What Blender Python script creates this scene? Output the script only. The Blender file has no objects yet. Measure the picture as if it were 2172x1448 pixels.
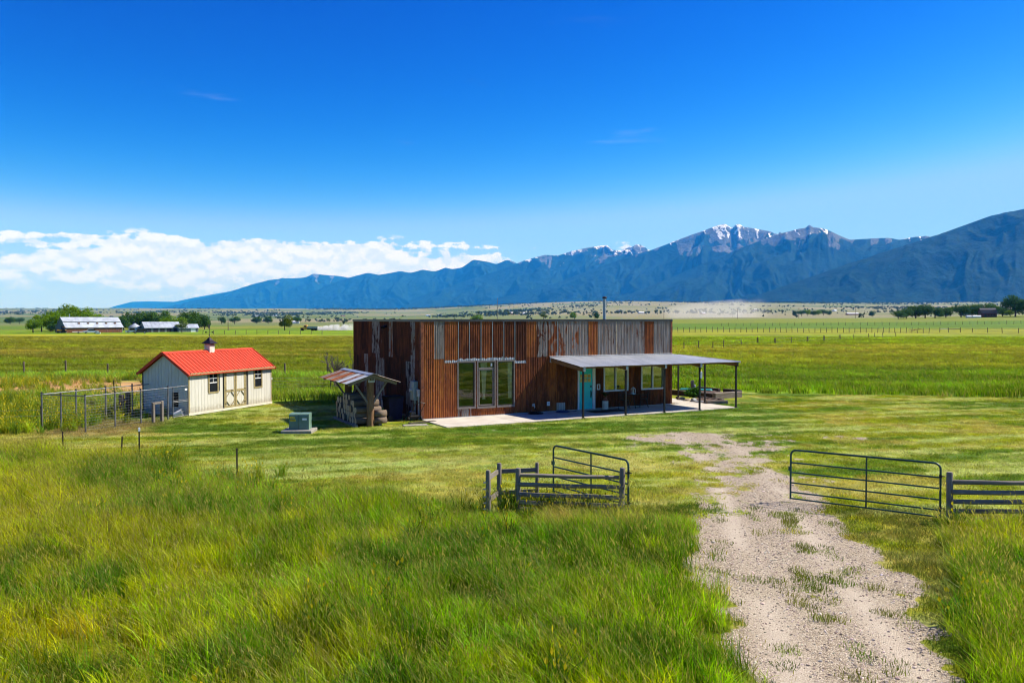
import bpy, math, random
import numpy as np
from mathutils import Vector, Matrix

random.seed(7)
rng = np.random.default_rng(7)
R = math.radians
scene = bpy.context.scene
COL = scene.collection

# ------------------------------------------------------------------ camera
FPX, CXP, CYP, CAMH = 1690.0, 1086.0, 724.0, 4.5
PITCH = math.atan(47 / FPX)
cam_d = bpy.data.cameras.new("camera")
cam_d.sensor_width = 36.0
cam_d.lens = 36.0 * FPX / 2172.0
cam_d.clip_start = 0.3
cam_d.clip_end = 150000
cam = bpy.data.objects.new("camera", cam_d)
COL.objects.link(cam)
cam.location = (0, 0, CAMH)
cam.rotation_euler = (R(90) - PITCH, 0, 0)
scene.camera = cam

# ------------------------------------------------------------------ light
SUN_ELEV = 46.0
BANG = R(27.7)                                   # turn of the house
GRAZE = R(11.8)                                   # sun just skims the front wall
sun_az = BANG - GRAZE                            # angle from +X towards +Y
sun_dir = Vector((math.cos(sun_az) * math.cos(R(SUN_ELEV)), math.sin(sun_az) * math.cos(R(SUN_ELEV)), math.sin(R(SUN_ELEV))))
sd = bpy.data.lights.new("sun", 'SUN')
sd.energy = 5.0
sd.angle = R(0.53)
sd.color = (1.0, 0.95, 0.87)
sun = bpy.data.objects.new("sun", sd)
COL.objects.link(sun)
sun.rotation_euler = sun_dir.to_track_quat('Z', 'Y').to_euler()

world = bpy.data.worlds.new("World")
scene.world = world
world.use_nodes = True
wn, wl = world.node_tree.nodes, world.node_tree.links
wn.clear()


def WN(t, **kw):
    n = wn.new(t)
    for k, v in kw.items():
        setattr(n, k, v)
    return n


def wmath(op, a, b=None, c=None, clamp=False):
    n = WN('ShaderNodeMath', operation=op, use_clamp=clamp)
    for i, v in enumerate((a, b, c)):
        if v is None:
            continue
        if isinstance(v, (int, float)):
            n.inputs[i].default_value = v
        else:
            wl.new(v, n.inputs[i])
    return n.outputs[0]


def wsmooth(v, a, b):
    n = WN('ShaderNodeMapRange', interpolation_type='SMOOTHSTEP')
    wl.new(v, n.inputs['Value'])
    n.inputs['From Min'].default_value = a
    n.inputs['From Max'].default_value = b
    return n.outputs['Result']


def wmix(f, a, b):
    n = WN('ShaderNodeMix', data_type='RGBA')
    for s, v in ((n.inputs['Factor'], f), (n.inputs['A'], a), (n.inputs['B'], b)):
        if isinstance(v, (tuple, float, int)):
            s.default_value = v
        else:
            wl.new(v, s)
    return n.outputs['Result']


sky = WN('ShaderNodeTexSky', sky_type='NISHITA')
sky.sun_disc = False
sky.sun_elevation = R(SUN_ELEV)
sky.sun_rotation = math.pi / 2 - sun_az
sky.altitude = 900
sky.air_density = 1.0
sky.dust_density = 0.6
sky.ozone_density = 3.0
hs = WN('ShaderNodeHueSaturation')
hs.inputs['Hue'].default_value = 0.505
hs.inputs['Saturation'].default_value = 1.34
hs.inputs['Value'].default_value = 1.0
wl.new(sky.outputs[0], hs.inputs['Color'])
# clear-air contrast: a gamma on the whole dome
gm = WN('ShaderNodeGamma')
SKY_GAMMA = 1.45
gm.inputs['Gamma'].default_value = SKY_GAMMA
sc1 = WN('ShaderNodeVectorMath', operation='SCALE')
sc1.inputs['Scale'].default_value = 0.115
wl.new(hs.outputs[0], sc1.inputs[0])
wl.new(sc1.outputs[0], gm.inputs['Color'])
sp3 = WN('ShaderNodeSeparateColor'); wl.new(gm.outputs[0], sp3.inputs[0])
cb3 = WN('ShaderNodeCombineColor')
for i, (piv, pw) in enumerate(((0.078, 2.6), (0.268, 1.5), (0.59, 0.95))):
    hi = (0.17, 0.335, 0.60)[i]
    wl.new(wmath('SMOOTH_MIN', wmath('MULTIPLY', wmath('POWER', wmath('DIVIDE', sp3.outputs[i], piv), pw), piv), hi, 0.12), cb3.inputs[i])
CLEAR = cb3.outputs[0]
# fair-weather cumulus low over the horizon
tc = WN('ShaderNodeTexCoord')
sx = WN('ShaderNodeSeparateXYZ')
wl.new(tc.outputs['Generated'], sx.inputs[0])
az = wmath('ARCTAN2', sx.outputs[0], sx.outputs[1])
hor = wmath('SQRT', wmath('ADD', wmath('MULTIPLY', sx.outputs[0], sx.outputs[0]), wmath('MULTIPLY', sx.outputs[1], sx.outputs[1])))
ele = wmath('DIVIDE', sx.outputs[2], hor)


def cloud_noise(daz, del_, s_az, s_el, scale, detail, rough):
    cb = WN('ShaderNodeCombineXYZ')
    wl.new(wmath('MULTIPLY', wmath('ADD', az, daz), s_az), cb.inputs[0])
    wl.new(wmath('MULTIPLY', wmath('ADD', ele, del_), s_el), cb.inputs[1])
    n = WN('ShaderNodeTexNoise')
    n.inputs['Scale'].default_value = scale
    n.inputs['Detail'].default_value = detail
    n.inputs['Roughness'].default_value = rough
    wl.new(cb.outputs[0], n.inputs['Vector'])
    return n.outputs['Fac']


# broad banks (long, low) times fine billows
bank = cloud_noise(3.1, 0.0, 3.4, 24.0, 2.6, 3.0, 0.5)
bill = cloud_noise(3.1, 0.0, 22.0, 30.0, 2.0, 9.0, 0.56)
bill2 = cloud_noise(3.1, 0.008, 22.0, 30.0, 2.0, 4.0, 0.55)
env = wmath('MULTIPLY', wsmooth(ele, 0.018, 0.045), wmath('SUBTRACT', 1.0, wsmooth(ele, 0.070, 0.112)))
azm = wmath('SUBTRACT', 1.0, wsmooth(az, -0.10, 0.08))
azb = wmath('MULTIPLY', wsmooth(az, -0.78, -0.42), azm)
big = cloud_noise(1.7, 0.0, 6.0, 20.0, 1.6, 5.0, 0.5)
den = wmath('ADD', wmath('MULTIPLY', bank, 0.62), wmath('MULTIPLY', bill, 0.54))
den = wmath('ADD', den, wmath('MULTIPLY', big, 0.56))
den = wmath('ADD', den, wmath('MULTIPLY', wmath('MULTIPLY', env, azb), 0.40))
soft = wmath('ADD', 1.075, wmath('MULTIPLY', wmath('SUBTRACT', 1.0, wsmooth(ele, 0.03, 0.085)), 0.20))
mr = WN('ShaderNodeMapRange', interpolation_type='SMOOTHSTEP')
wl.new(den, mr.inputs['Value']); mr.inputs['From Min'].default_value = 1.005; wl.new(soft, mr.inputs['From Max'])
cov = wmath('MULTIPLY', mr.outputs['Result'], wsmooth(env, 0.0, 0.30))
lit = wmath('ADD', wmath('MULTIPLY', wsmooth(wmath('SUBTRACT', bill, bill2), -0.12, 0.10), 0.6), wmath('MULTIPLY', wsmooth(ele, 0.03, 0.085), 0.4))
ccol = wmix(lit, (0.34, 0.42, 0.55, 1), (0.57, 0.59, 0.63, 1))
veil = wmath('MULTIPLY', wmath('SUBTRACT', 1.0, wsmooth(ele, 0.0, 0.12)), wmath('ADD', 0.28, wmath('MULTIPLY', azm, 0.55)))
s_v = wmix(veil, CLEAR, (0.33, 0.41, 0.54, 1))
cir = cloud_noise(2.3, 0.02, 2.0, 11.0, 2.4, 7.0, 0.62)
wisp = wmath('MULTIPLY', wsmooth(cir, 0.62, 0.90), wmath('MULTIPLY', wsmooth(ele, 0.07, 0.13), wmath('SUBTRACT', 1.0, wsmooth(ele, 0.26, 0.42))))
s_v = wmix(wmath('MULTIPLY', wisp, 0.16), s_v, (0.52, 0.58, 0.66, 1))
s_c = wmix(wmath('MULTIPLY', cov, 0.88), s_v, ccol)
up = WN('ShaderNodeVectorMath', operation='SCALE')
up.inputs['Scale'].default_value = 10.0
wl.new(s_c, up.inputs[0])
bg = WN('ShaderNodeBackground')
bg.inputs['Strength'].default_value = 0.1
wl.new(up.outputs[0], bg.inputs['Color'])
wo = WN('ShaderNodeOutputWorld')
wl.new(bg.outputs[0], wo.inputs['Surface'])

# ------------------------------------------------------------------ render settings
vs = scene.view_settings
vs.view_transform = 'Standard'
vs.look = 'None'
vs.exposure = 0.85
vs.gamma = 1.0
cy = scene.cycles
cy.use_denoising = True
cy.use_adaptive_sampling = True
cy.adaptive_threshold = 0.015
cy.filter_width = 1.15
cy.max_bounces = 6
cy.diffuse_bounces = 2
cy.glossy_bounces = 3
cy.transmission_bounces = 4
cy.transparent_max_bounces = 8
cy.volume_bounces = 1
cy.caustics_reflective = False
cy.caustics_refractive = False

# ------------------------------------------------------------------ picture to place
_f = Vector((0, math.cos(PITCH), -math.sin(PITCH)))
_u = Vector((0, math.sin(PITCH), math.cos(PITCH)))


def ray(x, y):
    return _f + (x - CXP) / FPX * Vector((1, 0, 0)) + (CYP - y) / FPX * _u


def gnd(x, y, z=0.0):
    d = ray(x, y)
    return Vector((0, 0, CAMH)) + d * ((z - CAMH) / d.z)


def at(x, y, Y):
    d = ray(x, y)
    return Vector((0, 0, CAMH)) + d * (Y / d.y)


# ------------------------------------------------------------------ noise (numpy)
def _hash(ix, iy, seed):
    h = (ix.astype(np.int64) * 374761393 + iy.astype(np.int64) * 668265263 + seed * 974634599) & 0xFFFFFFFF
    h = ((h ^ (h >> 13)) * 1274126177) & 0xFFFFFFFF
    h = h ^ (h >> 16)
    return (h & 0xFFFF) / 65535.0


def vnoise(x, y, seed=0):
    x = np.asarray(x, float); y = np.asarray(y, float)
    ix = np.floor(x); iy = np.floor(y)
    fx = x - ix; fy = y - iy
    fx = fx * fx * fx * (fx * (fx * 6 - 15) + 10); fy = fy * fy * fy * (fy * (fy * 6 - 15) + 10)
    a = _hash(ix, iy, seed); b = _hash(ix + 1, iy, seed); c = _hash(ix, iy + 1, seed); d = _hash(ix + 1, iy + 1, seed)
    return (a + (b - a) * fx) * (1 - fy) + (c + (d - c) * fx) * fy


def fbm(x, y, oct=4, seed=0, gain=0.5):
    s = 0; a = 1; t = 0
    for i in range(oct):
        s = s + a * vnoise(x * 2 ** i + 17.3 * i, y * 2 ** i - 9.1 * i, seed + i)
        t += a; a *= gain
    return s / t


def ridged(x, y, oct=4, seed=0):
    s = 0; a = 1; t = 0
    for i in range(oct):
        s = s + a * (1 - np.abs(2 * vnoise(x * 2 ** i + 31.7 * i, y * 2 ** i + 5.7 * i, seed + i) - 1))
        t += a; a *= 0.5
    return s / t


def sstep(x, a, b):
    t = np.clip((np.asarray(x, float) - a) / (b - a), 0, 1)
    return t * t * (3 - 2 * t)


# ------------------------------------------------------------------ terrain height
_LP = np.array([(0, 0), (300, 0), (450, -0.6), (700, -1.8), (1200, -1.0), (2000, 6), (3000, 16), (4500, 42), (6200, 82), (7600, 106), (9000, 60), (11000, 0), (200000, 0)], float)
_RP = np.array([(0, 0), (220, 0), (300, 0.4), (450, 2.6), (600, 4.9), (720, 5.4), (900, 5.0), (1300, 9.0), (2000, 21), (3000, 44), (4200, 80), (5600, 124), (6800, 150), (9000, 120), (11000, 0), (200000, 0)], float)


def terrain(X, Y):
    X = np.asarray(X, float); Y = np.asarray(Y, float)
    r = np.hypot(X, Y) + 1e-6
    ca = np.clip(Y / r, 0.72, 1)
    d = r * ca
    s = X / (np.maximum(Y, 0.35 * r))
    w = sstep(s, -0.16, 0.12)
    rise = 1 + (np.interp(s, [0.05, .21, .48, .64, .9], [.72, .76, 1.08, 1.55, 1.9]) - 1) * (1 - sstep(d, 900, 2600))
    zl = np.interp(d, _LP[:, 0], _LP[:, 1]); zr = np.interp(d, _RP[:, 0], _RP[:, 1]) * rise
    z = zl * (1 - w) + zr * w
    front = sstep(Y / r, -0.1, 0.45)
    z = z * front
    amp = np.interp(d, [0, 70, 300, 2000, 6000, 9000, 11000], [0, 0, 0.25, 4, 16, 10, 0])
    z = z + amp * (fbm(X / 900 + 3.3, Y / 900, 3, 5) - 0.5) * 1.6
    return z


def tz(x, y):
    return float(terrain(np.array([x]), np.array([y]))[0])


def on(x, y, Y):
    """ground point in picture column x at depth Y (its height comes from the terrain)"""
    X = (x - CXP) / FPX * Y
    return Vector((X, Y, tz(X, Y)))


# ------------------------------------------------------------------ mesh helpers
class MB:
    def __init__(self):
        self.v = []; self.f = []; self.m = []; self.cur = 0

    def add(self, vs, fs):
        o = len(self.v)
        self.v += [tuple(p) for p in vs]
        self.f += [tuple(i + o for i in f) for f in fs]
        self.m += [self.cur] * len(fs)
        return self

    def box(self, a, b, c=None):
        x0, y0, z0 = a; x1, y1, z1 = b
        vs = [(x0, y0, z0), (x1, y0, z0), (x1, y1, z0), (x0, y1, z0), (x0, y0, z1), (x1, y0, z1), (x1, y1, z1), (x0, y1, z1)]
        return self.add(vs, [(0, 3, 2, 1), (4, 5, 6, 7), (0, 1, 5, 4), (1, 2, 6, 5), (2, 3, 7, 6), (3, 0, 4, 7)])

    def bbox(self, a, b, e=0.01):
        """box with chamfered vertical and top edges"""
        x0, y0, z0 = a; x1, y1, z1 = b
        def ring(i, z):
            return [(x0 + i, y0 + i + e, z), (x0 + i + e, y0 + i, z), (x1 - i - e, y0 + i, z), (x1 - i, y0 + i + e, z), (x1 - i, y1 - i - e, z), (x1 - i - e, y1 - i, z), (x0 + i + e, y1 - i, z), (x0 + i, y1 - i - e, z)]
        vs = ring(0, z0) + ring(0, z1 - e) + ring(e, z1)
        fs = [tuple(range(7, -1, -1)), tuple(range(16, 24))]
        for k in (0, 8):
            for i in range(8):
                j = (i + 1) % 8
                fs.append((k + i, k + j, k + 8 + j, k + 8 + i))
        return self.add(vs, fs)

    def tube(self, p, q, r0, r1=None, n=8, caps=True):
        p = Vector(p); q = Vector(q); r1 = r0 if r1 is None else r1
        d = (q - p)
        if d.length < 1e-6:
            return self
        d.normalize()
        a = d.orthogonal().normalized() if abs(d.z) < 0.999 else Vector((1, 0, 0))
        b = d.cross(a)
        vs = []
        for c, r in ((p, r0), (q, r1)):
            for i in range(n):
                t = 2 * math.pi * i / n
                vs.append(c + (a * math.cos(t) + b * math.sin(t)) * r)
        fs = [(i, (i + 1) % n, n + (i + 1) % n, n + i) for i in range(n)]
        if caps:
            fs += [tuple(range(n - 1, -1, -1)), tuple(range(n, 2 * n))]
        return self.add(vs, fs)

    def path(self, pts, r, n=6, closed=False):
        pts = [Vector(p) for p in pts]
        m = len(pts)
        vs = []
        a = None
        for i, p in enumerate(pts):
            if closed:
                d = pts[(i + 1) % m] - pts[i - 1]
            else:
                d = pts[min(i + 1, m - 1)] - pts[max(i - 1, 0)]
            d.normalize()
            if a is None:
                a = d.orthogonal().normalized()
            a = (a - d * a.dot(d)).normalized()
            b = d.cross(a)
            rr = r[i] if isinstance(r, (list, tuple)) else r
            vs += [p + (a * math.cos(2 * math.pi * k / n) + b * math.sin(2 * math.pi * k / n)) * rr for k in range(n)]
        fs = []
        for i in range(m if closed else m - 1):
            o = i * n; o2 = ((i + 1) % m) * n
            fs += [(o + k, o + (k + 1) % n, o2 + (k + 1) % n, o2 + k) for k in range(n)]
        if not closed:
            fs += [tuple(range(n - 1, -1, -1)), tuple(range((m - 1) * n, m * n))]
        return self.add(vs, fs)

    def lathe(self, prof, n=16, c=(0, 0, 0)):
        vs = []
        for r, z in prof:
            vs += [(c[0] + r * math.cos(2 * math.pi * k / n), c[1] + r * math.sin(2 * math.pi * k / n), c[2] + z) for k in range(n)]
        fs = []
        for i in range(len(prof) - 1):
            fs += [(i * n + k, i * n + (k + 1) % n, (i + 1) * n + (k + 1) % n, (i + 1) * n + k) for k in range(n)]
        fs += [tuple(range(n - 1, -1, -1)), tuple(range((len(prof) - 1) * n, len(prof) * n))]
        return self.add(vs, fs)

    def prism(self, poly, d):
        """poly: list of 3d points, d: extrusion vector"""
        n = len(poly); d = Vector(d)
        vs = [Vector(p) for p in poly] + [Vector(p) + d for p in poly]
        fs = [tuple(range(n - 1, -1, -1)), tuple(range(n, 2 * n))] + [(i, (i + 1) % n, n + (i + 1) % n, n + i) for i in range(n)]
        return self.add(vs, fs)

    def beam(self, p, q, w, h, up=(0, 0, 1)):
        p = Vector(p); q = Vector(q); d = (q - p).normalized()
        s = d.cross(Vector(up)).normalized(); u = s.cross(d)
        c = [s * (i * w / 2) + u * (j * h / 2) for i, j in ((-1, -1), (1, -1), (1, 1), (-1, 1))]
        return self.add([p + k for k in c] + [q + k for k in c], [(3, 2, 1, 0), (4, 5, 6, 7), (0, 1, 5, 4), (1, 2, 6, 5), (2, 3, 7, 6), (3, 0, 4, 7)])

    def mesh(self, name, mats, smooth=False):
        me = bpy.data.meshes.new(name)
        me.from_pydata(self.v, [], self.f)
        if not isinstance(mats, (list, tuple)):
            mats = [mats]
        for mt in mats:
            me.materials.append(mt)
        if len(mats) > 1:
            me.polygons.foreach_set('material_index', self.m)
        me.update()
        import bmesh
        bm = bmesh.new(); bm.from_mesh(me)
        bmesh.ops.recalc_face_normals(bm, faces=bm.faces)
        bm.to_mesh(me); bm.free()
        if smooth:
            me.polygons.foreach_set('use_smooth', [True] * len(me.polygons))
            me.set_sharp_from_angle(angle=R(40))
        return me

    def build(self, name, mats, parent=None, smooth=False, loc=(0, 0, 0), rotz=0.0, **props):
        return obj(name, self.mesh(name, mats, smooth), parent, loc, rotz, **props)


def obj(name, me, parent=None, loc=(0, 0, 0), rotz=0.0, **props):
    o = bpy.data.objects.new(name, me)
    COL.objects.link(o)
    o.location = loc
    o.rotation_euler = (0, 0, rotz)
    if parent:
        o.parent = parent
    for k, v in props.items():
        o[k] = v
    return o


def thing(name, label, cat, loc=(0, 0, 0), rotz=0.0, group=None):
    o = obj(name, None, None, loc, rotz, label=label, category=cat)
    o.empty_display_size = 0.2
    if group:
        o['group'] = group
    return o


def tag(o, label, cat, group=None):
    o['label'] = label; o['category'] = cat
    if group:
        o['group'] = group
    return o


def copy_tree(o, parent=None):
    c = o.copy()
    COL.objects.link(c)
    c.parent = parent
    for ch in o.children:
        copy_tree(ch, c)
    return c

# ------------------------------------------------------------------ materials
class NT:
    def __init__(self, name):
        self.mat = bpy.data.materials.new(name)
        self.mat.use_nodes = True
        self.n = self.mat.node_tree.nodes; self.l = self.mat.node_tree.links
        self.n.clear()
        self.out = self.n.new('ShaderNodeOutputMaterial')
        self.p = self.n.new('ShaderNodeBsdfPrincipled')
        self.l.new(self.p.outputs[0], self.out.inputs['Surface'])
        self._tc = None

    def node(self, t, ins=None, **kw):
        n = self.n.new(t)
        for k, v in kw.items():
            setattr(n, k, v)
        for k, v in (ins or {}).items():
            self.set(n.inputs[k], v)
        return n

    def set(self, s, v):
        if isinstance(v, bpy.types.NodeSocket):
            self.l.new(v, s)
        else:
            if isinstance(v, tuple) and len(v) == 3 and s.type == 'RGBA':
                v = v + (1,)
            s.default_value = v

    def P(self, **kw):
        for k, v in kw.items():
            self.set(self.p.inputs[k.replace('_', ' ')], v)
        return self

    def coord(self, kind='Object'):
        if self._tc is None:
            self._tc = self.n.new('ShaderNodeTexCoord')
        return self._tc.outputs[kind]

    def map(self, v, scale=(1, 1, 1), loc=(0, 0, 0), rot=(0, 0, 0)):
        n = self.node('ShaderNodeMapping', {'Vector': v, 'Scale': scale, 'Rotation': rot})
        self.set(n.inputs['Location'], loc)
        return n.outputs[0]

    def noise(self, v, scale=5.0, detail=4.0, rough=0.55, dist=0.0, col=False):
        n = self.node('ShaderNodeTexNoise', {'Scale': scale, 'Detail': detail, 'Roughness': rough, 'Distortion': dist})
        if v is not None:
            self.set(n.inputs['Vector'], v)
        return n.outputs['Color' if col else 'Fac']

    def vor(self, v, scale=5.0, feature='F1', out='Distance'):
        n = self.node('ShaderNodeTexVoronoi', {'Scale': scale, 'Vector': v}, feature=feature)
        return n.outputs[out]

    def ramp(self, v, stops, interp='LINEAR'):
        n = self.node('ShaderNodeValToRGB', {'Fac': v})
        cr = n.color_ramp; cr.interpolation = interp
        while len(cr.elements) < len(stops):
            cr.elements.new(0.5)
        for e, (p, c) in zip(cr.elements, stops):
            e.position = p
            e.color = (c, c, c, 1) if isinstance(c, (int, float)) else tuple(c) + (1,)
        return n.outputs['Color']

    def math(self, op, a, b=0.0, clamp=False):
        n = self.node('ShaderNodeMath', {0: a, 1: b}, operation=op, use_clamp=clamp)
        return n.outputs[0]

    def ss(self, v, a, b):
        n = self.node('ShaderNodeMapRange', {'Value': v, 'From Min': a, 'From Max': b}, interpolation_type='SMOOTHSTEP')
        return n.outputs['Result']

    def mix(self, f, a, b, blend='MIX'):
        n = self.node('ShaderNodeMix', {'Factor': f}, data_type='RGBA', blend_type=blend)
        self.set(n.inputs['A'], a); self.set(n.inputs['B'], b)
        return n.outputs['Result']

    def attr(self, name, kind='GEOMETRY', out='Fac'):
        n = self.node('ShaderNodeAttribute', attribute_name=name, attribute_type=kind)
        return n.outputs[out]

    def bump(self, h, strength=0.3, dist=0.02):
        n = self.node('ShaderNodeBump', {'Height': h, 'Strength': strength, 'Distance': dist})
        self.set(self.p.inputs['Normal'], n.outputs[0])
        return self

    def rand(self):
        return self.node('ShaderNodeObjectInfo').outputs['Random']


M = {}


def simple(name, col, rough=0.6, metal=0.0, var=0.25, scale=6.0, bump=0.0, stretch=(1, 1, 1), coord='Object', spec=0.4):
    t = NT(name)
    v = t.map(t.coord(coord), stretch)
    f = t.noise(v, scale, 6, 0.6)
    a = tuple(c * (1 - var) for c in col); b = tuple(min(1, c * (1 + var)) for c in col)
    rr = t.rand()
    c = t.mix(t.ss(f, 0.3, 0.7), a, b)
    c = t.mix(t.math('MULTIPLY', rr, var), c, tuple(x * 0.7 for x in col))
    t.P(Base_Color=c, Roughness=rough, Metallic=metal, Specular_IOR_Level=spec)
    if bump:
        t.bump(f, bump, 0.02)
    M[name] = t.mat
    return t.mat


simple('black_metal', (0.012, 0.012, 0.013), 0.45, 0.0, 0.3)
simple('post_metal', (0.022, 0.02, 0.02), 0.5, 0.2, 0.4, 3)
simple('gate_green', (0.006, 0.055, 0.055), 0.38, 0.1, 0.25, 5)
simple('galv', (0.36, 0.38, 0.40), 0.42, 0.5, 0.2, 4, stretch=(1, 1, .3))
simple('kennel_metal', (0.17, 0.175, 0.185), 0.45, 0.5, 0.35, 6)
simple('wire', (0.22, 0.22, 0.22), 0.45, 0.4, 0.2)
simple('coping', (0.05, 0.05, 0.055), 0.4, 0.2, 0.3, 2)
simple('white_trim', (0.72, 0.73, 0.73), 0.5, 0, 0.07)
simple('win_frame', (0.20, 0.17, 0.15), 0.45, 0.1, 0.15)
simple('dark_frame', (0.055, 0.045, 0.04), 0.45, 0.1, 0.2)
simple('teal_door', (0.015, 0.62, 0.58), 0.4, 0, 0.06, 2)
simple('lite_reflection', (0.62, 0.4, 0.13), 0.15, 0, 0.25, 3)  # yellowish reflection painted as the colour of the door lites
simple('box_grey', (0.23, 0.31, 0.34), 0.45, 0.1, 0.12, 3)
simple('light_grey', (0.42, 0.43, 0.43), 0.5, 0.1, 0.12)
simple('black_plastic', (0.006, 0.006, 0.007), 0.7, 0, 0.3, spec=0.15)
simple('navy_plastic', (0.007, 0.008, 0.03), 0.7, 0, 0.3, spec=0.15)
simple('transformer', (0.12, 0.2, 0.155), 0.5, 0, 0.15, 3, spec=.25)
simple('cream', (0.6, 0.57, 0.47), 0.55, 0, 0.12, 5)
simple('rust', (0.19, 0.06, 0.025), 0.8, 0, 0.5, 9)
simple('mat_black', (0.012, 0.012, 0.014), 0.9, 0, 0.3, 30)
simple('hose_blue', (0.02, 0.05, 0.14), 0.45, 0, 0.2)
simple('plank_dark', (0.05, 0.035, 0.025), 0.85, 0, 0.4, 5, 0.3, (1, 8, 8))
simple('interior', (0.09, 0.085, 0.08), 0.8, 0, 0.2, 1)
simple('curtain', (0.92, 0.90, 0.66), 0.85, 0, 0.08, 4)
simple('red_paint', (0.52, 0.055, 0.026), 0.55, 0.0, 0.10, 1.3, spec=0.15)
simple('olive_trim', (0.3, 0.245, 0.115), 0.65, 0, 0.22, 7, 0.1)
simple('louver', (0.62, 0.58, 0.5), 0.6)
simple('dark_copper', (0.035, 0.025, 0.03), 0.32, 0.6, 0.4)
simple('bucket', (0.7, 0.7, 0.68), 0.5, 0, 0.08)
simple('dark_soil', (0.075, 0.045, 0.03), 0.95, 0, 0.5, 20, 0.5)
simple('rock_tan', (0.4, 0.33, 0.22), 0.85, 0, 0.35, 8, 0.5)
simple('rock_grey', (0.33, 0.34, 0.35), 0.85, 0, 0.3, 8, 0.5)
simple('slab_stone', (0.27, 0.25, 0.215), 0.85, 0, 0.2, 8, 0.3)
simple('tarp_teal', (0.02, 0.22, 0.2), 0.5, 0, 0.2)
simple('car_silver', (0.42, 0.5, 0.58), 0.3, 0.3, 0.05)
simple('car_white', (0.7, 0.7, 0.7), 0.3, 0.0, 0.05)
simple('car_dark', (0.05, 0.055, 0.07), 0.25, 0.2, 0.1)
simple('car_glass', (0.015, 0.018, 0.022), 0.08, 0, 0.1)
simple('tyre', (0.012, 0.012, 0.012), 0.8, 0, 0.2)
simple('truck_yellow', (0.75, 0.33, 0.01), 0.35, 0, 0.06)
simple('barn_tin', (0.36, 0.40, 0.46), 0.5, 0.15, 0.22, 0.6, stretch=(1, 1, 1))
simple('barn_board', (0.16, 0.065, 0.035), 0.85, 0, 0.5, 1.2, 0.2, (6, 6, 1))
simple('barn_grey', (0.17, 0.19, 0.2), 0.85, 0, 0.35, 1.2, 0.2, (6, 6, 1))
simple('barn_red', (0.11, 0.035, 0.035), 0.8, 0, 0.3, 1.5, 0.2, (6, 6, 1))
simple('barn_pale', (0.33, 0.16, 0.11), 0.8, 0, 0.25, 1.5)
simple('dark_shingle', (0.035, 0.033, 0.045), 0.8, 0, 0.3, 3)
simple('pole_wood', (0.12, 0.085, 0.06), 0.85, 0, 0.3, 3, 0.2, (4, 4, .6))
simple('bark', (0.075, 0.055, 0.04), 0.9, 0, 0.4, 6, 0.5, (3, 3, .6))
simple('dead_twig', (0.11, 0.09, 0.075), 0.9, 0, 0.3, 6)
simple('sticker_white', (0.75, 0.75, 0.75), 0.5, 0, 0.03)
simple('sticker_yellow', (0.75, 0.55, 0.02), 0.5, 0, 0.05)
simple('blue_paint', (0.05, 0.2, 0.5), 0.5, 0, 0.1)


def wood(name, a, b, c, rough=0.85, along='z'):
    """weathered timber: grain along one axis, checks, stain patches"""
    t = NT(name)
    st = {'z': (14, 14, 0.9), 'x': (0.9, 14, 14), 'y': (14, 0.9, 14)}[along]
    off = t.node('ShaderNodeVectorMath', {0: t.coord('Object'), 1: t.node('ShaderNodeCombineXYZ', {0: t.math('MULTIPLY', t.rand(), 37.0), 1: t.math('MULTIPLY', t.rand(), 11.0), 2: t.math('MULTIPLY', t.rand(), 53.0)}).outputs[0]}, operation='ADD').outputs[0]
    g = t.noise(t.map(off, st), 2.2, 7, 0.65, 0.4)
    s = t.noise(off, 1.7, 4, 0.6)
    col = t.ramp(g, [(0.28, a), (0.52, b), (0.75, c)])
    col = t.mix(t.math('MULTIPLY', t.ss(s, 0.5, 0.72), 0.65), col, tuple(x * 0.45 for x in b))
    col = t.mix(t.math('MULTIPLY', t.rand(), 0.35), col, a)
    t.P(Base_Color=col, Roughness=rough, Specular_IOR_Level=0.25)
    t.bump(g, 0.5, 0.015)
    M[name] = t.mat


wood('grey_post', (0.10, 0.085, 0.07), (0.21, 0.18, 0.15), (0.30, 0.27, 0.23), along='z')
wood('grey_rail', (0.10, 0.085, 0.07), (0.22, 0.19, 0.155), (0.33, 0.29, 0.25), along='x')
wood('shelter_post', (0.09, 0.045, 0.02), (0.22, 0.12, 0.06), (0.34, 0.22, 0.12), along='z')
wood('shelter_beam', (0.12, 0.09, 0.06), (0.24, 0.19, 0.14), (0.34, 0.28, 0.2), along='x')
wood('porch_beam', (0.12, 0.055, 0.02), (0.27, 0.14, 0.055), (0.36, 0.22, 0.10), along='x')
wood('bed_timber', (0.11, 0.085, 0.06), (0.24, 0.19, 0.15), (0.36, 0.30, 0.24), along='x')
wood('log_bark', (0.07, 0.05, 0.035), (0.15, 0.11, 0.08), (0.26, 0.21, 0.17), along='x')

# cut log ends: rings
t = NT('log_end')
o = t.coord('Object')
sp = t.node('ShaderNodeSeparateXYZ', {0: o})
rad = t.math('SQRT', t.math('ADD', t.math('MULTIPLY', sp.outputs[1], sp.outputs[1]), t.math('MULTIPLY', sp.outputs[2], sp.outputs[2])))
rings = t.math('SINE', t.math('ADD', t.math('MULTIPLY', rad, 420.0), t.math('MULTIPLY', t.noise(o, 9, 3), 6.0)))
c = t.mix(t.ss(rings, -1, 1), (0.46, 0.31, 0.15), (0.60, 0.45, 0.25))
c = t.mix(t.ss(t.noise(o, 11, 5), 0.5, 0.7), c, (0.27, 0.17, 0.09))
c = t.mix(t.ss(t.rand(), 0.75, 0.95), c, (0.44, 0.25, 0.07))
t.P(Base_Color=c, Roughness=0.85)
M['log_end'] = t.mat

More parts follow.
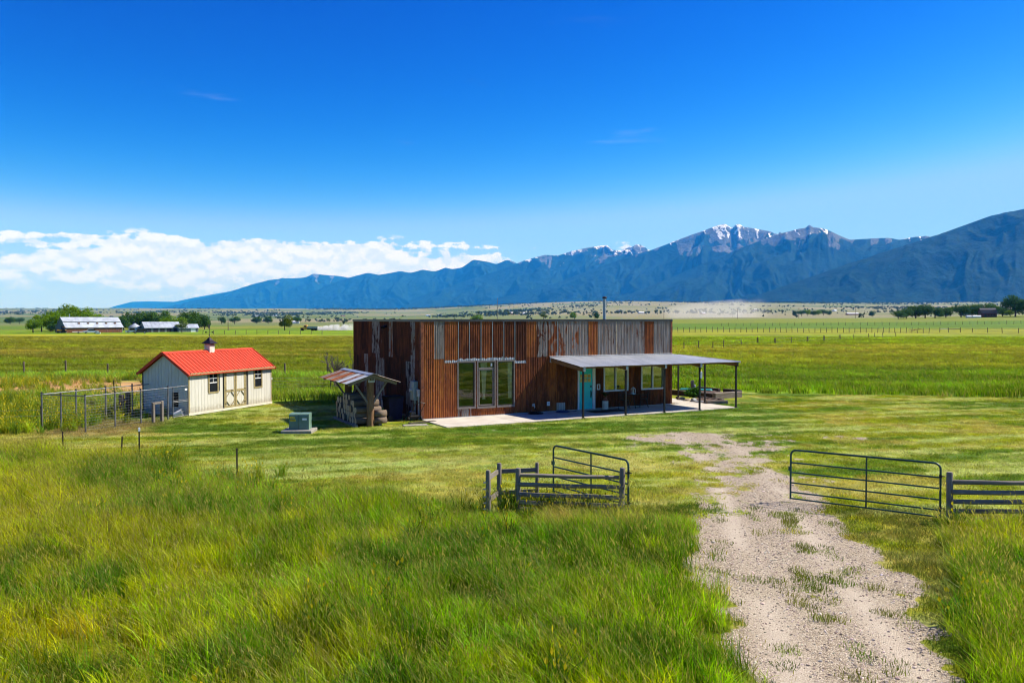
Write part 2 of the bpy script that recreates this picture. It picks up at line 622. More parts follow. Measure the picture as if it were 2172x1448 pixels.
# rusty corrugated sheet: props galv (0..1 share of bare zinc), tone (0 dark .. 1 orange), strip (zinc strip at foot)
t = NT('rust_sheet')
oi = t.rand()
shift = t.node('ShaderNodeCombineXYZ', {0: t.math('MULTIPLY', oi, 91.0), 1: t.math('MULTIPLY', oi, 37.0), 2: t.math('MULTIPLY', oi, 63.0)}).outputs[0]
oc = t.node('ShaderNodeVectorMath', {0: t.coord('Object'), 1: shift}, operation='ADD').outputs[0]
streak = t.noise(t.map(oc, (16, 1, 0.55)), 1.6, 7, 0.62, 0.2)
blot = t.noise(t.map(oc, (2.4, 1, 1.0)), 1.5, 7, 0.65, 0.6)
fine = t.noise(oc, 34, 4, 0.7)
tone = t.attr('tone', 'OBJECT')
galv = t.attr('galv', 'OBJECT')
galv = t.math('MINIMUM', galv, t.math('ADD', 0.30, t.math('MULTIPLY', galv, 0.36)))
strip = t.attr('strip', 'OBJECT')
f = t.math('ADD', t.math('MULTIPLY', streak, 0.50), t.math('MULTIPLY', blot, 0.54))
f = t.math('ADD', f, t.math('MULTIPLY', t.math('SUBTRACT', tone, 0.61), 0.42))
f = t.math('ADD', f, t.math('MULTIPLY', t.math('SUBTRACT', oi, 0.5), 0.12))
rust = t.ramp(f, [(0.22, (0.028, 0.011, 0.008)), (0.42, (0.115, 0.033, 0.014)), (0.56, (0.26, 0.075, 0.024)), (0.72, (0.43, 0.15, 0.032)), (0.86, (0.55, 0.27, 0.075))])
rust = t.mix(t.math('MULTIPLY', t.ss(fine, 0.55, 0.8), 0.5), rust, (0.05, 0.02, 0.012))
zinc = t.mix(t.ss(streak, 0.3, 0.7), (0.14, 0.12, 0.105), (0.36, 0.32, 0.28))
zinc = t.mix(t.ss(fine, 0.55, 0.75), zinc, (0.13, 0.075, 0.045))
zi = t.math('ADD', t.math('MULTIPLY', blot, 0.75), t.math('MULTIPLY', streak, 0.3))
thr = t.math('SUBTRACT', 0.86, t.math('MULTIPLY', galv, 0.78))
zf = t.ss(t.math('SUBTRACT', zi, thr), -0.025, 0.04)
sepo = t.node('ShaderNodeSeparateXYZ', {0: t.coord('Object')})
foot = t.math('MULTIPLY', t.math('LESS_THAN', t.math('ADD', sepo.outputs[2], t.math('MULTIPLY', t.math('SUBTRACT', t.noise(t.map(oc, (9, 1, 9)), 1, 5), 0.5), 0.22)), 0.11), t.math('GREATER_THAN', strip, 0.5))
zf = t.math('MAXIMUM', zf, foot)
zinc = t.mix(t.math('MULTIPLY', t.ss(t.noise(t.map(oc, (5, 1, .5)), 2.2, 6, .65), .48, .66), .7), zinc, (0.17, 0.085, 0.04))
zinc = t.mix(foot, zinc, (0.5, 0.52, 0.54))
colr = t.mix(zf, rust, zinc)
t.P(Base_Color=colr, Roughness=t.math('SUBTRACT', 0.85, t.math('MULTIPLY', zf, 0.3)), Metallic=0.0, Specular_IOR_Level=0.2)
t.bump(fine, 0.25, 0.006)
M['rust_sheet'] = t.mat

# porch roof: dull zinc
t = NT('porch_tin')
oc = t.coord('Object')
a = t.noise(t.map(oc, (2.2, 0.5, 1)), 1.2, 6, 0.6)
b = t.noise(t.map(oc, (12, 0.6, 1)), 1.5, 5, 0.6)
c = t.ramp(t.math('ADD', t.math('MULTIPLY', a, 0.6), t.math('MULTIPLY', b, 0.4)), [(0.3, (0.30, 0.33, 0.36)), (0.5, (0.42, 0.45, 0.48)), (0.72, (0.56, 0.58, 0.60))])
t.P(Base_Color=c, Roughness=0.5, Metallic=0.25)
M['porch_tin'] = t.mat

# concrete
t = NT('concrete')
oc = t.coord('Object')
a = t.noise(oc, 0.9, 6, 0.6); b = t.noise(oc, 40, 4, 0.7)
c = t.ramp(a, [(0.3, (0.35, 0.31, 0.26)), (0.5, (0.45, 0.41, 0.35)), (0.7, (0.53, 0.49, 0.42))])
c = t.mix(t.math('MULTIPLY', t.ss(b, 0.55, 0.75), 0.35), c, (0.3, 0.27, 0.23))
t.P(Base_Color=c, Roughness=0.9)
t.bump(b, 0.2, 0.004)
M['concrete'] = t.mat

# window glass: clear sheet with a mirror share
t = NT('glass')
g = t.node('ShaderNodeBsdfGlossy', {'Color': (0.9, 0.95, 0.95), 'Roughness': 0.015})
tr = t.node('ShaderNodeBsdfTransparent', {'Color': (0.85, 0.88, 0.86)})
fr = t.node('ShaderNodeFresnel', {'IOR': 1.75})
mx = t.node('ShaderNodeMixShader', {0: t.math('ADD', t.math('MULTIPLY', fr.outputs[0], 0.75), 0.015)})
t.l.new(tr.outputs[0], mx.inputs[1]); t.l.new(g.outputs[0], mx.inputs[2])
wv = t.noise(t.coord('Object'), 0.9, 2)
bp = t.node('ShaderNodeBump', {'Height': wv, 'Strength': 0.05, 'Distance': 0.05})
t.l.new(bp.outputs[0], g.inputs['Normal'])
t.l.new(mx.outputs[0], t.out.inputs['Surface'])
M['glass'] = t.mat

# painted board-and-groove siding of the little shed
t = NT('shed_board')
oc = t.coord('Object')
a = t.noise(t.map(oc, (8, 8, 0.7)), 2, 5, 0.6)
c = t.mix(t.ss(a, 0.3, 0.75), (0.52, 0.505, 0.44), (0.63, 0.615, 0.55))
c = t.mix(t.math('MULTIPLY', t.rand(), 0.25), c, (0.42, 0.41, 0.33))
zz = t.node('ShaderNodeSeparateXYZ', {0: oc}).outputs[2]
mud = t.math('MULTIPLY', t.ss(t.math('SUBTRACT', t.math('MULTIPLY', t.noise(oc, 7, 5, .65), .75), zz), -.12, .22), .55)
c = t.mix(mud, c, (0.25, 0.2, 0.13))
t.P(Base_Color=c, Roughness=0.6)
M['shed_board'] = t.mat


def grass_mat(name, trans=0.35, straw=(0.37, 0.33, 0.05)):
    """blade colour comes with each tuft (gcol); some stalks are ripe straw"""
    t = NT(name)
    c = t.attr('gcol', 'INSTANCER', 'Color')
    blade = t.attr('blade')
    v = t.ramp(blade, [(0.0, 0.72), (0.85, 1.28), (1.0, 1.0)])
    c = t.mix(1.0, c, v, 'MULTIPLY')
    c = t.mix(t.ss(blade, 0.88, 0.9), c, straw)
    d = t.node('ShaderNodeBsdfDiffuse', {'Color': c, 'Roughness': 0.5})
    tl = t.node('ShaderNodeBsdfTranslucent', {'Color': c})
    gl = t.node('ShaderNodeBsdfGlossy', {'Color': (0.6, 0.65, 0.5), 'Roughness': 0.45})
    m1 = t.node('ShaderNodeMixShader', {0: trans})
    t.l.new(d.outputs[0], m1.inputs[1]); t.l.new(tl.outputs[0], m1.inputs[2])
    m2 = t.node('ShaderNodeMixShader', {0: 0.018})
    t.l.new(m1.outputs[0], m2.inputs[1]); t.l.new(gl.outputs[0], m2.inputs[2])
    t.l.new(m2.outputs[0], t.out.inputs['Surface'])
    M[name] = t.mat


grass_mat('grass', 0.48)
grass_mat('weed', 0.3, (0.55, 0.45, 0.01))


def leaf_mat(name, a, b, c, trans=0.3):
    t = NT(name)
    geo = t.node('ShaderNodeNewGeometry')
    f = t.noise(geo.outputs['Position'], 0.7, 3, 0.6)
    f = t.math('ADD', t.math('MULTIPLY', f, 0.6), t.math('MULTIPLY', t.attr('leaf'), 0.4))
    f = t.math('ADD', f, t.math('MULTIPLY', t.math('SUBTRACT', t.rand(), 0.5), 0.15))
    col = t.ramp(f, [(0.25, a), (0.5, b), (0.78, c)])
    d = t.node('ShaderNodeBsdfDiffuse', {'Color': col})
    tl = t.node('ShaderNodeBsdfTranslucent', {'Color': col})
    m1 = t.node('ShaderNodeMixShader', {0: trans})
    t.l.new(d.outputs[0], m1.inputs[1]); t.l.new(tl.outputs[0], m1.inputs[2])
    t.l.new(m1.outputs[0], t.out.inputs['Surface'])
    M[name] = t.mat


leaf_mat('leaf_green', (0.075, 0.16, 0.008), (0.14, 0.25, 0.014), (0.22, 0.34, 0.024), 0.5)
leaf_mat('leaf_dark', (0.025, 0.07, 0.016), (0.052, 0.12, 0.024), (0.095, 0.18, 0.036), 0.35)
leaf_mat('leaf_olive', (0.07, 0.11, 0.03), (0.12, 0.17, 0.045), (0.19, 0.23, 0.07))
leaf_mat('leaf_willow', (0.06, 0.095, 0.008), (0.11, 0.15, 0.012), (0.17, 0.21, 0.02))
leaf_mat('leaf_pine', (0.014, 0.035, 0.014), (0.024, 0.055, 0.02), (0.04, 0.075, 0.026), 0.1)
leaf_mat('leaf_shrub', (0.03, 0.09, 0.012), (0.06, 0.16, 0.02), (0.1, 0.22, 0.03))
leaf_mat('leaf_far', (0.04, 0.07, 0.04), (0.06, 0.095, 0.05), (0.09, 0.125, 0.065), 0.2)

# ------------------------------------------------------------------ ground zones (what grows where)
_FX = np.array([(-60, 36), (-16, 26.2), (-11.9, 24.7), (-7.65, 21.7), (-4, 19.5), (-0.6, 18.4), (2.7, 18.3), (3.0, 17.7), (9.5, 17.7), (40, 16.5)], float)
_GL = np.array([(6, 2.9), (9.9, 2.94), (11, 2.87), (12.1, 3.15), (13.5, 3.35), (14.4, 3.2), (16.0, 3.5), (17.6, 4.2)], float)
_GR = np.array([(6, 4.6), (9.96, 5.55), (11.5, 6.08), (13.5, 6.73), (15.4, 7.0), (17.6, 7.5)], float)
_TR = np.array([(6, 4.4), (9.9, 5.6), (12.5, 6.9), (14.5, 7.9), (17.7, 9.3)], float)
LAWN_R = np.array([(-60, 44), (-12.5, 42.6), (-8, 44.5), (9, 52.5), (13.4, 50.0), (16, 48.2), (24, 46.6), (30, 45.0), (80, 37)], float)   # far edge of the mown grass


def mix3(a, b, f):
    return a * (1 - f[:, None]) + b * f[:, None]


def track_crown(X, Y, mid=None):
    if mid is None:
        mid = (np.interp(Y, _GL[:, 0], _GL[:, 1]) + np.interp(Y, _GR[:, 0], _GR[:, 1])) / 2 + 0.2
    c = np.exp(-((X - mid - .22 * np.sin(Y * .9)) / 0.42) ** 2) * sstep(fbm(X * 2.6, Y * 1.5, 4, 31), 0.50, 0.64) * (Y < 19)
    return np.maximum(c, .8 * sstep(fbm(X * 2.8 + 8, Y * 2.2, 3, 33), .66, .74))


def wheel_ruts(X, Y):
    mid = np.interp(Y, [6, 10, 14, 17.6, 21, 25, 30], [3.9, 4.35, 5.0, 5.6, 6.3, 6.9, 7.2])
    d = np.abs(X - mid) - .78 + .12 * (fbm(X * .5, Y * .4, 2, 35) - .5)
    return np.exp(-(d / .27) ** 2) * (1 - .5 * sstep(Y, 20, 28)) * sstep(fbm(X * .8, Y * .35, 3, 36), .25, .5)


def zones(X, Y):
    """masks: gravel, tall (foreground meadow), lawn, soil"""
    n1 = fbm(X * 0.9, Y * 0.9, 4, 11) - 0.5
    n2 = fbm(X * 2.4, Y * 2.4, 3, 12) - 0.5
    yf = np.interp(X, _FX[:, 0], _FX[:, 1]) + n1 * 0.9
    gl = np.interp(Y, _GL[:, 0], _GL[:, 1]) + n2 * 0.9 + n1 * .5
    gr = np.interp(Y, _GR[:, 0], _GR[:, 1]) + n2 * 1.2 + n1 * .7
    tr = np.interp(Y, _TR[:, 0], _TR[:, 1]) + n1 * 0.7
    south = 1 - sstep(Y, yf - 0.25, yf + 0.25)
    tall = south * np.maximum(1 - sstep(X, gl - 0.25, gl + 0.05), sstep(X, tr - 0.1, tr + 0.5))
    front = (Y > 2)
    tall = tall * front
    g = sstep(X, gl - 0.15, gl + 0.25) * (1 - sstep(X, gr - 0.25, gr + 0.2)) * (1 - sstep(Y, 17.6, 20.5) * 0.55)
    # the track thins out beyond the gate
    xc = np.interp(Y, [15, 17.6, 21, 25, 29.5, 33], [5.4, 5.8, 6.5, 7.0, 7.4, 7.5])
    wd = np.interp(Y, [17.6, 24, 30, 34], [2.0, 2.2, 3.0, 2.5])
    fan = np.exp(-((X - xc) / wd) ** 2) * sstep(Y, 16.5, 18.5) * (1 - sstep(Y, 31.0, 33.2))
    pat = np.exp(-((X - 12.6) / 1.7) ** 2 - ((Y - 30.2) / 0.9) ** 2) + 0.95 * np.exp(-((X - 6.4) / 1.9) ** 2 - ((Y - 30.4) / 1.3) ** 2)
    nn = fbm(X * 0.7 + 4, Y * 0.5, 4, 21)
    nn2 = fbm(X * 2.6 + 4, Y * 2.0, 3, 22)
    fan = sstep(fan * 0.72 + pat * 0.5 + (nn - 0.5) * 0.8 + (nn2 - .5) * .8, 0.22, 0.86) * .85
    g = np.where(Y < 17.2, g, np.maximum(g * (1 - sstep(Y, 17.2, 19.5)), fan))
    # green tufts down the middle of the track
    g = g * (1 - 0.45 * track_crown(X, Y, (gl + gr) / 2 + 0.2))
    lawn_far = np.interp(X, LAWN_R[:, 0], LAWN_R[:, 1]) + n1 * 0.7
    lawn = (1 - sstep(Y, lawn_far - 0.3, lawn_far + 0.3)) * (1 - tall) * front
    soil = sstep(Y, 46.5, 48.5) * (1 - sstep(Y, 56, 59.5)) * (1 - sstep(X, -22, -19)) * (X > -60) * sstep(fbm(X * 0.3, Y * 0.5, 4, 41) + sstep(X, -36, -30) * 0.25, 0.36, 0.54)
    return np.clip(g, 0, 1), np.clip(tall, 0, 1), np.clip(lawn, 0, 1), np.clip(soil, 0, 1)


def C3(*c):
    return np.array(c, float)[None, :]


def ground_col(X, Y, Z=None):
    r = np.hypot(X, Y)
    n = len(X)
    g, tall, lawn, soil = zones(X, Y)
    # --- foreground meadow
    a = fbm(X * 0.28 + 2, Y * 0.4, 4, 51); b = fbm(X * 0.9, Y * 1.3, 3, 52)
    meadow = mix3(np.repeat(C3(0.07, 0.165, 0.001), n, 0), np.repeat(C3(0.185, 0.30, 0.001), n, 0), sstep(a + (b - .5) * .9, 0.36, 0.58))
    meadow = mix3(meadow, np.repeat(C3(0.36, 0.36, 0.001), n, 0), sstep(fbm(X * 0.2 + 9, Y * 0.32 + 3, 4, 53) + (b - .5) * .35, 0.48, 0.66) * 0.72)
    dryp = np.exp(-((X - 1.2) / 0.55) ** 2 - ((Y - 17.4) / 0.5) ** 2) + 0.8 * np.exp(-((X - 2.6) / 0.5) ** 2 - ((Y - 16.9) / 0.5) ** 2)
    meadow = mix3(meadow, np.repeat(C3(0.42, 0.27, 0.08), n, 0), np.clip(dryp, 0, 0.85))
    # --- lawn: mown streaks
    s1 = fbm(X * 0.20 + Y * 0.05, Y * 1.5 - X * 0.35, 5, 61, .6); s2 = fbm(X * 0.55, Y * 1.1, 4, 62); s3 = fbm(X * 0.12, Y * 0.17, 3, 63)
    lc = mix3(np.repeat(C3(0.085, 0.15, 0.008), n, 0), np.repeat(C3(0.225, 0.245, 0.006), n, 0), sstep(s1 * .6 + s3 * .5, 0.42, 0.62))
    lc = mix3(lc, np.repeat(C3(0.36, 0.40, 0.12), n, 0), sstep(s1, 0.50, 0.66) * 0.8)
    lc = mix3(lc, np.repeat(C3(0.36, 0.30, 0.07), n, 0), sstep(s2 + (s3 - .5) * .6, 0.60, 0.76) * 0.6)
    pale = np.exp(-((X + 6.0) / 7.5) ** 2 - ((Y - 24.0) / 3.2) ** 2)
    lc = mix3(lc, np.repeat(C3(0.30, 0.36, 0.10), n, 0), pale * sstep(s1, 0.36, 0.58) * 0.75)
    lush = np.exp(-((Y - 32.4 - X * 0.46) / 1.0) ** 2) * sstep(X, -4, 0) * (1 - sstep(X, 17, 20))
    lc = mix3(lc, np.repeat(C3(0.07, 0.155, 0.008), n, 0), np.clip(lush * 1.0, 0, .8) * sstep(s2, .3, .5))
    # --- right field
    t1 = fbm(X * 0.035, Y * 0.09, 4, 71); t2 = fbm(X * 0.15, Y * 0.3, 3, 72)
    d = Y + (t1 - .5) * 40 * sstep(Y, 50, 90)
    rf = np.repeat(C3(0.115, 0.215, 0.003), n, 0)
    rf = mix3(rf, np.repeat(C3(0.195, 0.235, 0.008), n, 0), sstep(d, 62, 82))
    rf = mix3(rf, np.repeat(C3(0.24, 0.24, 0.02), n, 0), sstep(d, 84, 112) * sstep(t2, .35, .6))
    rf = mix3(rf, np.repeat(C3(0.165, 0.24, 0.004), n, 0), sstep(d, 130, 146))
    rf = mix3(rf, np.repeat(C3(0.195, 0.215, 0.014), n, 0), sstep(d, 200, 240))
    rf = mix3(rf, np.repeat(C3(0.085, 0.16, 0.014), n, 0), sstep(d, 300, 330))
    rf = mix3(rf, np.repeat(C3(0.15, 0.19, 0.03), n, 0), sstep(d, 420, 470))
    # --- left field: broad hay bands
    e = Y + (fbm(X * 0.02 + 5, Y * 0.03, 3, 73) - .5) * 22
    lf = np.repeat(C3(0.155, 0.205, 0.004), n, 0)
    lf = mix3(lf, np.repeat(C3(0.25, 0.235, 0.025), n, 0), sstep(e, 84, 96) * sstep(t2, .3, .55))
    lf = mix3(lf, np.repeat(C3(0.18, 0.205, 0.008), n, 0), sstep(e, 112, 124))
    lf = mix3(lf, np.repeat(C3(0.21, 0.225, 0.016), n, 0), sstep(e, 150, 170))
    lf = mix3(lf, np.repeat(C3(0.145, 0.235, 0.008), n, 0), sstep(e, 222, 232))
    lf = mix3(lf, np.repeat(C3(0.105, 0.175, 0.014), n, 0), sstep(e, 320, 350))
    lf = mix3(lf, np.repeat(C3(0.19, 0.21, 0.03), n, 0), sstep(fbm(X * .006, Y * .004, 3, 74), .5, .6) * sstep(e, 300, 400))
    yel = np.exp(-((Y - 226) / 7) ** 2) * (X < 0) * sstep(fbm(X * 0.06, Y * 0.1, 3, 77), .42, .6)
    lf = mix3(lf, np.repeat(C3(0.42, 0.38, 0.02), n, 0), yel * 0.7)
    w = sstep(X / np.maximum(Y, 1), -0.05, 0.10)
    strk = .72 + .56 * sstep(fbm(X * .07 + 3, Y * .30, 4, 79) * .7 + fbm(X * .3, Y * .8, 3, 78) * .3, .32, .68)
    strk = 1 + (strk - 1) * (1 - sstep(Y, 260, 420))
    lf = lf * strk[:, None]; rf = rf * strk[:, None]
    fld = mix3(lf * np.array([.92, .88, .8]), rf * np.array([.97, .92, .8]), w)
    # --- valley floor and benches far off: parcels of pasture and stubble
    cx = np.floor(X / 420 + fbm(X / 700, Y / 700, 2, 81) * 1.2); cyy = np.floor(Y / 520 + fbm(X / 800 + 7, Y / 800, 2, 82) * 1.2)
    h = _hash(cx, cyy, 83)
    pal = np.array([(0.24, 0.22, 0.10), (0.15, 0.19, 0.05), (0.26, 0.235, 0.12), (0.10, 0.15, 0.035), (0.20, 0.21, 0.08), (0.16, 0.19, 0.06)])
    far = pal[(h * 5.99).astype(int)]
    dusty = np.repeat(C3(0.29, 0.26, 0.155), n, 0)
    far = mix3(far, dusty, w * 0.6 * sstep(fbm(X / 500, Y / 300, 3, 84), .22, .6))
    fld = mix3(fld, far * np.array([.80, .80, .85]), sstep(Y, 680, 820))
    # --- left weed strip
    wst = np.exp(-((Y - 61.5) / 2.6) ** 2) * (1 - sstep(X, -5, 2))
    fld = mix3(fld, np.repeat(C3(0.20, 0.33, 0.02), n, 0), np.clip(wst * 1.2, 0, 1))
    nearl = (1 - sstep(Y, 56, 60)) * (1 - w)
    fld = mix3(fld, np.repeat(C3(0.17, 0.25, 0.015), n, 0), nearl * 0.8)
    col = mix3(fld, lc, lawn)
    col = mix3(col, meadow, tall)
    col = mix3(col, np.repeat(C3(0.40, 0.235, 0.10), n, 0), soil)
    pen = np.exp(-((X + 17) / 1.9) ** 4 - ((Y - 33) / 2.6) ** 4)
    col = mix3(col, np.repeat(C3(0.25, 0.185, 0.07), n, 0), np.clip(pen, 0, .75))
    return col, g, tall, lawn, soil


# ------------------------------------------------------------------ ground sheet
def fast_mesh(name, V, Q, mat, smooth=True):
    me = bpy.data.meshes.new(name)
    me.vertices.add(len(V)); me.vertices.foreach_set('co', V.astype(np.float32).ravel())
    k = Q.shape[1]
    me.loops.add(Q.size); me.loops.foreach_set('vertex_index', Q.astype(np.int32).ravel())
    me.polygons.add(len(Q)); me.polygons.foreach_set('loop_start', np.arange(0, Q.size, k, dtype=np.int32))
    if smooth:
        me.polygons.foreach_set('use_smooth', np.ones(len(Q), bool))
    me.materials.append(mat)
    me.update(calc_edges=True)
    me.validate()
    return me


def grid_quads(nr, nc, wrap=False):
    i = np.arange(nr - 1)[:, None]; j = np.arange(nc if wrap else nc - 1)[None, :]
    j2 = (j + 1) % nc if wrap else j + 1
    return np.stack([i * nc + j, i * nc + j2, (i + 1) * nc + j2, (i + 1) * nc + j], -1).reshape(-1, 4)


t = NT('ground')
geo = t.node('ShaderNodeNewGeometry')
pos = geo.outputs['Position']
base = t.attr('gcol', 'GEOMETRY', 'Color')
grav = t.attr('gravel')
ln = t.attr('near')
n_f = t.noise(pos, 9.0, 6, 0.7)
n_m = t.noise(t.map(pos, (1, 1.6, 1)), 1.1, 6, 0.65)
n_l = t.noise(t.map(pos, (0.35, 1.0, 1)), 0.11, 6, 0.62)
mod = t.math('ADD', t.math('MULTIPLY', n_m, 0.55), t.math('MULTIPLY', n_l, 0.6))
mod = t.math('ADD', mod, t.math('MULTIPLY', t.math('MULTIPLY', t.math('SUBTRACT', n_f, 0.5), ln), 0.9))
gcol = t.mix(1.0, base, t.ramp(mod, [(0.3, (0.55, 0.62, 0.5)), (0.55, (0.95, 0.97, 0.95)), (0.8, (1.42, 1.36, 1.2))]), 'MULTIPLY')
# gravel
vc = t.node('ShaderNodeTexVoronoi', {'Vector': pos, 'Scale': 52.0})
vd = t.node('ShaderNodeTexVoronoi', {'Vector': pos, 'Scale': 52.0}, feature='DISTANCE_TO_EDGE')
hsv = t.node('ShaderNodeSeparateColor', {0: vc.outputs['Color']})
gv = t.ramp(hsv.outputs[0], [(0.0, (0.15, 0.115, 0.075)), (0.35, (0.34, 0.275, 0.195)), (0.7, (0.47, 0.395, 0.29)), (1.0, (0.62, 0.545, 0.43))])
gv = t.mix(t.math('SUBTRACT', 1.0, t.ss(vd.outputs['Distance'], 0.0, 0.10)), gv, (0.15, 0.115, 0.085))
gv = t.mix(t.math('MULTIPLY', t.ss(n_l, 0.45, 0.7), 0.3), gv, (0.42, 0.37, 0.25))
gv = t.mix(t.math('MULTIPLY', t.attr('rut'), 0.72), gv, t.mix(n_m, (0.40, 0.335, 0.255), (0.55, 0.475, 0.38)))
gm_ = t.math('ADD', grav, t.math('MULTIPLY', t.math('SUBTRACT', n_f, 0.5), 1.6))
gm_ = t.math('ADD', gm_, t.math('MULTIPLY', t.math('SUBTRACT', n_m, 0.5), 0.9))
gf = t.math('MULTIPLY', t.ss(gm_, 0.36, 0.60), t.math('GREATER_THAN', grav, 0.03))
t.P(Base_Color=t.mix(gf, gcol, gv), Roughness=0.95, Specular_IOR_Level=0.1)
hgt = t.math('ADD', t.math('MULTIPLY', vc.outputs['Distance'], t.math('MULTIPLY', gf, -1.0)), t.math('MULTIPLY', n_f, 0.8))
t.bump(hgt, 0.55, 0.03)
M['ground'] = t.mat

azs = np.concatenate([np.arange(-42, 42.01, 0.15), np.arange(45, 317.9, 3.0)]) * math.pi / 180
rs = [2.5]
while rs[-1] < 46000:
    q = 1.011 if rs[-1] < 70 else (1.016 if rs[-1] < 9000 else 1.06)
    rs.append(rs[-1] * q)
rs = np.array(rs)
AZ, RR = np.meshgrid(azs, rs)
GX = (RR * np.sin(AZ)).ravel(); GY = (RR * np.cos(AZ)).ravel()
GX = np.append(GX, 0.0); GY = np.append(GY, 0.0)
GZ = terrain(GX, GY)
nc = len(azs)
Q = grid_quads(len(rs), nc, True)
cen = len(GX) - 1
cap = np.array([(cen, j, (j + 1) % nc, (j + 1) % nc) for j in range(nc)])
V = np.stack([GX, GY, GZ], 1)
me = fast_mesh('ground', V, Q[:, ::-1], M['ground'])
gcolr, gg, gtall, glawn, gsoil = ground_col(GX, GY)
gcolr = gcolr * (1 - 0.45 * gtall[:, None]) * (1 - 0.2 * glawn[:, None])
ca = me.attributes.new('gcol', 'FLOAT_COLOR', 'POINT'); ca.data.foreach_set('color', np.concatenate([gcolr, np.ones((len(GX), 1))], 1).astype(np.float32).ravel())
ca = me.attributes.new('gravel', 'FLOAT', 'POINT'); ca.data.foreach_set('value', gg.astype(np.float32))
ca = me.attributes.new('rut', 'FLOAT', 'POINT'); ca.data.foreach_set('value', wheel_ruts(GX, GY).astype(np.float32))
ca = me.attributes.new('near', 'FLOAT', 'POINT'); ca.data.foreach_set('value', (1 - sstep(np.hypot(GX, GY), 40, 120)).astype(np.float32))
obj('ground', me, kind='structure', label='grassy valley floor with mown yard, meadow and gravel track', category='ground')

# ------------------------------------------------------------------ mountains
t = NT('mountain')
geo = t.node('ShaderNodeNewGeometry')
pos = geo.outputs['Position']
rock = t.attr('rock'); snow = t.attr('snow')
tex = t.noise(pos, 0.006, 8, 0.68)
texf = t.noise(pos, 0.03, 6, 0.7)
forest = t.ramp(t.math('ADD', t.math('MULTIPLY', tex, 0.5), t.math('MULTIPLY', texf, 0.5)), [(0.34, (0.0006, 0.006, 0.006)), (0.5, (0.004, 0.02, 0.015)), (0.66, (0.012, 0.046, 0.032))])
rockc = t.ramp(texf, [(0.3, (0.04, 0.048, 0.058)), (0.5, (0.09, 0.097, 0.108)), (0.7, (0.165, 0.17, 0.175))])
rf_ = t.ss(t.math('ADD', rock, t.math('MULTIPLY', t.math('SUBTRACT', tex, 0.5), 1.6)), 0.42, 0.58)
sf_ = t.ss(t.math('ADD', snow, t.math('MULTIPLY', t.math('SUBTRACT', texf, 0.5), 1.3)), 0.46, 0.54)
mc = t.mix(rf_, forest, rockc)
mc = t.mix(sf_, mc, (0.82, 0.84, 0.88))
t.P(Base_Color=mc, Roughness=0.95, Specular_IOR_Level=0.05)
t.bump(t.math('ADD', tex, t.math('MULTIPLY', texf, 0.5)), 0.9, 45.0)
M['mountain'] = t.mat


def ridge(name, pts, W, seed, spur=0.24, lam=620.0, treeline=930.0, snowline=1080.0, jag=1.0, label=''):
    """pts: (picture x, picture y of the crest, distance); the slope falls towards the valley"""
    pts = np.array(pts, float)
    xs = np.arange(pts[0, 0], pts[-1, 0] + 0.1, 2.2)
    ys = np.interp(xs, pts[:, 0], pts[:, 1]); D = np.interp(xs, pts[:, 0], pts[:, 2])
    ker = np.ones(3) / 3
    ys[1:-1] = np.convolve(ys, ker, 'valid')
    hc = CAMH + (677 - ys) / FPX * D
    cxw = (xs - CXP) / FPX * D
    hc = hc + jag * 16 * (fbm(cxw / 260, cxw * 0 + seed, 4, seed) - 0.5) * np.clip(hc / 900, 0.15, 1.2)
    ts = np.concatenate([[-0.5, -0.25, -0.1], np.linspace(0, 1, 120)])
    T, XS = np.meshgrid(ts, xs, indexing='ij')
    HC = np.broadcast_to(hc, T.shape); DD = np.broadcast_to(D, T.shape); CW = np.broadcast_to(cxw, T.shape)
    Yw = DD - T * W
    Xw = CW * (Yw / DD)
    tt = np.clip(T, 0, 1)
    prof = np.where(T < 0, 1 - np.abs(T) * 1.4, (1 - tt) ** 1.25)
    warp = (fbm(CW / 900, tt * 2.2, 3, seed + 3) - 0.5) * 2.2
    rr = ridged(CW / lam + warp * 0.55, tt * 1.3 + 3.1, 4, seed + 7)
    r2 = ridged(CW / (lam * 0.36) + warp, tt * 3.0 + 1.7, 3, seed + 17)
    amp = spur * np.sin(np.pi * np.clip(tt, 0, 1) ** 0.62) * (T > 0)
    Z = HC * (prof + amp * ((rr - 0.62) * 1.7 + (r2 - 0.6) * 0.55))
    Z = Z + (fbm(Xw / 170, Yw / 170, 4, seed + 41) - .5) * 95 * np.clip(tt * 6, 0, 1) * np.clip(HC / 900, .2, 1.1) * (1 - tt) ** .5
    Z = np.maximum(Z, -4)
    Z[-1] = -4
    rl = fbm(Xw / 420, Z / 160, 4, seed + 23)
    chute = ridged(CW / 240 + warp, tt * 1.2, 3, seed + 29)
    rock = sstep(Z + (rl - .5) * 620 + (chute - .6) * 760, treeline, treeline + 260)
    fl = ridged(Xw / 150, Yw / 150, 4, seed + 37)
    sn = sstep(Z + (rl - .5) * 420 - (chute - .6) * 420 + (fl - .62) * 900, snowline + 130, snowline + 320) * 0.57
    V = np.stack([Xw, Yw, Z], -1).reshape(-1, 3)
    me = fast_mesh(name, V, grid_quads(len(ts), len(xs)), M['mountain'])
    for nm, a in (('rock', rock), ('snow', sn)):
        at_ = me.attributes.new(nm, 'FLOAT', 'POINT'); at_.data.foreach_set('value', a.astype(np.float32).ravel())
    return obj(name, me, kind='structure', label=label, category='mountain')


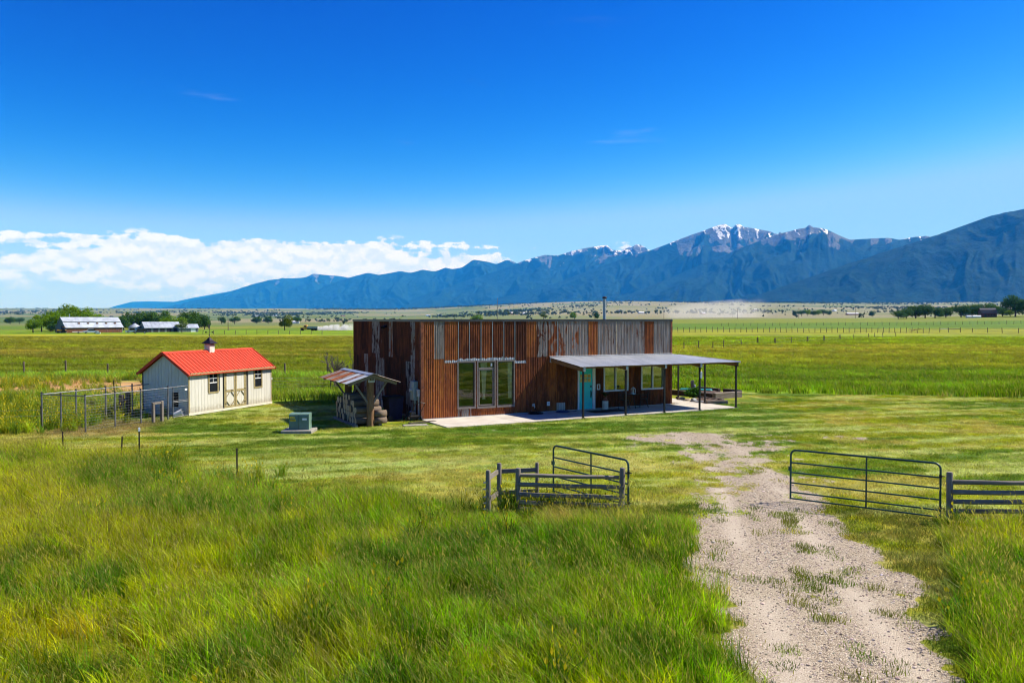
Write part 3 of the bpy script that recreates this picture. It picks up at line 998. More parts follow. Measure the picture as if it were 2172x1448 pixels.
ridge('mountain_ridge', [(1480, 668, 8000), (1560, 642, 8000), (1640, 614, 8000), (1720, 587, 8000), (1800, 559, 8000), (1890, 530, 8000), (1962, 508, 8000), (2030, 483, 8000), (2100, 458, 8000), (2172, 443, 8000), (2290, 432, 8000), (2420, 440, 7900), (2600, 470, 8000)],
      1900, 3, 0.2, 800, 1700, 2000, 0.3, 'dark forested foothill rising to the right edge')
ridge('mountain_peak', [(1230, 668, 11600), (1340, 622, 11600), (1400, 598, 11600), (1440, 582, 11600), (1500, 556, 11600), (1560, 531, 11600), (1620, 507, 11600), (1660, 495, 11600), (1690, 487, 11600), (1708, 484, 11600), (1714, 477, 11600), (1722, 483, 11600), (1745, 486, 11600), (1768, 496, 11600), (1800, 509, 11600), (1850, 507, 11600), (1880, 505, 11600), (1905, 509, 11600), (1935, 503, 11600), (1962, 500, 11600), (2000, 512, 11600), (2100, 540, 11600)],
      3200, 13, 0.31, 850, 1120, 1230, 1.0, 'pointed forested peak with thin snow streaks, right of the snowy summit')
ridge('mountain_summit', [(1020, 640, 14000), (1100, 622, 14000), (1180, 600, 14000), (1260, 570, 14000), (1330, 545, 14000), (1380, 531, 14000), (1446, 506, 14000), (1480, 494, 14000), (1504, 484, 14000), (1520, 479, 14000), (1537, 475.5, 14000), (1551, 485, 14000), (1560, 476, 14000), (1566, 476, 14000), (1576, 482, 14000), (1606, 486, 14000), (1632, 491, 14000), (1650, 500, 14000), (1700, 520, 14000), (1760, 540, 14000)],
      3600, 23, 0.33, 950, 1170, 1290, 1.0, 'highest rocky summit with a broad snowfield')
ridge('mountain_crest', [(860, 640, 16800), (920, 618, 16800), (1000, 592, 16800), (1060, 572, 16800), (1092, 561, 16800), (1113, 552, 16800), (1155, 541, 16800), (1183, 542, 16800), (1218, 532, 16800), (1246, 526, 16800), (1281, 520, 16800), (1291, 523, 16800), (1297, 530, 16800), (1316, 532, 16800), (1340, 524, 16800), (1358, 526, 16800), (1379, 532, 16800), (1420, 545, 16800), (1480, 570, 16800)],
      4200, 33, 0.33, 1000, 1230, 1230, 1.0, 'long rocky crest with snow patches above the house roof')
ridge('mountain_shoulder', [(560, 655, 19500), (640, 630, 19500), (700, 603, 19500), (742, 589, 19500), (780, 579, 19500), (805, 583, 19500), (850, 575.5, 19500), (871, 579, 19500), (899, 572.5, 19500), (924, 575.5, 19500), (945, 568, 19300), (959, 571, 19100), (980, 568, 18900), (1004, 551.5, 18700), (1029, 554.5, 18700), (1053, 560, 18700), (1074, 551.5, 18700), (1088, 555, 18700), (1110, 566, 18700), (1180, 590, 18700), (1300, 630, 18700)],
      4500, 43, 0.30, 1050, 1380, 1480, 0.8, 'forested shoulder of the range stepping down behind the house')
ridge('far_mountain', [(330, 662, 22500), (364, 649, 22500), (420, 635, 22500), (490, 617.5, 22500), (535, 603.5, 22500), (574, 595, 22500), (612, 591, 22500), (651, 588, 22500), (665, 581, 22500), (682, 582.5, 22500), (717, 585, 22500), (735, 588, 22500), (800, 600, 22500), (900, 630, 22500)],
      4800, 53, 0.24, 1000, 1130, 1440, 1.2, 'pale blue far mountain with a craggy top over the plain')
ridge('hazy_hills', [(200, 664, 29000), (245, 649, 29000), (280, 640, 29000), (315, 639, 29000), (371, 640, 29000), (413, 631, 29000), (483, 619, 29000), (540, 612, 29000), (620, 640, 29000)],
      4500, 63, 0.15, 1200, 5000, 6000, 0.4, 'faint low hills fading into haze at the far left')

# ------------------------------------------------------------------ haze
t = NT('haze')
t.n.remove(t.p)
pv = t.node('ShaderNodeVolumePrincipled', {'Color': (0.025, 0.31, 1.0), 'Density': 4.2e-5, 'Anisotropy': 0.0})
pv.inputs['Absorption Color'].default_value = (1, 1, 1, 1)
t.l.new(pv.outputs[0], t.out.inputs['Volume'])
M['haze'] = t.mat
MB().box((-26000, -9000, -12), (26000, 31000, 2100)).build('haze', M['haze'], kind='stuff', label='thin blue summer haze filling the valley air', category='haze')

# ------------------------------------------------------------------ scattered growth (stuff)
def clump_mesh(name, nb, rad, h, hv, w, bend, straw=0.1, lean=(-0.25, 0.0), segs=3, mat='grass', seedhead=0.0, leafy=False):
    rd = random.Random(hash(name) % 1000 if False else sum(map(ord, name)))
    V = []; F = []; A = []
    for b in range(nb):
        a = rd.uniform(0, 2 * math.pi); rr = rad * math.sqrt(rd.random())
        bx, by = rr * math.cos(a), rr * math.sin(a)
        hh = h * (1 + rd.uniform(-hv, hv))
        st = rd.random() < straw
        if st:
            hh *= 1.18
        da = rd.uniform(0, 2 * math.pi)
        bl = hh * bend * rd.uniform(0.3, 1.2)
        dx, dy = math.cos(da) * bl + lean[0] * hh * rd.uniform(.4, 1.2), math.sin(da) * bl + lean[1] * hh
        fa = rd.uniform(0, math.pi)
        wx, wy = math.cos(fa), math.sin(fa)
        ww = w * (0.55 if st else 1) * rd.uniform(0.7, 1.3)
        bv = 0.95 if st else rd.uniform(0.0, 0.85)
        o = len(V)
        for s in range(segs):
            u = s / segs
            k = ww * (1 - 0.55 * u) * (0.5 + u if leafy else 1)
            cx, cy, cz = bx + dx * u * u, by + dy * u * u, hh * u * (1 - 0.12 * u)
            V += [(cx - wx * k / 2, cy - wy * k / 2, cz), (cx + wx * k / 2, cy + wy * k / 2, cz)]
            A += [bv, bv]
        V.append((bx + dx, by + dy, hh * 0.88)); A.append(bv)
        for s in range(segs - 1):
            F.append((o + 2 * s, o + 2 * s + 1, o + 2 * s + 3, o + 2 * s + 2))
        e = o + 2 * (segs - 1)
        F.append((e, e + 1, e + 2))
        if st and seedhead:
            p = Vector((bx + dx, by + dy, hh * 0.88)); d = Vector((dx * .5, dy * .5, hh * .5)).normalized()
            q = len(V); sw = seedhead
            V += [p - d * .02, p + Vector((wx * sw, wy * sw, .03)), p + d * .09, p - Vector((wx * sw, wy * sw, -.03))]
            V = [tuple(v) for v in V]
            A += [1.0] * 4
            F.append((q, q + 1, q + 2, q + 3))
    me = bpy.data.meshes.new(name)
    me.from_pydata(V, [], F)
    me.materials.append(M[mat])
    a = me.attributes.new('blade', 'FLOAT', 'POINT'); a.data.foreach_set('value', A)
    return bpy.data.objects.new(name, me)


def make_collection(name, obs):
    c = bpy.data.collections.new(name)
    for o in obs:
        c.objects.link(o)
    return c


def scatter_group(coll):
    g = bpy.data.node_groups.new('scatter', 'GeometryNodeTree')
    g.interface.new_socket('Geometry', in_out='INPUT', socket_type='NodeSocketGeometry')
    g.interface.new_socket('Geometry', in_out='OUTPUT', socket_type='NodeSocketGeometry')
    N, L = g.nodes, g.links
    gi = N.new('NodeGroupInput'); go = N.new('NodeGroupOutput')
    iop = N.new('GeometryNodeInstanceOnPoints')
    ci = N.new('GeometryNodeCollectionInfo'); ci.inputs['Collection'].default_value = coll
    ci.inputs['Separate Children'].default_value = True; ci.inputs['Reset Children'].default_value = True

    def na(nm, tp):
        n = N.new('GeometryNodeInputNamedAttribute'); n.data_type = tp; n.inputs['Name'].default_value = nm
        return n.outputs['Attribute']
    L.new(gi.outputs[0], iop.inputs['Points'])
    L.new(ci.outputs[0], iop.inputs['Instance'])
    iop.inputs['Pick Instance'].default_value = True
    L.new(na('idx', 'INT'), iop.inputs['Instance Index'])
    er = N.new('FunctionNodeEulerToRotation')
    L.new(na('rot', 'FLOAT_VECTOR'), er.inputs[0])
    L.new(er.outputs[0], iop.inputs['Rotation'])
    L.new(na('scl', 'FLOAT_VECTOR'), iop.inputs['Scale'])
    L.new(iop.outputs[0], go.inputs[0])
    return g


def scatter(name, P, scl, coll, gcol, label, cat, rot=None):
    n = len(P)
    me = bpy.data.meshes.new(name)
    me.vertices.add(n); me.vertices.foreach_set('co', P.astype(np.float32).ravel())
    nidx = len(coll.objects)

    def A(nm, tp, arr, key):
        a = me.attributes.new(nm, tp, 'POINT'); a.data.foreach_set(key, arr.ravel())
    if rot is None:
        rot = np.zeros((n, 3)); rot[:, 2] = rng.normal(0, 1.1, n); rot[:, 0] = rng.normal(0, .08, n); rot[:, 1] = rng.normal(0, .08, n)
    if scl.ndim == 1:
        scl = np.repeat(scl[:, None], 3, 1)
    A('rot', 'FLOAT_VECTOR', rot.astype(np.float32), 'vector'); A('scl', 'FLOAT_VECTOR', scl.astype(np.float32), 'vector')
    A('idx', 'INT', rng.integers(0, nidx, n).astype(np.int32), 'value')
    A('gcol', 'FLOAT_COLOR', np.concatenate([gcol, np.ones((n, 1))], 1).astype(np.float32), 'color')
    o = obj(name, me, kind='stuff', label=label, category=cat)
    md = o.modifiers.new('scatter', 'NODES'); md.node_group = scatter_group(coll)
    return o


def sample(x0, x1, y0, y1, dens, maxd=None):
    n = int((x1 - x0) * (y1 - y0) * dens)
    X = rng.uniform(x0, x1, n); Y = rng.uniform(y0, y1, n)
    k = np.abs(X) < 0.74 * Y + 3.5
    return X[k], Y[k]


def vary(c, s=0.16, h=0.05):
    n = len(c)
    v = np.exp(rng.normal(0, s, n))[:, None]
    w = rng.normal(0, h, (n, 3)) + 1
    return np.clip(c * v * w, 0.001, 0.8)


# house footprint etc. to keep free
HB = Vector((-4.0127, 35.3568, 0)); HU = Vector((math.cos(BANG), math.sin(BANG), 0)); HV = Vector((-math.sin(BANG), math.cos(BANG), 0))
SB = Vector((-14.954, 36.767, 0)); SANG = math.atan2(5.4374, 2.185); SU = Vector((math.cos(SANG), math.sin(SANG), 0)); SV = Vector((-math.sin(SANG), math.cos(SANG), 0))


def free_of_buildings(X, Y):
    u = (X - HB.x) * HU.x + (Y - HB.y) * HU.y; v = (X - HB.x) * HV.x + (Y - HB.y) * HV.y
    a = (u > -0.02) & (u < 14.0) & (v > -0.05) & (v < 10.5)
    pad = (u > -0.02) & (u < 15.98) & (v > -2.84) & (v < 2.45) & ((u < 14.1) | (u > -1))
    log = (u > -3.3) & (u < -1.2) & (v > -1.0) & (v < 3.2)
    trash = (u > -1.6) & (u < 0.05) & (v > 0.2) & (v < 4.5)
    s = (X - SB.x) * SU.x + (Y - SB.y) * SU.y; w = (X - SB.x) * SV.x + (Y - SB.y) * SV.y
    sh = (s > -0.05) & (s < 5.95) & (w > -0.05) & (w < 2.95)
    tp = (X > -9.3) & (X < -7.7) & (Y > 30.8) & (Y < 32.5) & (np.abs((X + 8.5) * 1 + (Y - 31.6) * .0) < .75)
    bed = (u > 16.1) & (u < 21.3) & (v > -1.2) & (v < 4.4)
    return ~(a | pad | log | sh | trash | tp | bed)


C_TALL = make_collection('tall_clumps', [clump_mesh('tall_clump_%d' % i, 42, 0.17, 0.56, 0.45, 0.0105, 0.36, 0.12, (-0.22, -0.05), 3, 'grass', 0.006) for i in range(7)])
C_LAWN = make_collection('lawn_clumps', [clump_mesh('lawn_clump_%d' % i, 44, 0.23, 0.06, 0.5, 0.013, 0.9, 0.06, (0, 0), 2, 'grass') for i in range(5)])
C_FIELD = make_collection('field_clumps', [clump_mesh('field_clump_%d' % i, 30, 0.40, 0.50, 0.35, 0.035, 0.35, 0.12, (-0.25, 0), 2, 'grass') for i in range(5)])
C_WEED = make_collection('weed_clumps', [clump_mesh('weed_clump_%d' % i, 60, 0.22, 0.6, 0.5, 0.03, 0.5, 0.14, (0, 0), 2, 'weed', 0.03, True) for i in range(4)])

# tall meadow in front of the fence
X, Y = sample(-26, 17, 4.5, 30, 34)
c, g, tall, lawn, soil = ground_col(X, Y)
k = rng.random(len(X)) < tall * (0.45 + 0.55 * sstep(fbm(X * .8, Y * .8, 2, 91), .3, .5))
X, Y, c, tall = X[k], Y[k], c[k], tall[k]
hgt = 0.35 + 0.85 * fbm(X * 0.45, Y * 0.45, 3, 92) + 0.45 * (fbm(X * 1.5, Y * 1.5, 2, 93) - .5)
edge = sstep(tall, 0.2, 1.0)
hgt *= 0.5 + 0.5 * edge
fy = np.interp(X, _FX[:, 0], _FX[:, 1])
hgt *= 1 - 0.5 * np.exp(-((Y - fy) / 1.3) ** 2) * sstep(X, -3, -.5)
sc_ = np.stack([np.full(len(X), 1.0), np.full(len(X), 1.0), hgt], 1) * rng.uniform(.85, 1.15, len(X))[:, None]
scatter('tall_grass', np.stack([X, Y, np.zeros(len(X))], 1), sc_, C_TALL, vary(c * 1.35, 0.42, 0.10), 'tall uncut meadow grass in the foreground and beside the gravel track', 'grass')

# ripe seed stalks and broad-leaved weeds mixed into the meadow
C_STALK = make_collection('stalk_clumps', [clump_mesh('stalk_clump_%d' % i, 9, 0.16, 0.85, 0.3, 0.007, 0.35, 0.75, (-0.3, 0), 3, 'grass', 0.013) for i in range(4)])
X, Y = sample(-26, 17, 4.5, 30, 5.0)
c, g, tall, lawn, soil = ground_col(X, Y)
k = rng.random(len(X)) < tall * sstep(fbm(X * .3 + 3, Y * .4, 3, 191), .40, .64)
X, Y, c = X[k], Y[k], c[k]
fy = np.interp(X, _FX[:, 0], _FX[:, 1])
sz = rng.uniform(.65, 1.1, len(X)) * (1 - .35 * np.exp(-((Y - fy) / 1.2) ** 2))
scatter('seed_stalks', np.stack([X, Y, np.zeros(len(X))], 1), sz, C_STALK, vary(c * 1.3, .2), 'ripe straw-coloured seed stalks standing over the meadow grass', 'grass')
X, Y = sample(-26, 17, 4.5, 28, 1.6)
c, g, tall, lawn, soil = ground_col(X, Y)
k = rng.random(len(X)) < tall * sstep(fbm(X * .35 + 9, Y * .35, 3, 193), .54, .68)
X, Y = X[k], Y[k]
scatter('meadow_weeds', np.stack([X, Y, np.zeros(len(X))], 1), rng.uniform(.5, .95, len(X)), C_WEED, vary(np.repeat(np.array([[.07, .17, .006]]), len(X), 0), .35, .1), 'broad-leaved green weeds among the meadow grass', 'weeds')

# mown yard
X, Y = sample(-34, 34, 14, 47, 17)
c, g, tall, lawn, soil = ground_col(X, Y)
k = (rng.random(len(X)) < lawn * np.clip(1 - g * 1.3, 0.0, 1)) & free_of_buildings(X, Y)
X, Y, c = X[k], Y[k], c[k]
hgt = 0.55 + 0.9 * fbm(X * .6, Y * .6, 3, 95)
scatter('lawn_grass', np.stack([X, Y, np.zeros(len(X))], 1), np.stack([np.ones(len(X)), np.ones(len(X)), hgt], 1), C_LAWN, vary(c * 1.5, 0.30, 0.07), 'short mown grass of the yard around the house', 'grass', rot=np.stack([rng.normal(0, .05, len(X)), rng.normal(0, .05, len(X)), rng.uniform(0, 6.28, len(X))], 1))

# short shoulder grass and tufts on the track
X, Y = sample(1.5, 11, 5, 19, 40)
c, g, tall, lawn, soil = ground_col(X, Y)
k = (rng.random(len(X)) < (1 - tall) * np.maximum((1 - sstep(g, 0.05, 0.42)) * 0.9, track_crown(X, Y) * .75))
X, Y, c = X[k], Y[k], c[k]
c = c * 0.5 + np.array([0.06, 0.135, 0.01]) * 0.5
hgt = 0.5 + 1.5 * fbm(X * 1.2, Y * 1.2, 3, 96)
scatter('track_grass', np.stack([X, Y, np.zeros(len(X))], 1), np.stack([np.ones(len(X)) * .8, np.ones(len(X)) * .8, hgt], 1), C_LAWN, vary(c, 0.25, 0.06), 'low green tufts along the middle and edges of the gravel track', 'grass', rot=np.stack([rng.normal(0, .1, len(X)), rng.normal(0, .1, len(X)), rng.uniform(0, 6.28, len(X))], 1))

# fields beyond the yard
X, Y = sample(-150, 150, 40, 200, 3.2)
c, g, tall, lawn, soil = ground_col(X, Y)
keep = np.interp(Y, [40, 60, 90, 130, 200], [1.0, 0.9, 0.5, 0.26, 0.13])
k = (rng.random(len(X)) < keep * (1 - lawn) * (1 - soil * 0.97)) & free_of_buildings(X, Y)
X, Y, c, keep = X[k], Y[k], c[k], keep[k]
hgt = 0.5 + 0.9 * fbm(X * 0.1, Y * 0.18, 3, 97)
weedy = np.exp(-((Y - 61.5) / 2.6) ** 2) * (X < 0)
hgt += weedy * 0.7
wid = np.interp(Y, [40, 90, 200], [1.0, 1.5, 2.6])
hgt *= np.interp(Y, [40, 60, 200], [1.0, 0.62, 0.5])
scatter('field_grass', np.stack([X, Y, terrain(X, Y)], 1), np.stack([wid, wid, hgt], 1), C_FIELD, vary(c * 1.35, 0.30, 0.08), 'uncut pasture grass of the fields behind the buildings', 'grass')

# yellow-green weeds left of the kennel and in the fence strips
pts = []
for (cx, cy, sxx, syy, n_) in ((-21.2, 32.6, 1.5, 1.2, 90), (-24, 36, 2.0, 2.5, 110), (-27, 40, 2.6, 3.5, 120), (-19.2, 36.5, 1.1, 1.5, 60), (-18.9, 33.8, .5, 1.0, 30), (-21, 42, 2.5, 2.0, 90), (-31, 44, 4, 3.0, 110), (-29, 57, 8, 2.0, 120), (-36, 51, 4, 2.5, 120), (-10.8, 25.2, .35, .3, 6), (-7.4, 22.0, .35, .3, 8)):
    pts.append(np.stack([rng.normal(cx, sxx, n_), rng.normal(cy, syy, n_)], 1))
P = np.concatenate(pts)
P = P[free_of_buildings(P[:, 0], P[:, 1])]
yel = rng.random(len(P))[:, None]
wc = np.array([0.12, 0.24, 0.012]) * (1 - yel) + np.array([0.33, 0.38, 0.012]) * yel
scatter('yellow_weeds', np.concatenate([P, np.zeros((len(P), 1))], 1), rng.uniform(.4, .95, len(P)), C_WEED, vary(wc, .2), 'bright yellow-green weeds growing left of the wire kennel', 'weeds')
# dark leafy plants under the corner fence
P = np.stack([rng.normal(0.5, 0.55, 34), rng.normal(18.9, .35, 34)], 1)
P = np.concatenate([P, np.stack([rng.normal(1.7, .6, 20), rng.normal(18.3, .12, 20)], 1)])
scatter('fence_weeds', np.concatenate([P, np.zeros((len(P), 1))], 1), rng.uniform(.35, .7, len(P)), C_WEED, vary(np.repeat(np.array([[0.035, 0.11, 0.012]]), len(P), 0), .25), 'dark green leafy weeds at the foot of the rail fence', 'weeds')

# loose stones on the track
def stone_mesh(name, seed):
    rd = random.Random(seed)
    t_ = (1 + 5 ** .5) / 2
    v = [Vector(p).normalized() for p in [(-1, t_, 0), (1, t_, 0), (-1, -t_, 0), (1, -t_, 0), (0, -1, t_), (0, 1, t_), (0, -1, -t_), (0, 1, -t_), (t_, 0, -1), (t_, 0, 1), (-t_, 0, -1), (-t_, 0, 1)]]
    f = [(0, 11, 5), (0, 5, 1), (0, 1, 7), (0, 7, 10), (0, 10, 11), (1, 5, 9), (5, 11, 4), (11, 10, 2), (10, 7, 6), (7, 1, 8), (3, 9, 4), (3, 4, 2), (3, 2, 6), (3, 6, 8), (3, 8, 9), (4, 9, 5), (2, 4, 11), (6, 2, 10), (8, 6, 7), (9, 8, 1)]
    v = [p * rd.uniform(.75, 1.2) for p in v]
    return [(p.x, p.y, p.z * .65) for p in v], f


t = NT('pebble')
pc = t.attr('gcol', 'INSTANCER', 'Color')
t.P(Base_Color=pc, Roughness=0.9, Specular_IOR_Level=0.2)
M['pebble'] = t.mat
obs = []
for i in range(4):
    v, f = stone_mesh('pebble', i)
    me = bpy.data.meshes.new('pebble'); me.from_pydata(v, [], f); me.materials.append(M['pebble'])
    obs.append(bpy.data.objects.new('pebble', me))
C_PEB = make_collection('pebbles', obs)
X, Y = sample(0, 16, 5, 33, 520)
g, tall, lawn, soil = zones(X, Y)
k = (rng.random(len(X)) < np.maximum(sstep(g, 0.3, 0.8) * np.interp(Y, [5, 15, 33], [1, .7, .35]) * (1 - .72 * wheel_ruts(X, Y)), .07 * sstep(g, .0, .1)))
X, Y = X[k], Y[k]
b = rng.random(len(X))[:, None]
pcx = np.array([0.22, 0.17, 0.13]) * (1 - b) + np.array([0.58, 0.49, 0.41]) * b
scatter('gravel', np.stack([X, Y, np.full(len(X), .002)], 1), rng.gamma(1.8, 0.0042, len(X)) + 0.003, C_PEB, vary(pcx, .15, .05), 'loose pinkish gravel stones covering the farm track', 'gravel', rot=np.stack([rng.uniform(-.3, .3, len(X)), rng.uniform(-.3, .3, len(X)), rng.uniform(0, 6.28, len(X))], 1))

# ------------------------------------------------------------------ the house
house = thing('metal_clad_house', 'flat-roofed house clad in rusty corrugated metal sheets', 'house', HB, BANG)
HW, HD, HH = 13.97, 10.4, 4.46
CT = 0.16                                            # wall thickness

# openings in the front wall (u0,u1,z0,z1)
W1, W2, W3 = (1.74, 2.60, 0.47, 2.56), (2.73, 3.62, 0.45, 2.56), (3.74, 4.63, 0.45, 2.56)
WA, WB_ = (9.74, 11.17, 0.92, 2.12), (12.06, 13.50, 0.92, 2.12)
DR = (8.22, 9.14, 0.02, 2.10)
ops = [W1, W2, W3, WA, WB_, DR]
core = MB()
cuts = sorted(set([0.0, HW] + [o[0] for o in ops] + [o[1] for o in ops]))
for a, b in zip(cuts[:-1], cuts[1:]):
    hit = [o for o in ops if o[0] <= a + 1e-6 and o[1] >= b - 1e-6]
    if hit:
        o = hit[0]
        if o[2] > 0.05:
            core.box((a, 0.0, -0.05), (b, CT, o[2]))
        core.box((a, 0.0, o[3]), (b, CT, HH - 0.03))
    else:
        core.box((a, 0.0, -0.05), (b, CT, HH - 0.03))
core.build('wall', M['interior'], house)
side = MB()
side.box((0.0, CT, -0.05), (CT, HD, HH - 0.03))
side.box((CT, HD - CT, -0.05), (HW, HD, HH - 0.03))
ro = (1.3, 2.8, 0.95, 2.0)
side.box((HW - CT, CT, -0.05), (HW, ro[0], HH - 0.03))
side.box((HW - CT, ro[1], -0.05), (HW, HD - CT, HH - 0.03))
side.box((HW - CT, ro[0], -0.05), (HW, ro[1], ro[2]))
side.box((HW - CT, ro[0], ro[3]), (HW, ro[1], HH - 0.03))
side.build('side_wall', M['interior'], house)
MB().box((CT, CT, -0.04), (HW - CT, HD - CT, 0.03)).build('floor', M['interior'], house)
MB().box((CT, CT, 2.75), (HW - CT, HD - CT, 2.85)).build('ceiling', M['interior'], house)
MB().box((6.6, CT, 0.03), (6.72, HD - CT, 2.75)).build('inner_wall', M['interior'], house)
MB().box((6.72, 4.6, 0.03), (HW - CT, 4.72, 2.75)).build('inner_wall', M['interior'], house)
rfm = MB()
rfm.box((-0.03, -0.03, HH - 0.03), (HW + 0.03, HD + 0.03, HH + 0.0))
roof = rfm.build('roof', M['coping'], house)
cp = MB()
cp.box((-0.05, -0.05, HH), (HW + 0.05, 0.10, HH + 0.045))
cp.box((-0.05, 0.10, HH), (0.10, HD + 0.05, HH + 0.045))
cp.box((HW - 0.10, 0.10, HH), (HW + 0.05, HD + 0.05, HH + 0.045))
cp.box((0.10, HD - 0.10, HH), (HW - 0.10, HD + 0.05, HH + 0.045))
cp.box((-0.05, -0.062, HH - 0.07), (HW + 0.05, -0.032, HH - 0.001))
cp.box((-0.062, -0.03, HH - 0.07), (-0.032, HD + 0.05, HH - 0.001))
cp.build('coping', M['coping'], roof)


def corrugated(w, h, pitch=0.09, amp=0.013, seg=6, axis='u', phase=0.0):
    """sheet in x (width) and z (height); ridges stand out towards -y"""
    n = max(2, int(round(w / pitch * seg)))
    V = []; F = []
    for i in range(n + 1):
        x = w * i / n
        y = -amp * (1 + math.cos(2 * math.pi * x / pitch + phase))
        V += [(x, y, 0), (x, y, h)]
    for i in range(n):
        F.append((2 * i, 2 * i + 2, 2 * i + 3, 2 * i + 1))
    me = bpy.data.meshes.new('siding_sheet')
    me.from_pydata(V, [], F)
    me.materials.append(M['rust_sheet'])
    me.polygons.foreach_set('use_smooth', [True] * len(F))
    return me


_sk = [0]


def sheet(u0, u1, z0, z1, galv, tone, strip=0.0, wall='front', lap=0.012, v=None, lift=0.0):
    _sk[0] += 1
    me = corrugated(u1 - u0 + lap, z1 - z0)
    off = 0.004 + 0.003 * (_sk[0] % 2) + lift
    if wall == 'front':
        o = obj('siding_sheet', me, house, (u0, -off, z0))
    elif wall == 'left':
        o = obj('siding_sheet', me, house, (-off, u1, z0), -math.pi / 2)
    else:
        o = obj('siding_sheet', me, house, (HW + off, u0, z0), math.pi / 2)
    o['galv'] = float(galv); o['tone'] = float(tone); o['strip'] = float(strip)
    return o


TOP = HH - 0.06
BOT = 0.07
# upper course, left to right
for a in [(0.08, 0.59, 2.74, .22, .72), (0.59, 1.06, 2.72, .74, .35), (1.10, 1.76, 2.53, .08, .62, 1), (1.76, 2.30, 2.60, .05, .5, 1), (2.30, 2.89, 2.60, .03, .42, 1), (2.89, 3.48, 2.60, .05, .55, 1), (3.48, 4.07, 2.60, .06, .5, 1), (4.07, 4.66, 2.60, .04, .42, 1), (4.66, 5.27, 2.43, .10, .36, 1),
          (5.27, 5.84, 2.70, .10, .62), (5.84, 6.45, 2.70, .42, .5), (6.45, 7.01, 2.70, .38, .72), (7.01, 7.58, 2.70, .52, .72), (7.58, 8.22, 2.70, .50, .72), (8.22, 8.75, 2.68, .92, .4), (8.75, 9.34, 2.68, .02, .70), (9.34, 9.85, 2.68, .80, .5), (9.85, 10.46, 2.68, .66, .62), (10.46, 11.09, 2.68, .78, .6), (11.09, 11.69, 2.68, .84, .4), (11.69, 12.21, 2.68, .66, .6), (12.21, 12.81, 2.68, .0, .68), (12.81, 13.42, 2.68, .80, .45), (13.42, 13.93, 2.68, .88, .4)]:
    u0, u1, z0, ga, to = a[:5]
    sheet(u0, u1, z0, TOP, ga, to, a[5] if len(a) > 5 else 0, lift=0.008)
# lower course
for u0, u1, z1, ga, to in [(0.08, 0.59, 2.78, .06, .74), (0.59, 1.06, 2.76, .02, .80), (1.06, 1.73, 2.57, .10, .70), (4.65, 5.27, 2.47, .05, .68), (5.27, 5.84, 2.74, .22, .55), (5.84, 6.45, 2.74, .16, .55), (6.45, 7.01, 2.74, .14, .6), (7.01, 7.6, 2.72, .2, .55), (7.6, 8.16, 2.72, .16, .55)]:
    sheet(u0, u1, BOT, z1, ga, to)
for u0, u1, ga, to in [(1.73, 2.3, .5, .5), (2.3, 2.9, .35, .55), (2.9, 3.5, .12, .6), (3.5, 4.1, .1, .65), (4.1, 4.65, .15, .6)]:
    sheet(u0, u1, BOT, 0.41, ga, to)
for u0, u1, z0, z1, ga, to in [(8.16, 9.18, 2.16, 2.70, .1, .4), (9.20, 9.70, BOT, 2.70, .12, .4), (9.70, 10.3, BOT, 0.87, .2, .45), (10.3, 10.9, BOT, 0.87, .1, .4), (10.9, 11.21, BOT, 0.87, .1, .4), (9.70, 11.21, 2.17, 2.70, .1, .4), (11.21, 11.6, BOT, 2.70, .15, .45), (11.6, 12.02, BOT, 2.70, .08, .35), (12.02, 12.6, BOT, .87, .25, .4), (12.6, 13.2, BOT, .87, .12, .35), (13.2, 13.54, BOT, .87, .1, .4), (12.02, 13.54, 2.17, 2.70, .1, .4), (13.54, 13.93, BOT, 2.70, .15, .4)]:
    sheet(u0, u1, z0, z1, ga, to)
# left wall, two courses; rust tones darkened further to carry the wall's shade
lv = [0.1, .72, 1.31, 1.94, 2.54, 3.15, 3.75, 4.34, 5.05, 5.74, 6.42, 7.01, 7.71, 8.35, 9.01, 9.71, 10.37]
lg = [(0.03, 0.26), (0.47, 0.43), (0.02, 0.13), (0.03, 0.23), (0.02, 0.14), (0.03, 0.16), (0.47, 0.66), (0.02, 0.06), (0.24, 0.23), (0.47, 0.18), (0.47, 0.03), (0.09, 0.43), (0.03, 0.23), (0.03, 0.16), (0.02, 0.21), (0.03, 0.18)]
lh = [(0.03, 0.23), (0.47, 0.43), (0.47, 0.03), (0.04, 0.18), (0.02, 0.13), (0.10, 0.26), (0.19, 0.23), (0.03, 0.13), (0.47, 0.48), (0.47, 0.08), (0.03, 0.16), (0.03, 0.18), (0.47, 0.33), (0.03, 0.18), (0.02, 0.18), (0.03, 0.16)]
for i in range(16):
    zs = 2.66 + 0.12 * math.sin(i * 2.1) + (0.1 if i % 4 == 1 else 0)
    sheet(lv[i], lv[i + 1], zs, TOP, lg[i][0], lg[i][1], 0, 'left', lift=0.008)
    sheet(lv[i], lv[i + 1], BOT, zs + 0.05, lh[i][0], lh[i][1], 0, 'left')
rdm = random.Random(5)
for i in range(16):
    for z0, z1 in ((2.7, TOP), (BOT, 2.74)):
        a, b = lv[i], lv[i + 1]
        if z0 < 1 and b > ro[0] - .05 and a < ro[1] + .05:
            sheet(a, b, BOT, ro[2] - .03, rdm.random() * .4, .45, 0, 'right'); sheet(a, b, ro[3] + .05, z1, rdm.random() * .4, .45, 0, 'right')
        else:
            sheet(a, b, z0, z1, rdm.random() * .5, rdm.uniform(.3, .6), 0, 'right', lift=.008 if z0 > 1 else 0)
MB().box((-.05, -.05, BOT), (.085, -.031, TOP)).box((-.05, -.031, BOT), (-.031, .11, TOP)).build('corner_trim', M['rust'], house)
MB().box((HW - .06, -.046, BOT), (HW + .05, -.031, TOP)).box((HW + .031, -.031, BOT), (HW + .05, .11, TOP)).build('corner_trim', M['rust'], house)
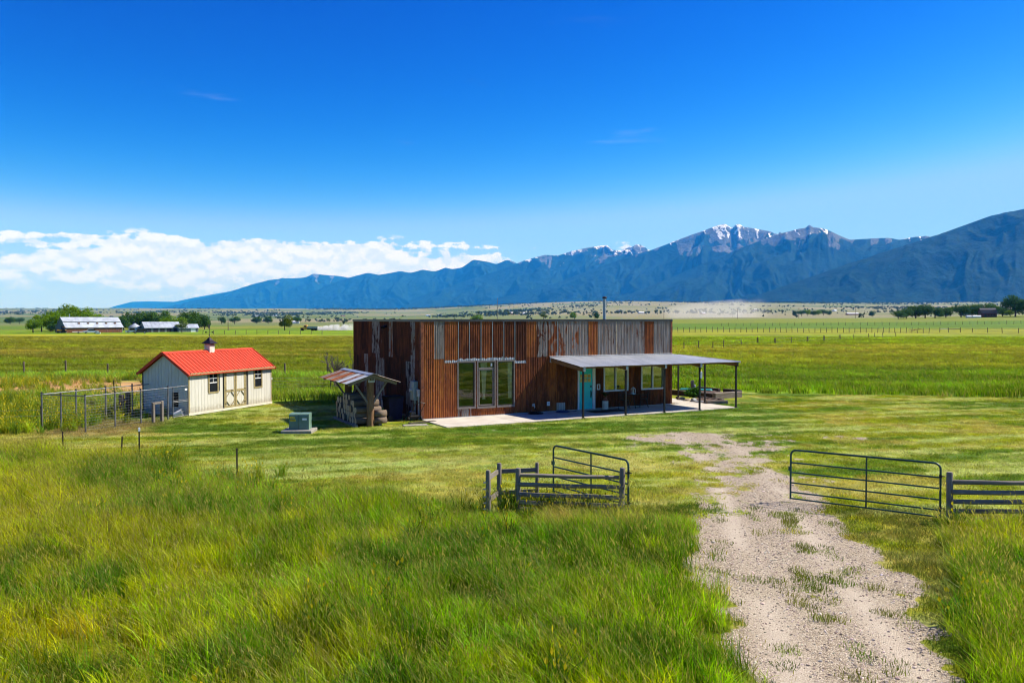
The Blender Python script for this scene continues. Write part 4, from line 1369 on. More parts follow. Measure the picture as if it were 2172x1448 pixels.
MB().box((0, -.03, 0.0), (HW, -.002, BOT)).build('base_flashing', M['light_grey'], house)
# bright zinc edges of the sheets over the tall windows
for u in (1.765, 2.31, 2.90, 3.49, 4.08, 4.665):
    MB().box((u - .012, -.047, 2.60), (u + .012, -.030, TOP)).build('sheet_edge_strip', M['galv'], house)
MB().box((5.255, -.044, 2.46), (5.285, -.030, TOP)).build('sheet_edge_strip', M['rust'], house)
MB().box((7.0, -.044, 2.75), (7.03, -.030, TOP)).build('sheet_edge_strip', M['galv'], house)
MB().box((10.44, -.044, 2.75), (10.48, -.030, TOP)).build('sheet_edge_strip', M['rock_tan'], house)


def frame_of(mb, o, w, y0, y1):
    u0, u1, z0, z1 = o
    mb.box((u0, y0, z0), (u0 + w, y1, z1)).box((u1 - w, y0, z0), (u1, y1, z1))
    mb.box((u0 + w, y0, z1 - w), (u1 - w, y1, z1)).box((u0 + w, y0, z0), (u1 - w, y1, z0 + w))
    return mb


def pane(o, y, parent):
    u0, u1, z0, z1 = o
    return MB().box((u0, y, z0), (u1, y + .008, z1)).build('pane', M['glass'], parent)


for k, o in enumerate((W1, W2, W3)):
    w = frame_of(MB(), (o[0] - .03, o[1] + .03, o[2] - .03, o[3] + .03), .055, -.05, .10).build('window', M['win_frame'], house)
    frame_of(MB(), (o[0] + .025, o[1] - .025, o[2] + .025, o[3] - .025), .04, -.02, .06).build('inner_frame', M['dark_frame'], w)
    if k == 1:
        MB().box((o[0] + .065, -.025, 2.19), (o[1] - .065, .06, 2.27)).build('transom_bar', M['win_frame'], w)
        pane((o[0] + .065, o[1] - .065, 2.27, o[3] - .065), .02, w)
        frame_of(MB(), (o[0] + .07, o[1] - .07, o[2] + .07, 2.19), .045, -.015, .05).build('sash', M['win_frame'], w)
        pane((o[0] + .115, o[1] - .115, o[2] + .115, 2.145), .02, w)
        MB().box((3.42, .012, 2.32), (3.50, .016, 2.46)).build('sticker', M['sticker_white'], w)
    else:
        pane((o[0] + .065, o[1] - .065, o[2] + .065, o[3] - .065), .02, w)
    MB().box((o[0] - .03, -.065, o[2] - .06), (o[1] + .03, -.03, o[2] - .031)).build('sill', M['win_frame'], w)
for u0, u1 in ((W1[1] + .035, W2[0] - .035), (W2[1] + .035, W3[0] - .035)):
    MB().box((u0, -.03, .44), (u1, 0.0, 2.58)).build('mullion_cover', M['rust'], house)
for o in (WA, WB_):
    w = frame_of(MB(), (o[0] - .04, o[1] + .04, o[2] - .05, o[3] + .04), .07, -.055, .10).build('window', M['white_trim'], house)
    m = (o[0] + o[1]) / 2
    MB().box((m - .03, -.03, o[2] + .02), (m + .03, .08, o[3] - .03)).build('meeting_rail', M['white_trim'], w)
    pane((o[0] + .03, m - .03, o[2] + .02, o[3] - .03), .03, w)
    pane((m + .03, o[1] - .03, o[2] + .02, o[3] - .03), .045, w)
w = MB()
w.box((HW - .1, ro[0], ro[2]), (HW + .05, ro[0] + .06, ro[3])).box((HW - .1, ro[1] - .06, ro[2]), (HW + .05, ro[1], ro[3]))
w.box((HW - .1, ro[0] + .06, ro[2]), (HW + .05, ro[1] - .06, ro[2] + .06)).box((HW - .1, ro[0] + .06, ro[3] - .06), (HW + .05, ro[1] - .06, ro[3]))
w.box((HW - .08, 2.02, ro[2] + .06), (HW + .03, 2.08, ro[3] - .06))
w = w.build('window', M['white_trim'], house)
MB().box((HW - .03, ro[0] + .06, ro[2] + .06), (HW - .02, 2.02, ro[3] - .06)).box((HW - .03, 2.08, ro[2] + .06), (HW - .02, ro[1] - .06, ro[3] - .06)).build('pane', M['glass'], w)

# front door
df = MB()
df.box((8.17, -.06, 0.0), (8.25, .12, 2.16)).box((9.04, -.06, 0.0), (9.19, .12, 2.16)).box((8.25, -.06, 2.06), (9.04, .12, 2.16))
df.build('door_frame', M['white_trim'], house)
dd = MB().box((8.255, .0, .03), (9.035, .045, 2.055))
door = dd.build('door', M['teal_door'], house)
for i in range(3):
    for j in range(2):
        u0 = 8.33 + i * .215; z0 = 1.40 + j * .205
        MB().box((u0, -.008, z0), (u0 + .18, .0, z0 + .175)).build('door_lite', M['lite_reflection'], door)
hd = MB()
hd.lathe([(.025, 0), (.028, .012), (.02, .02)], 10, (0, 0, 0))
h1 = MB().box((8.93, -.025, 1.12), (8.985, .0, 1.22)).tube((8.957, -.04, 1.17), (8.957, -.02, 1.17), .02).build('deadbolt', M['black_metal'], door)
MB().box((8.935, -.015, .60), (8.98, .0, .98)).path([(8.957, -.012, .93), (8.957, -.06, .9), (8.957, -.07, .8), (8.957, -.06, .70), (8.957, -.012, .66)], .011).build('door_handle', M['black_metal'], door)
MB().box((8.25, -.07, .0), (9.04, .1, .028)).build('threshold', M['light_grey'], door)

# small fittings on the wall
fb = frame_of(MB(), (9.29, 9.47, 0.99, 1.27), .035, -.07, -.025).build('notice_frame', M['white_trim'], house)
MB().box((9.325, -.05, 1.025), (9.435, -.03, 1.235)).build('notice', M['rust'], fb)
fo = MB().bbox((6.41, -.075, .34), (6.57, -.025, .54), .012).build('outlet_cover', M['white_trim'], house)
MB().box((6.45, -.085, .42), (6.53, -.076, .47)).build('outlet_flap', M['light_grey'], fo)
sp = MB().box((5.60, -.05, .34), (5.74, -.025, .46)).tube((5.67, -.05, .40), (5.67, -.14, .38), .018).tube((5.67, -.13, .39), (5.67, -.15, .28), .02)
sp.tube((5.67, -.09, .40), (5.67, -.09, .47), .01).tube((5.67, -.09, .47), (5.67, -.09, .485), .04, n=10)
sp.build('garden_tap', M['light_grey'], house)
me = corrugated(.52, .42); me.materials.clear(); me.materials.append(M['galv'])
o = obj('patch_sheet', me, house, (6.93, -.012, .03)); o['galv'] = 1.0
# floodlight on the left wall
fl = MB().box((-.10, 4.62, 4.10), (-.03, 4.74, 4.22)).build('floodlight', M['black_plastic'], house)
for s in (-1, 1):
    MB().tube((-.10, 4.68 + s * .05, 4.16), (-.26, 4.68 + s * .16, 4.09), .05, .075, 10).build('lamp_head', M['black_plastic'], fl)
# meter box and conduit
mbx = MB().bbox((-.25, .36, .87), (-.03, .78, 1.72), .015).build('meter_box', M['box_grey'], house)
MB().tube((-.25, .60, 1.32), (-.36, .60, 1.32), .075, .07, 14).build('meter', M['light_grey'], mbx)
MB().tube((-.10, .57, .87), (-.10, .57, -.02), .035).tube((-.10, .57, .87), (-.10, .57, .68), .06).build('conduit', M['box_grey'], mbx)
jb = MB().bbox((-.15, .09, 1.05), (-.03, .27, 1.38), .012).build('junction_box', M['light_grey'], house)
MB().tube((-.08, .14, 1.05), (-.08, .14, -.02), .024).tube((-.08, .23, 1.05), (-.08, .23, -.02), .02).build('conduit', M['light_grey'], jb)

# stove pipe
cx, cy = 10.95, 1.75
ch = MB().tube((cx, cy, HH), (cx, cy, HH + .62), .08, n=16).tube((cx, cy, HH + .62), (cx, cy, HH + 1.10), .08, n=16).build('chimney_pipe', M['galv'], roof, smooth=True)
MB().lathe([(.085, 0), (.09, .01), (.09, .035), (.085, .045)], 16, (cx, cy, HH + .60)).build('pipe_band', M['galv'], ch)
MB().lathe([(.11, 0), (.12, .03), (.12, .07), (.08, .11)], 16, (cx, cy, HH + 1.12)).build('pipe_cap', M['dark_copper'], ch)

# ------------------------------------------------------------------ porch (fixed to the house)
def pz(u, v):
    zl = 2.36 + .11 * (v + 2.92) if v < 0 else 2.681 + .012 * v
    zr = 2.355 + .034 * (v + 2.92)
    f = max(0.0, (u - 14.0) / 2.0)
    return zl * (1 - f) + zr * f


def porch_sheet(u0, u1, v0, v1, pitch=0.0767, amp=.009):
    n = int(round((u1 - u0) / pitch * 6)); vv = np.linspace(v0, v1, 7)
    V = []; F = []
    for i in range(n + 1):
        u = u0 + (u1 - u0) * i / n
        for v in vv:
            V.append((u, v, pz(u, v) + amp * math.cos(2 * math.pi * u / pitch)))
    m = len(vv)
    for i in range(n):
        for j in range(m - 1):
            F.append((i * m + j, (i + 1) * m + j, (i + 1) * m + j + 1, i * m + j + 1))
    me = bpy.data.meshes.new('porch_roof_sheet'); me.from_pydata(V, [], F); me.materials.append(M['porch_tin'])
    me.polygons.foreach_set('use_smooth', [True] * len(F))
    return me


porch = MB()
# purlins under the tin carry it
for v in (-2.80, -1.9, -1.0, -0.15):
    porch.beam((6.6, v, pz(6.6, v) - .045), (14.0, v, pz(14.0, v) - .045), .09, .05)
    porch.beam((14.0, v, pz(14.0, v) - .045), (15.93, v, pz(15.93, v) - .045), .09, .05)
for v in (.7, 1.7):
    porch.beam((14.04, v, pz(14.04, v) - .045), (15.93, v, pz(15.93, v) - .045), .09, .05)
porch_roof = porch.build('porch_roof', M['porch_beam'], house)
us = [6.55]
while us[-1] < 13.4:
    us.append(us[-1] + .69)
us = us[:-1] + [14.0] if us[-1] > 13.6 else us + [14.0]
for i, (a, b) in enumerate(zip(us[:-1], us[1:])):
    o = obj('roof_sheet', porch_sheet(a, b + .015, -2.95, -.012), porch_roof, (0, 0, .003 * (i % 2)))
for i, (a, b) in enumerate(((14.0, 14.67), (14.67, 15.34), (15.34, 16.0))):
    o = obj('roof_sheet', porch_sheet(a, b + .012, -2.95, 1.85 if a > 14.05 else 1.85), porch_roof, (0, 0, .003 * (i % 2) + (.006 if i == 0 else 0)))
fl = MB()
fl.beam((6.55, -.04, pz(7, 0) + .03), (14.0, -.04, pz(14, 0) + .03), .06, .018)
fl.build('wall_flashing', M['white_trim'], porch_roof)
et = MB()
for v0, v1 in ((-2.95, 0), (0, 1.86)):
    et.beam((16.015, v0, pz(16, v0) - .01), (16.015, v1, pz(16, v1) - .01), .02, .10)
et.build('edge_trim', M['white_trim'], porch_roof)
for v0, v1, u in ((-2.90, -.06, 6.64),):
    MB().beam((u, v0, pz(u, v0) - .15), (u, v1, pz(u, v1) - .15), .08, .15).build('rafter', M['porch_beam'], porch_roof)
MB().box((6.57, -.10, 2.42), (6.70, -.035, 2.66)).build('rafter_end_plate', M['light_grey'], porch_roof)
for u in (9.05, 11.32, 13.5):
    MB().beam((u, -2.90, pz(u, -2.9) - .15), (u, -.06, pz(u, -.06) - .15), .08, .15).build('rafter', M['porch_beam'], porch_roof)
MB().beam((15.88, -2.90, pz(15.88, -2.9) - .15), (15.88, 1.8, pz(15.88, 1.8) - .15), .08, .15).build('rafter', M['porch_beam'], porch_roof)
MB().beam((6.70, -2.72, 2.30), (15.83, -2.72, 2.295), .05, .06).build('front_beam', M['porch_beam'], porch_roof)
for u, v in ((6.70, -2.80), (9.05, -2.80), (11.32, -2.80), (13.50, -2.80), (15.87, -2.80), (15.91, -.43), (15.91, 1.75)):
    top = pz(u, v) - .215
    p = MB().box((u - .036, v - .036, .052), (u + .036, v + .036, top)).build('porch_post', M['post_metal'], house)
    MB().box((u - .065, v - .075, top - .02), (u + .065, v + .075, top + .005)).box((u - .055, v - .115, top), (u + .055, v - .103, top + .17)).build('post_bracket', M['light_grey'] if u < 15 else M['post_metal'], p)
    MB().box((u - .07, v - .07, .045), (u + .07, v + .07, .056)).build('base_plate', M['post_metal'], p)

# ------------------------------------------------------------------ patio slab (setting): three pours with joints
slab = MB()
E_ = .006
for u0, u1 in ((0.0, 3.4), (3.4 + E_, 6.75), (6.75 + E_, 10.1), (10.1 + E_, 13.5), (13.5 + E_, 15.98)):
    slab.bbox((u0, -2.86, -.12), (u1, -.035, .045), .008)
slab.bbox((14.55, -.03, -.12), (15.98, 2.42, .044), .008)
o = slab.build('patio', M['concrete'], None, loc=HB, rotz=BANG)
o['kind'] = 'structure'; o['label'] = 'pale concrete patio slab along the front of the house'; o['category'] = 'patio'


def hp(u, v, z=0.0):
    return HB + HU * u + HV * v + Vector((0, 0, z))


# curtains inside the tall windows
def curtain(u0, u1, v, z0, z1, knot, label):
    mb = MB()
    n, m = 26, 24
    V = []; F = []
    for j in range(m + 1):
        f = j / m; z = z1 + (z0 - z1) * f
        if knot:
            wf = 1 - .62 * f if f < .86 else .32 - .06 * math.sin((f - .86) / .14 * math.pi) * 1.0 + (f - .86) * 1.6
        else:
            wf = 1 - .25 * f
        c = (u0 + u1) / 2
        for i in range(n + 1):
            g = i / n - .5
            V.append((c + g * (u1 - u0) * wf, v + .022 * math.sin(i * 1.45) * (1 - .4 * f), z))
    for j in range(m):
        for i in range(n):
            F.append((j * (n + 1) + i, j * (n + 1) + i + 1, (j + 1) * (n + 1) + i + 1, (j + 1) * (n + 1) + i))
    mb.add(V, F)
    o = mb.build('curtain', M['curtain'], None, True, loc=HB, rotz=BANG)
    return tag(o, label, 'curtain')


curtain(2.93, 3.26, .075, .80, 2.50, True, 'pale yellow curtain tied in a knot behind the middle tall window')
curtain(4.33, 4.58, .075, .80, 2.50, False, 'pale yellow curtain hanging at the right side of the third tall window')

# ------------------------------------------------------------------ things on the patio
mc = thing('milk_can', 'old cream milk can with rusty shoulder beside the turquoise door', 'milk can', hp(9.52, -.45, .046))
MB().lathe([(.135, 0), (.15, .02), (.15, .40), (.147, .42)], 18).build('body', M['cream'], mc, True)
MB().lathe([(.15, .425), (.135, .47), (.085, .54), (.085, .60), (.115, .63), (.115, .645)], 18).build('neck', M['rust'], mc, True)
rdm = random.Random(3)
pl = MB()
for i in range(26):
    a = rdm.uniform(0, 6.28); l = rdm.uniform(.12, .3)
    pl.path([(0, 0, .62), (math.cos(a) * l * .4, math.sin(a) * l * .4, .62 + l * .7), (math.cos(a) * l, math.sin(a) * l, .62 + l * .75)], [.006, .005, .002], 4)
    pl.add([(math.cos(a) * l * .5 + .03 * math.sin(a), math.sin(a) * l * .5 - .03 * math.cos(a), .62 + l * .6), (math.cos(a) * l * 1.1, math.sin(a) * l * 1.1, .62 + l * .8), (math.cos(a) * l * .5 - .03 * math.sin(a), math.sin(a) * l * .5 + .03 * math.cos(a), .62 + l * .65)], [(0, 1, 2)])
pl.build('potted_plant', M['leaf_dark'], mc)

dm = MB().bbox((-.95, -.42, 0), (.95, .42, .018), .008).build('door_mat', M['mat_black'], None, loc=hp(9.15, -1.15, .046), rotz=BANG)
tag(dm, 'long black door mat on the patio before the turquoise door', 'mat')


def coil(name, c, r, mat, label, seed, tail):
    rd = random.Random(seed)
    pts = []
    for i in range(180):
        a = i * .21
        rr = r * (1 - .12 * (i // 30 % 3)) * (1 + .06 * math.sin(a * .37 + seed))
        pts.append((rr * math.cos(a), rr * .8 * math.sin(a), .013 + .011 * (i // 30) + .004 * math.sin(a * 2.3)))
    pts += tail
    o = MB().path(pts, .012, 6).build(name, mat, None, True, loc=c, rotz=BANG)
    return tag(o, label, 'hose')


coil('garden_hose', hp(5.55, -.5, .046), .36, M['black_plastic'], 'black garden hose coiled on the patio under the wall tap', 1, [(.3, .2, .05), (.2, .36, .15), (.12, .36, .24)])
coil('garden_hose', hp(7.0, -.55, .046), .36, M['hose_blue'], 'dark blue garden hose coiled on the patio in front of the zinc patch', 2, [(.45, .0, .013), (.6, .1, .013), (.8, .05, .013)])


def bistro_chair(label, c, rz):
    t_ = thing('bistro_chair', label, 'chair', c, rz, 'black iron chairs on the porch')
    s = MB()
    s.lathe([(.19, .43), (.205, .435), (.205, .45), (.19, .455)], 16)
    s.build('seat', M['black_metal'], t_)
    for sx in (-1, 1):
        MB().path([(sx * .15, .14, .43), (sx * .17, .17, .25), (sx * .19, .21, 0)], .012).build('leg', M['black_metal'], t_)
        MB().path([(sx * .15, -.14, .43), (sx * .17, -.16, .25), (sx * .2, -.22, 0)], .012).build('leg', M['black_metal'], t_)
    b = MB()
    pts = [(-.18, -.16, .43)] + [(-.21 * math.cos(a), -.2 - .02 * math.sin(a), .66 + .24 * math.sin(a)) for a in np.linspace(0, math.pi, 11)] + [(.18, -.16, .43)]
    b.path(pts, .013)
    for x in np.linspace(-.15, .15, 7):
        b.tube((x * .8, -.17, .46), (x, -.215, .66 + .24 * math.sqrt(max(0, 1 - (x / .21) ** 2))), .007, n=5)
    b.path([(-.2, -.2, .62), (0, -.19, .60), (.2, -.2, .62)], .009)
    b.path([(-.12, -.2, .7), (0, -.2, .78), (.12, -.2, .7), (0, -.2, .64)], .012, closed=True)
    b.build('backrest', M['black_metal'], t_)
    MB().path([(-.21, -.2, .66), (-.25, 0, .66), (-.19, .15, .64), (-.17, .15, .44)], .011).build('armrest', M['black_metal'], t_)
    MB().path([(.21, -.2, .66), (.25, 0, .66), (.19, .15, .64), (.17, .15, .44)], .011).build('armrest', M['black_metal'], t_)
    return t_


bistro_chair('black iron patio chair with a round back nearest the milk can', hp(10.45, -.75, .046), BANG - 1.35)
bistro_chair('black iron patio chair with a round back, right of the little table', hp(11.75, -.62, .046), BANG + 1.0)
tb = thing('bistro_table', 'small round black iron table between the two patio chairs', 'table', hp(11.1, -.6, .046), BANG)
MB().lathe([(.30, .68), (.31, .685), (.31, .70), (.30, .705)], 20).build('table_top', M['black_metal'], tb)
for k in range(3):
    a = k * 2.094 + .4
    MB().path([(math.cos(a) * .05, math.sin(a) * .05, .68), (math.cos(a) * .08, math.sin(a) * .08, .35), (math.cos(a) * .25, math.sin(a) * .25, 0)], .014).build('leg', M['black_metal'], tb)
lt = thing('table_lantern', 'white lantern standing on the little iron table', 'lantern', hp(11.1, -.6, .752), BANG)
MB().bbox((-.09, -.09, 0), (.09, .09, .035), .01).build('base', M['white_trim'], lt)
for x in (-.075, .075):
    for y in (-.075, .075):
        MB().box((x - .008, y - .008, .035), (x + .008, y + .008, .25)).build('upright', M['white_trim'], lt)
MB().lathe([(.13, .25), (.12, .27), (.03, .34), (.015, .36)], 8).build('cap', M['light_grey'], lt)
MB().lathe([(.04, .036), (.04, .17), (.01, .19)], 10).build('candle', M['cream'], lt)

ff = thing('fly_trap', 'white and lime cylinder hanging from the fourth porch post', 'fly trap', hp(13.5, -2.89, 1.60))
MB().lathe([(.03, 0), (.055, .02), (.055, .33), (.03, .35)], 12).build('body', M['white_trim'], ff)
MB().lathe([(.04, .351), (.045, .37), (.02, .43)], 12).build('cap', M['sticker_yellow'], ff)

# ------------------------------------------------------------------ planting beds east of the porch
def timber(name, a, b, w, h, label, group=None, mat='bed_timber'):
    a = Vector(a); b = Vector(b); d = b - a
    o = MB().bbox((0, -w / 2, 0), (d.length, w / 2, h), .02).build(name, M[mat], None, loc=a, rotz=math.atan2(d.y, d.x))
    return tag(o, label, 'timber', group)


def tb(px0, px1, py0, py1, h=0.0):
    return gnd(px0, py0), gnd(px1, py1)


a, b = gnd(1514, 846), gnd(1571, 842); timber('railroad_tie', a, b, .25, .34, 'grey squared timber at the near right corner of the raised bed')
a, b = gnd(1425, 836), gnd(1513, 845); timber('railroad_tie', a, b, .22, .28, 'dark squared timber along the front of the raised bed', mat='plank_dark')
a, b = gnd(1535, 831.5), gnd(1572, 834.5); timber('railroad_tie', a, b, .2, .22, 'dark squared timber at the far right corner of the raised bed', mat='plank_dark')
a, b = gnd(1480, 829.5), gnd(1526, 834.5); timber('railroad_tie', a, b, .2, .3, 'black squared timber along the back of the raised bed', mat='plank_dark')
a, b = gnd(1497, 857), gnd(1543, 856.5); timber('log_edging', a, b, .22, .20, 'short bleached log beside the small rock bed')
a, b = gnd(1487, 845.5), gnd(1520, 851); timber('log_edging', a, b, .16, .14, 'thin dark log lying slanted behind the rock bed', mat='log_bark')
a, b = gnd(1518, 849), gnd(1534, 852); timber('log_edging', a, b, .18, .16, 'stubby dark log end behind the bleached log', mat='log_bark')


def mound(name, poly, h, mat, label, cat):
    c = sum((Vector(p) for p in poly), Vector()) / len(poly)
    V = []; F = []
    n = len(poly); rings = 5
    for k in range(rings):
        f = 1 - k / rings
        for i, p in enumerate(poly):
            q = c + (Vector(p) - c) * f
            V.append((q.x - c.x, q.y - c.y, h * (1 - f * f) + .02 + (.03 * math.sin(i * 7.3 + k * 3.1) if k else -.05)))
    V.append((0, 0, h))
    for k in range(rings - 1):
        for i in range(n):
            F.append((k * n + i, k * n + (i + 1) % n, (k + 1) * n + (i + 1) % n, (k + 1) * n + i))
    for i in range(n):
        F.append(((rings - 1) * n + i, (rings - 1) * n + (i + 1) % n, rings * n))
    o = MB().add(V, F).build(name, mat, None, True, loc=c)
    o['kind'] = 'structure'; o['label'] = label; o['category'] = cat
    return o


def ringpoly(ps, n=6):
    out = []
    for i, p in enumerate(ps):
        q = ps[(i + 1) % len(ps)]
        for k in range(n):
            out.append(p + (q - p) * (k / n))
    return out


mound('bed_soil', ringpoly([gnd(1436, 836), gnd(1512, 844), gnd(1560, 839), gnd(1528, 833.5), gnd(1480, 830)]), .2, M['dark_soil'], 'dark soil in the raised timber bed', 'soil')
mound('bed_soil', ringpoly([gnd(1442, 847.5), gnd(1490, 857), gnd(1536, 854), gnd(1520, 849), gnd(1488, 844.5)]), .1, M['dark_soil'], 'dark soil in the small rock bed', 'soil')


def boulder(c, s, mat, label, seed, group='rocks edging the bed'):
    rd = random.Random(seed)
    v, f = stone_mesh('rock', seed)
    # one subdivision with jitter for a natural lump
    V = [Vector(p) for p in v]; F = []; cache = {}

    def midp(i, j):
        k = (min(i, j), max(i, j))
        if k not in cache:
            V.append((V[i] + V[j]) / 2 * rd.uniform(1.02, 1.14)); cache[k] = len(V) - 1
        return cache[k]
    for a, b, c_ in f:
        ab, bc, ca_ = midp(a, b), midp(b, c_), midp(c_, a)
        F += [(a, ab, ca_), (ab, b, bc), (ca_, bc, c_), (ab, bc, ca_)]
    o = MB().add([(p.x * s[0], p.y * s[1], p.z * s[2] + s[2] * .45) for p in V], F).build('rock', mat, None, True, loc=c, rotz=rd.uniform(0, 3))
    return tag(o, label, 'rock', group)


for i, (x, y, s, m, lab) in enumerate([(1446, 848.5, (.30, .2, .17), 'rock_tan', 'tan edging rock nearest the house corner'), (1459, 851, (.28, .2, .15), 'rock_tan', 'flat tan edging rock, second from the house corner'), (1471, 853, (.24, .2, .22), 'rock_grey', 'rounded pale grey edging rock in the row by the patio'), (1484, 854.5, (.3, .2, .13), 'rock_grey', 'low grey edging rock between the pale round rock and the log'), (1438, 845, (.15, .15, .14), 'plank_dark', 'small dark edging rock at the end of the row by the house')]):
    boulder(gnd(x, y), s, M[m], lab, 40 + i)
# river pebbles by the patio corner
P = []
for i in range(150):
    p = hp(14.28 + abs(rng.normal(0, .14)) , rng.uniform(.1, 2.2), .0)
    P.append((p.x, p.y, .01))
P = np.array(P)
scatter('river_pebbles', P, rng.uniform(.03, .07, len(P)), C_PEB, vary(np.repeat(np.array([[0.3, 0.25, 0.18]]), len(P), 0), .3), 'loose river pebbles in the strip at the house corner', 'pebbles', rot=np.stack([rng.uniform(-.3, .3, len(P)), rng.uniform(-.3, .3, len(P)), rng.uniform(0, 6, len(P))], 1))
# green tarp and a weathered post with a box
tp_ = MB().bbox((-.95, -.28, 0), (.95, .28, .09), .04).build('tarp_roll', M['tarp_teal'], None, loc=gnd(1476, 834.5) + Vector((0, 0, .2)), rotz=-.35)
tag(tp_, 'rolled teal tarp lying on the soil of the raised bed', 'tarp')
hy = thing('hydrant_post', 'grey wooden post with a small pale box in the raised bed', 'post', gnd(1468.5, 836.5))
MB().bbox((-.075, -.075, 0), (.075, .075, .85), .01).build('post', M['grey_post'], hy)
MB().bbox((.076, -.08, .38), (.18, .06, .60), .015).build('box', M['light_grey'], hy)


# leafy plants made of real leaves
def leaf_ball(name, n, rx, ry, rz, size, mat, seed, hollow=.55, lobes=5, clump=.34, z0=0.0, droop=0.0, quad=True):
    rd = np.random.default_rng(seed)
    # lobes: overlapping sub-crowns give an uneven outline
    L = []
    for i in range(lobes):
        a = rd.uniform(0, 6.28); e = rd.uniform(-.5, 1.0)
        L.append((math.cos(a) * rd.uniform(.25, .62), math.sin(a) * rd.uniform(.25, .62), e * .55, rd.uniform(.34, .58)))
    L.append((0, 0, .1, .62))
    L = np.array(L)
    pick = rd.integers(0, len(L), n)
    d = rd.normal(size=(n, 3)); d /= np.linalg.norm(d, axis=1)[:, None]
    rr = np.clip(rd.uniform(0, 1, n) ** .33, hollow, 1)
    # cluster the leaves in sprays
    sprays = rd.normal(size=(max(8, n // 14), 3)); sprays /= np.linalg.norm(sprays, axis=1)[:, None]
    si = rd.integers(0, len(sprays), n)
    d = d * clump + sprays[si]
    d /= np.linalg.norm(d, axis=1)[:, None]
    C = L[pick, :3] + d * (L[pick, 3] * rr)[:, None]
    C *= np.array([rx, ry, rz])
    C[:, 2] += z0 + rz
    C[:, 2] -= droop * np.hypot(C[:, 0] / rx, C[:, 1] / ry) ** 2 * rz
    nrm = d + rd.normal(0, .7, (n, 3)); nrm /= np.linalg.norm(nrm, axis=1)[:, None]
    up = rd.normal(size=(n, 3))
    t1 = np.cross(nrm, up); t1 /= np.linalg.norm(t1, axis=1)[:, None]
    t2 = np.cross(nrm, t1)
    s = size * rd.uniform(.55, 1.35, n)[:, None]
    V = np.stack([C - t1 * s, C - t2 * s * .55, C + t1 * s, C + t2 * s * .55], 1).reshape(-1, 3)
    Q = np.arange(4 * n).reshape(-1, 4)
    me = fast_mesh(name, V, Q, M[mat], False)
    a = me.attributes.new('leaf', 'FLOAT', 'POINT'); a.data.foreach_set('value', np.repeat(rd.random(n), 4).astype(np.float32))
    return me


def shrub(name, c, r, h, mat, label, seed, n=900, size=.06, cat='shrub', group=None):
    t_ = thing(name, label, cat, c, 0, group)
    obj('foliage', leaf_ball('foliage', n, r, r, h / 2, size, mat, seed), t_)
    s = MB()
    rd = random.Random(seed)
    for i in range(6):
        a = rd.uniform(0, 6.28)
        s.path([(0, 0, -.02), (math.cos(a) * r * .25, math.sin(a) * r * .25, h * .4), (math.cos(a) * r * .55, math.sin(a) * r * .55, h * .75)], [.02, .012, .005], 5)
    s.build('stem', M['bark'], t_)
    return t_


shrub('leafy_shrub', gnd(1472, 848.5), .55, .85, 'leaf_shrub', 'bushy green shrub in the rock bed by the patio', 5, 1500, .055)
st = MB().bbox((-.55, -.2, 0), (.5, .2, .05), .02).build('stepping_stone', M['slab_stone'], None, loc=gnd(882, 902.5), rotz=.3)
tag(st, 'flat pale stone lying in the grass at the house corner', 'stone')

# ------------------------------------------------------------------ firewood shelter by the left wall
UA = math.atan2(HV.y, HV.x)                     # shelter ridge runs along the wall
shc = gnd(785.6, 904)
shelter = thing('wood_shelter', 'open log shelter with patched tin gable roof over stacked firewood', 'wood shelter', shc, UA)
# local x runs away along the wall, y to the left (away from the wall)
SL = 3.9
for x, r_ in ((0.0, .16), (3.25, .17)):
    p = MB().lathe([(r_, 0), (r_ * .98, .6), (r_ * .9, 1.95)], 14).build('post', M['shelter_post'], shelter, True, loc=(x, 0, 0))
    for s in (-1, 1):
        MB().beam((x - .02, s * .09, .95), (x - .02, s * .72, 1.88), .09, .07).build('brace', M['grey_rail'], shelter)
MB().beam((-.35, 0, 2.02), (SL - .1, 0, 2.02), .14, .14).build('ridge_beam', M['shelter_beam'], shelter)
MB().box((-.19, -.14, 1.86), (-.165, .14, 2.03)).build('gusset_plate', M['galv'], shelter)
for x in (-.33, 1.0, 2.3, 3.6):
    for s in (-1, 1):
        MB().beam((x, 0, 2.14), (x, s * 1.05, 1.80), .06, .12).build('rafter', M['shelter_beam'], shelter)
for s in (-1, 1):
    for yy in (.35, .98):
        MB().beam((-.36, s * yy, 2.14 - yy * .324 + .045), (SL - .15, s * yy, 2.14 - yy * .324 + .045), .08, .03).build('purlin', M['shelter_beam'], shelter)


def tin_panel(x0, x1, s, mat, galv, tone):
    n = int((x1 - x0) / .0767 * 6); V = []; F = []
    for i in range(n + 1):
        x = x0 + (x1 - x0) * i / n
        o = .009 * math.cos(2 * math.pi * x / .0767)
        V += [(x, s * .02, 2.235 + o), (x, s * 1.17, 2.235 - 1.15 * .324 + o)]
    for i in range(n):
        F.append((2 * i, 2 * i + 2, 2 * i + 3, 2 * i + 1))
    o = MB().add(V, F).build('roof_sheet', M[mat], shelter, True)
    o['galv'] = galv; o['tone'] = tone; o['strip'] = 0.0
    return o


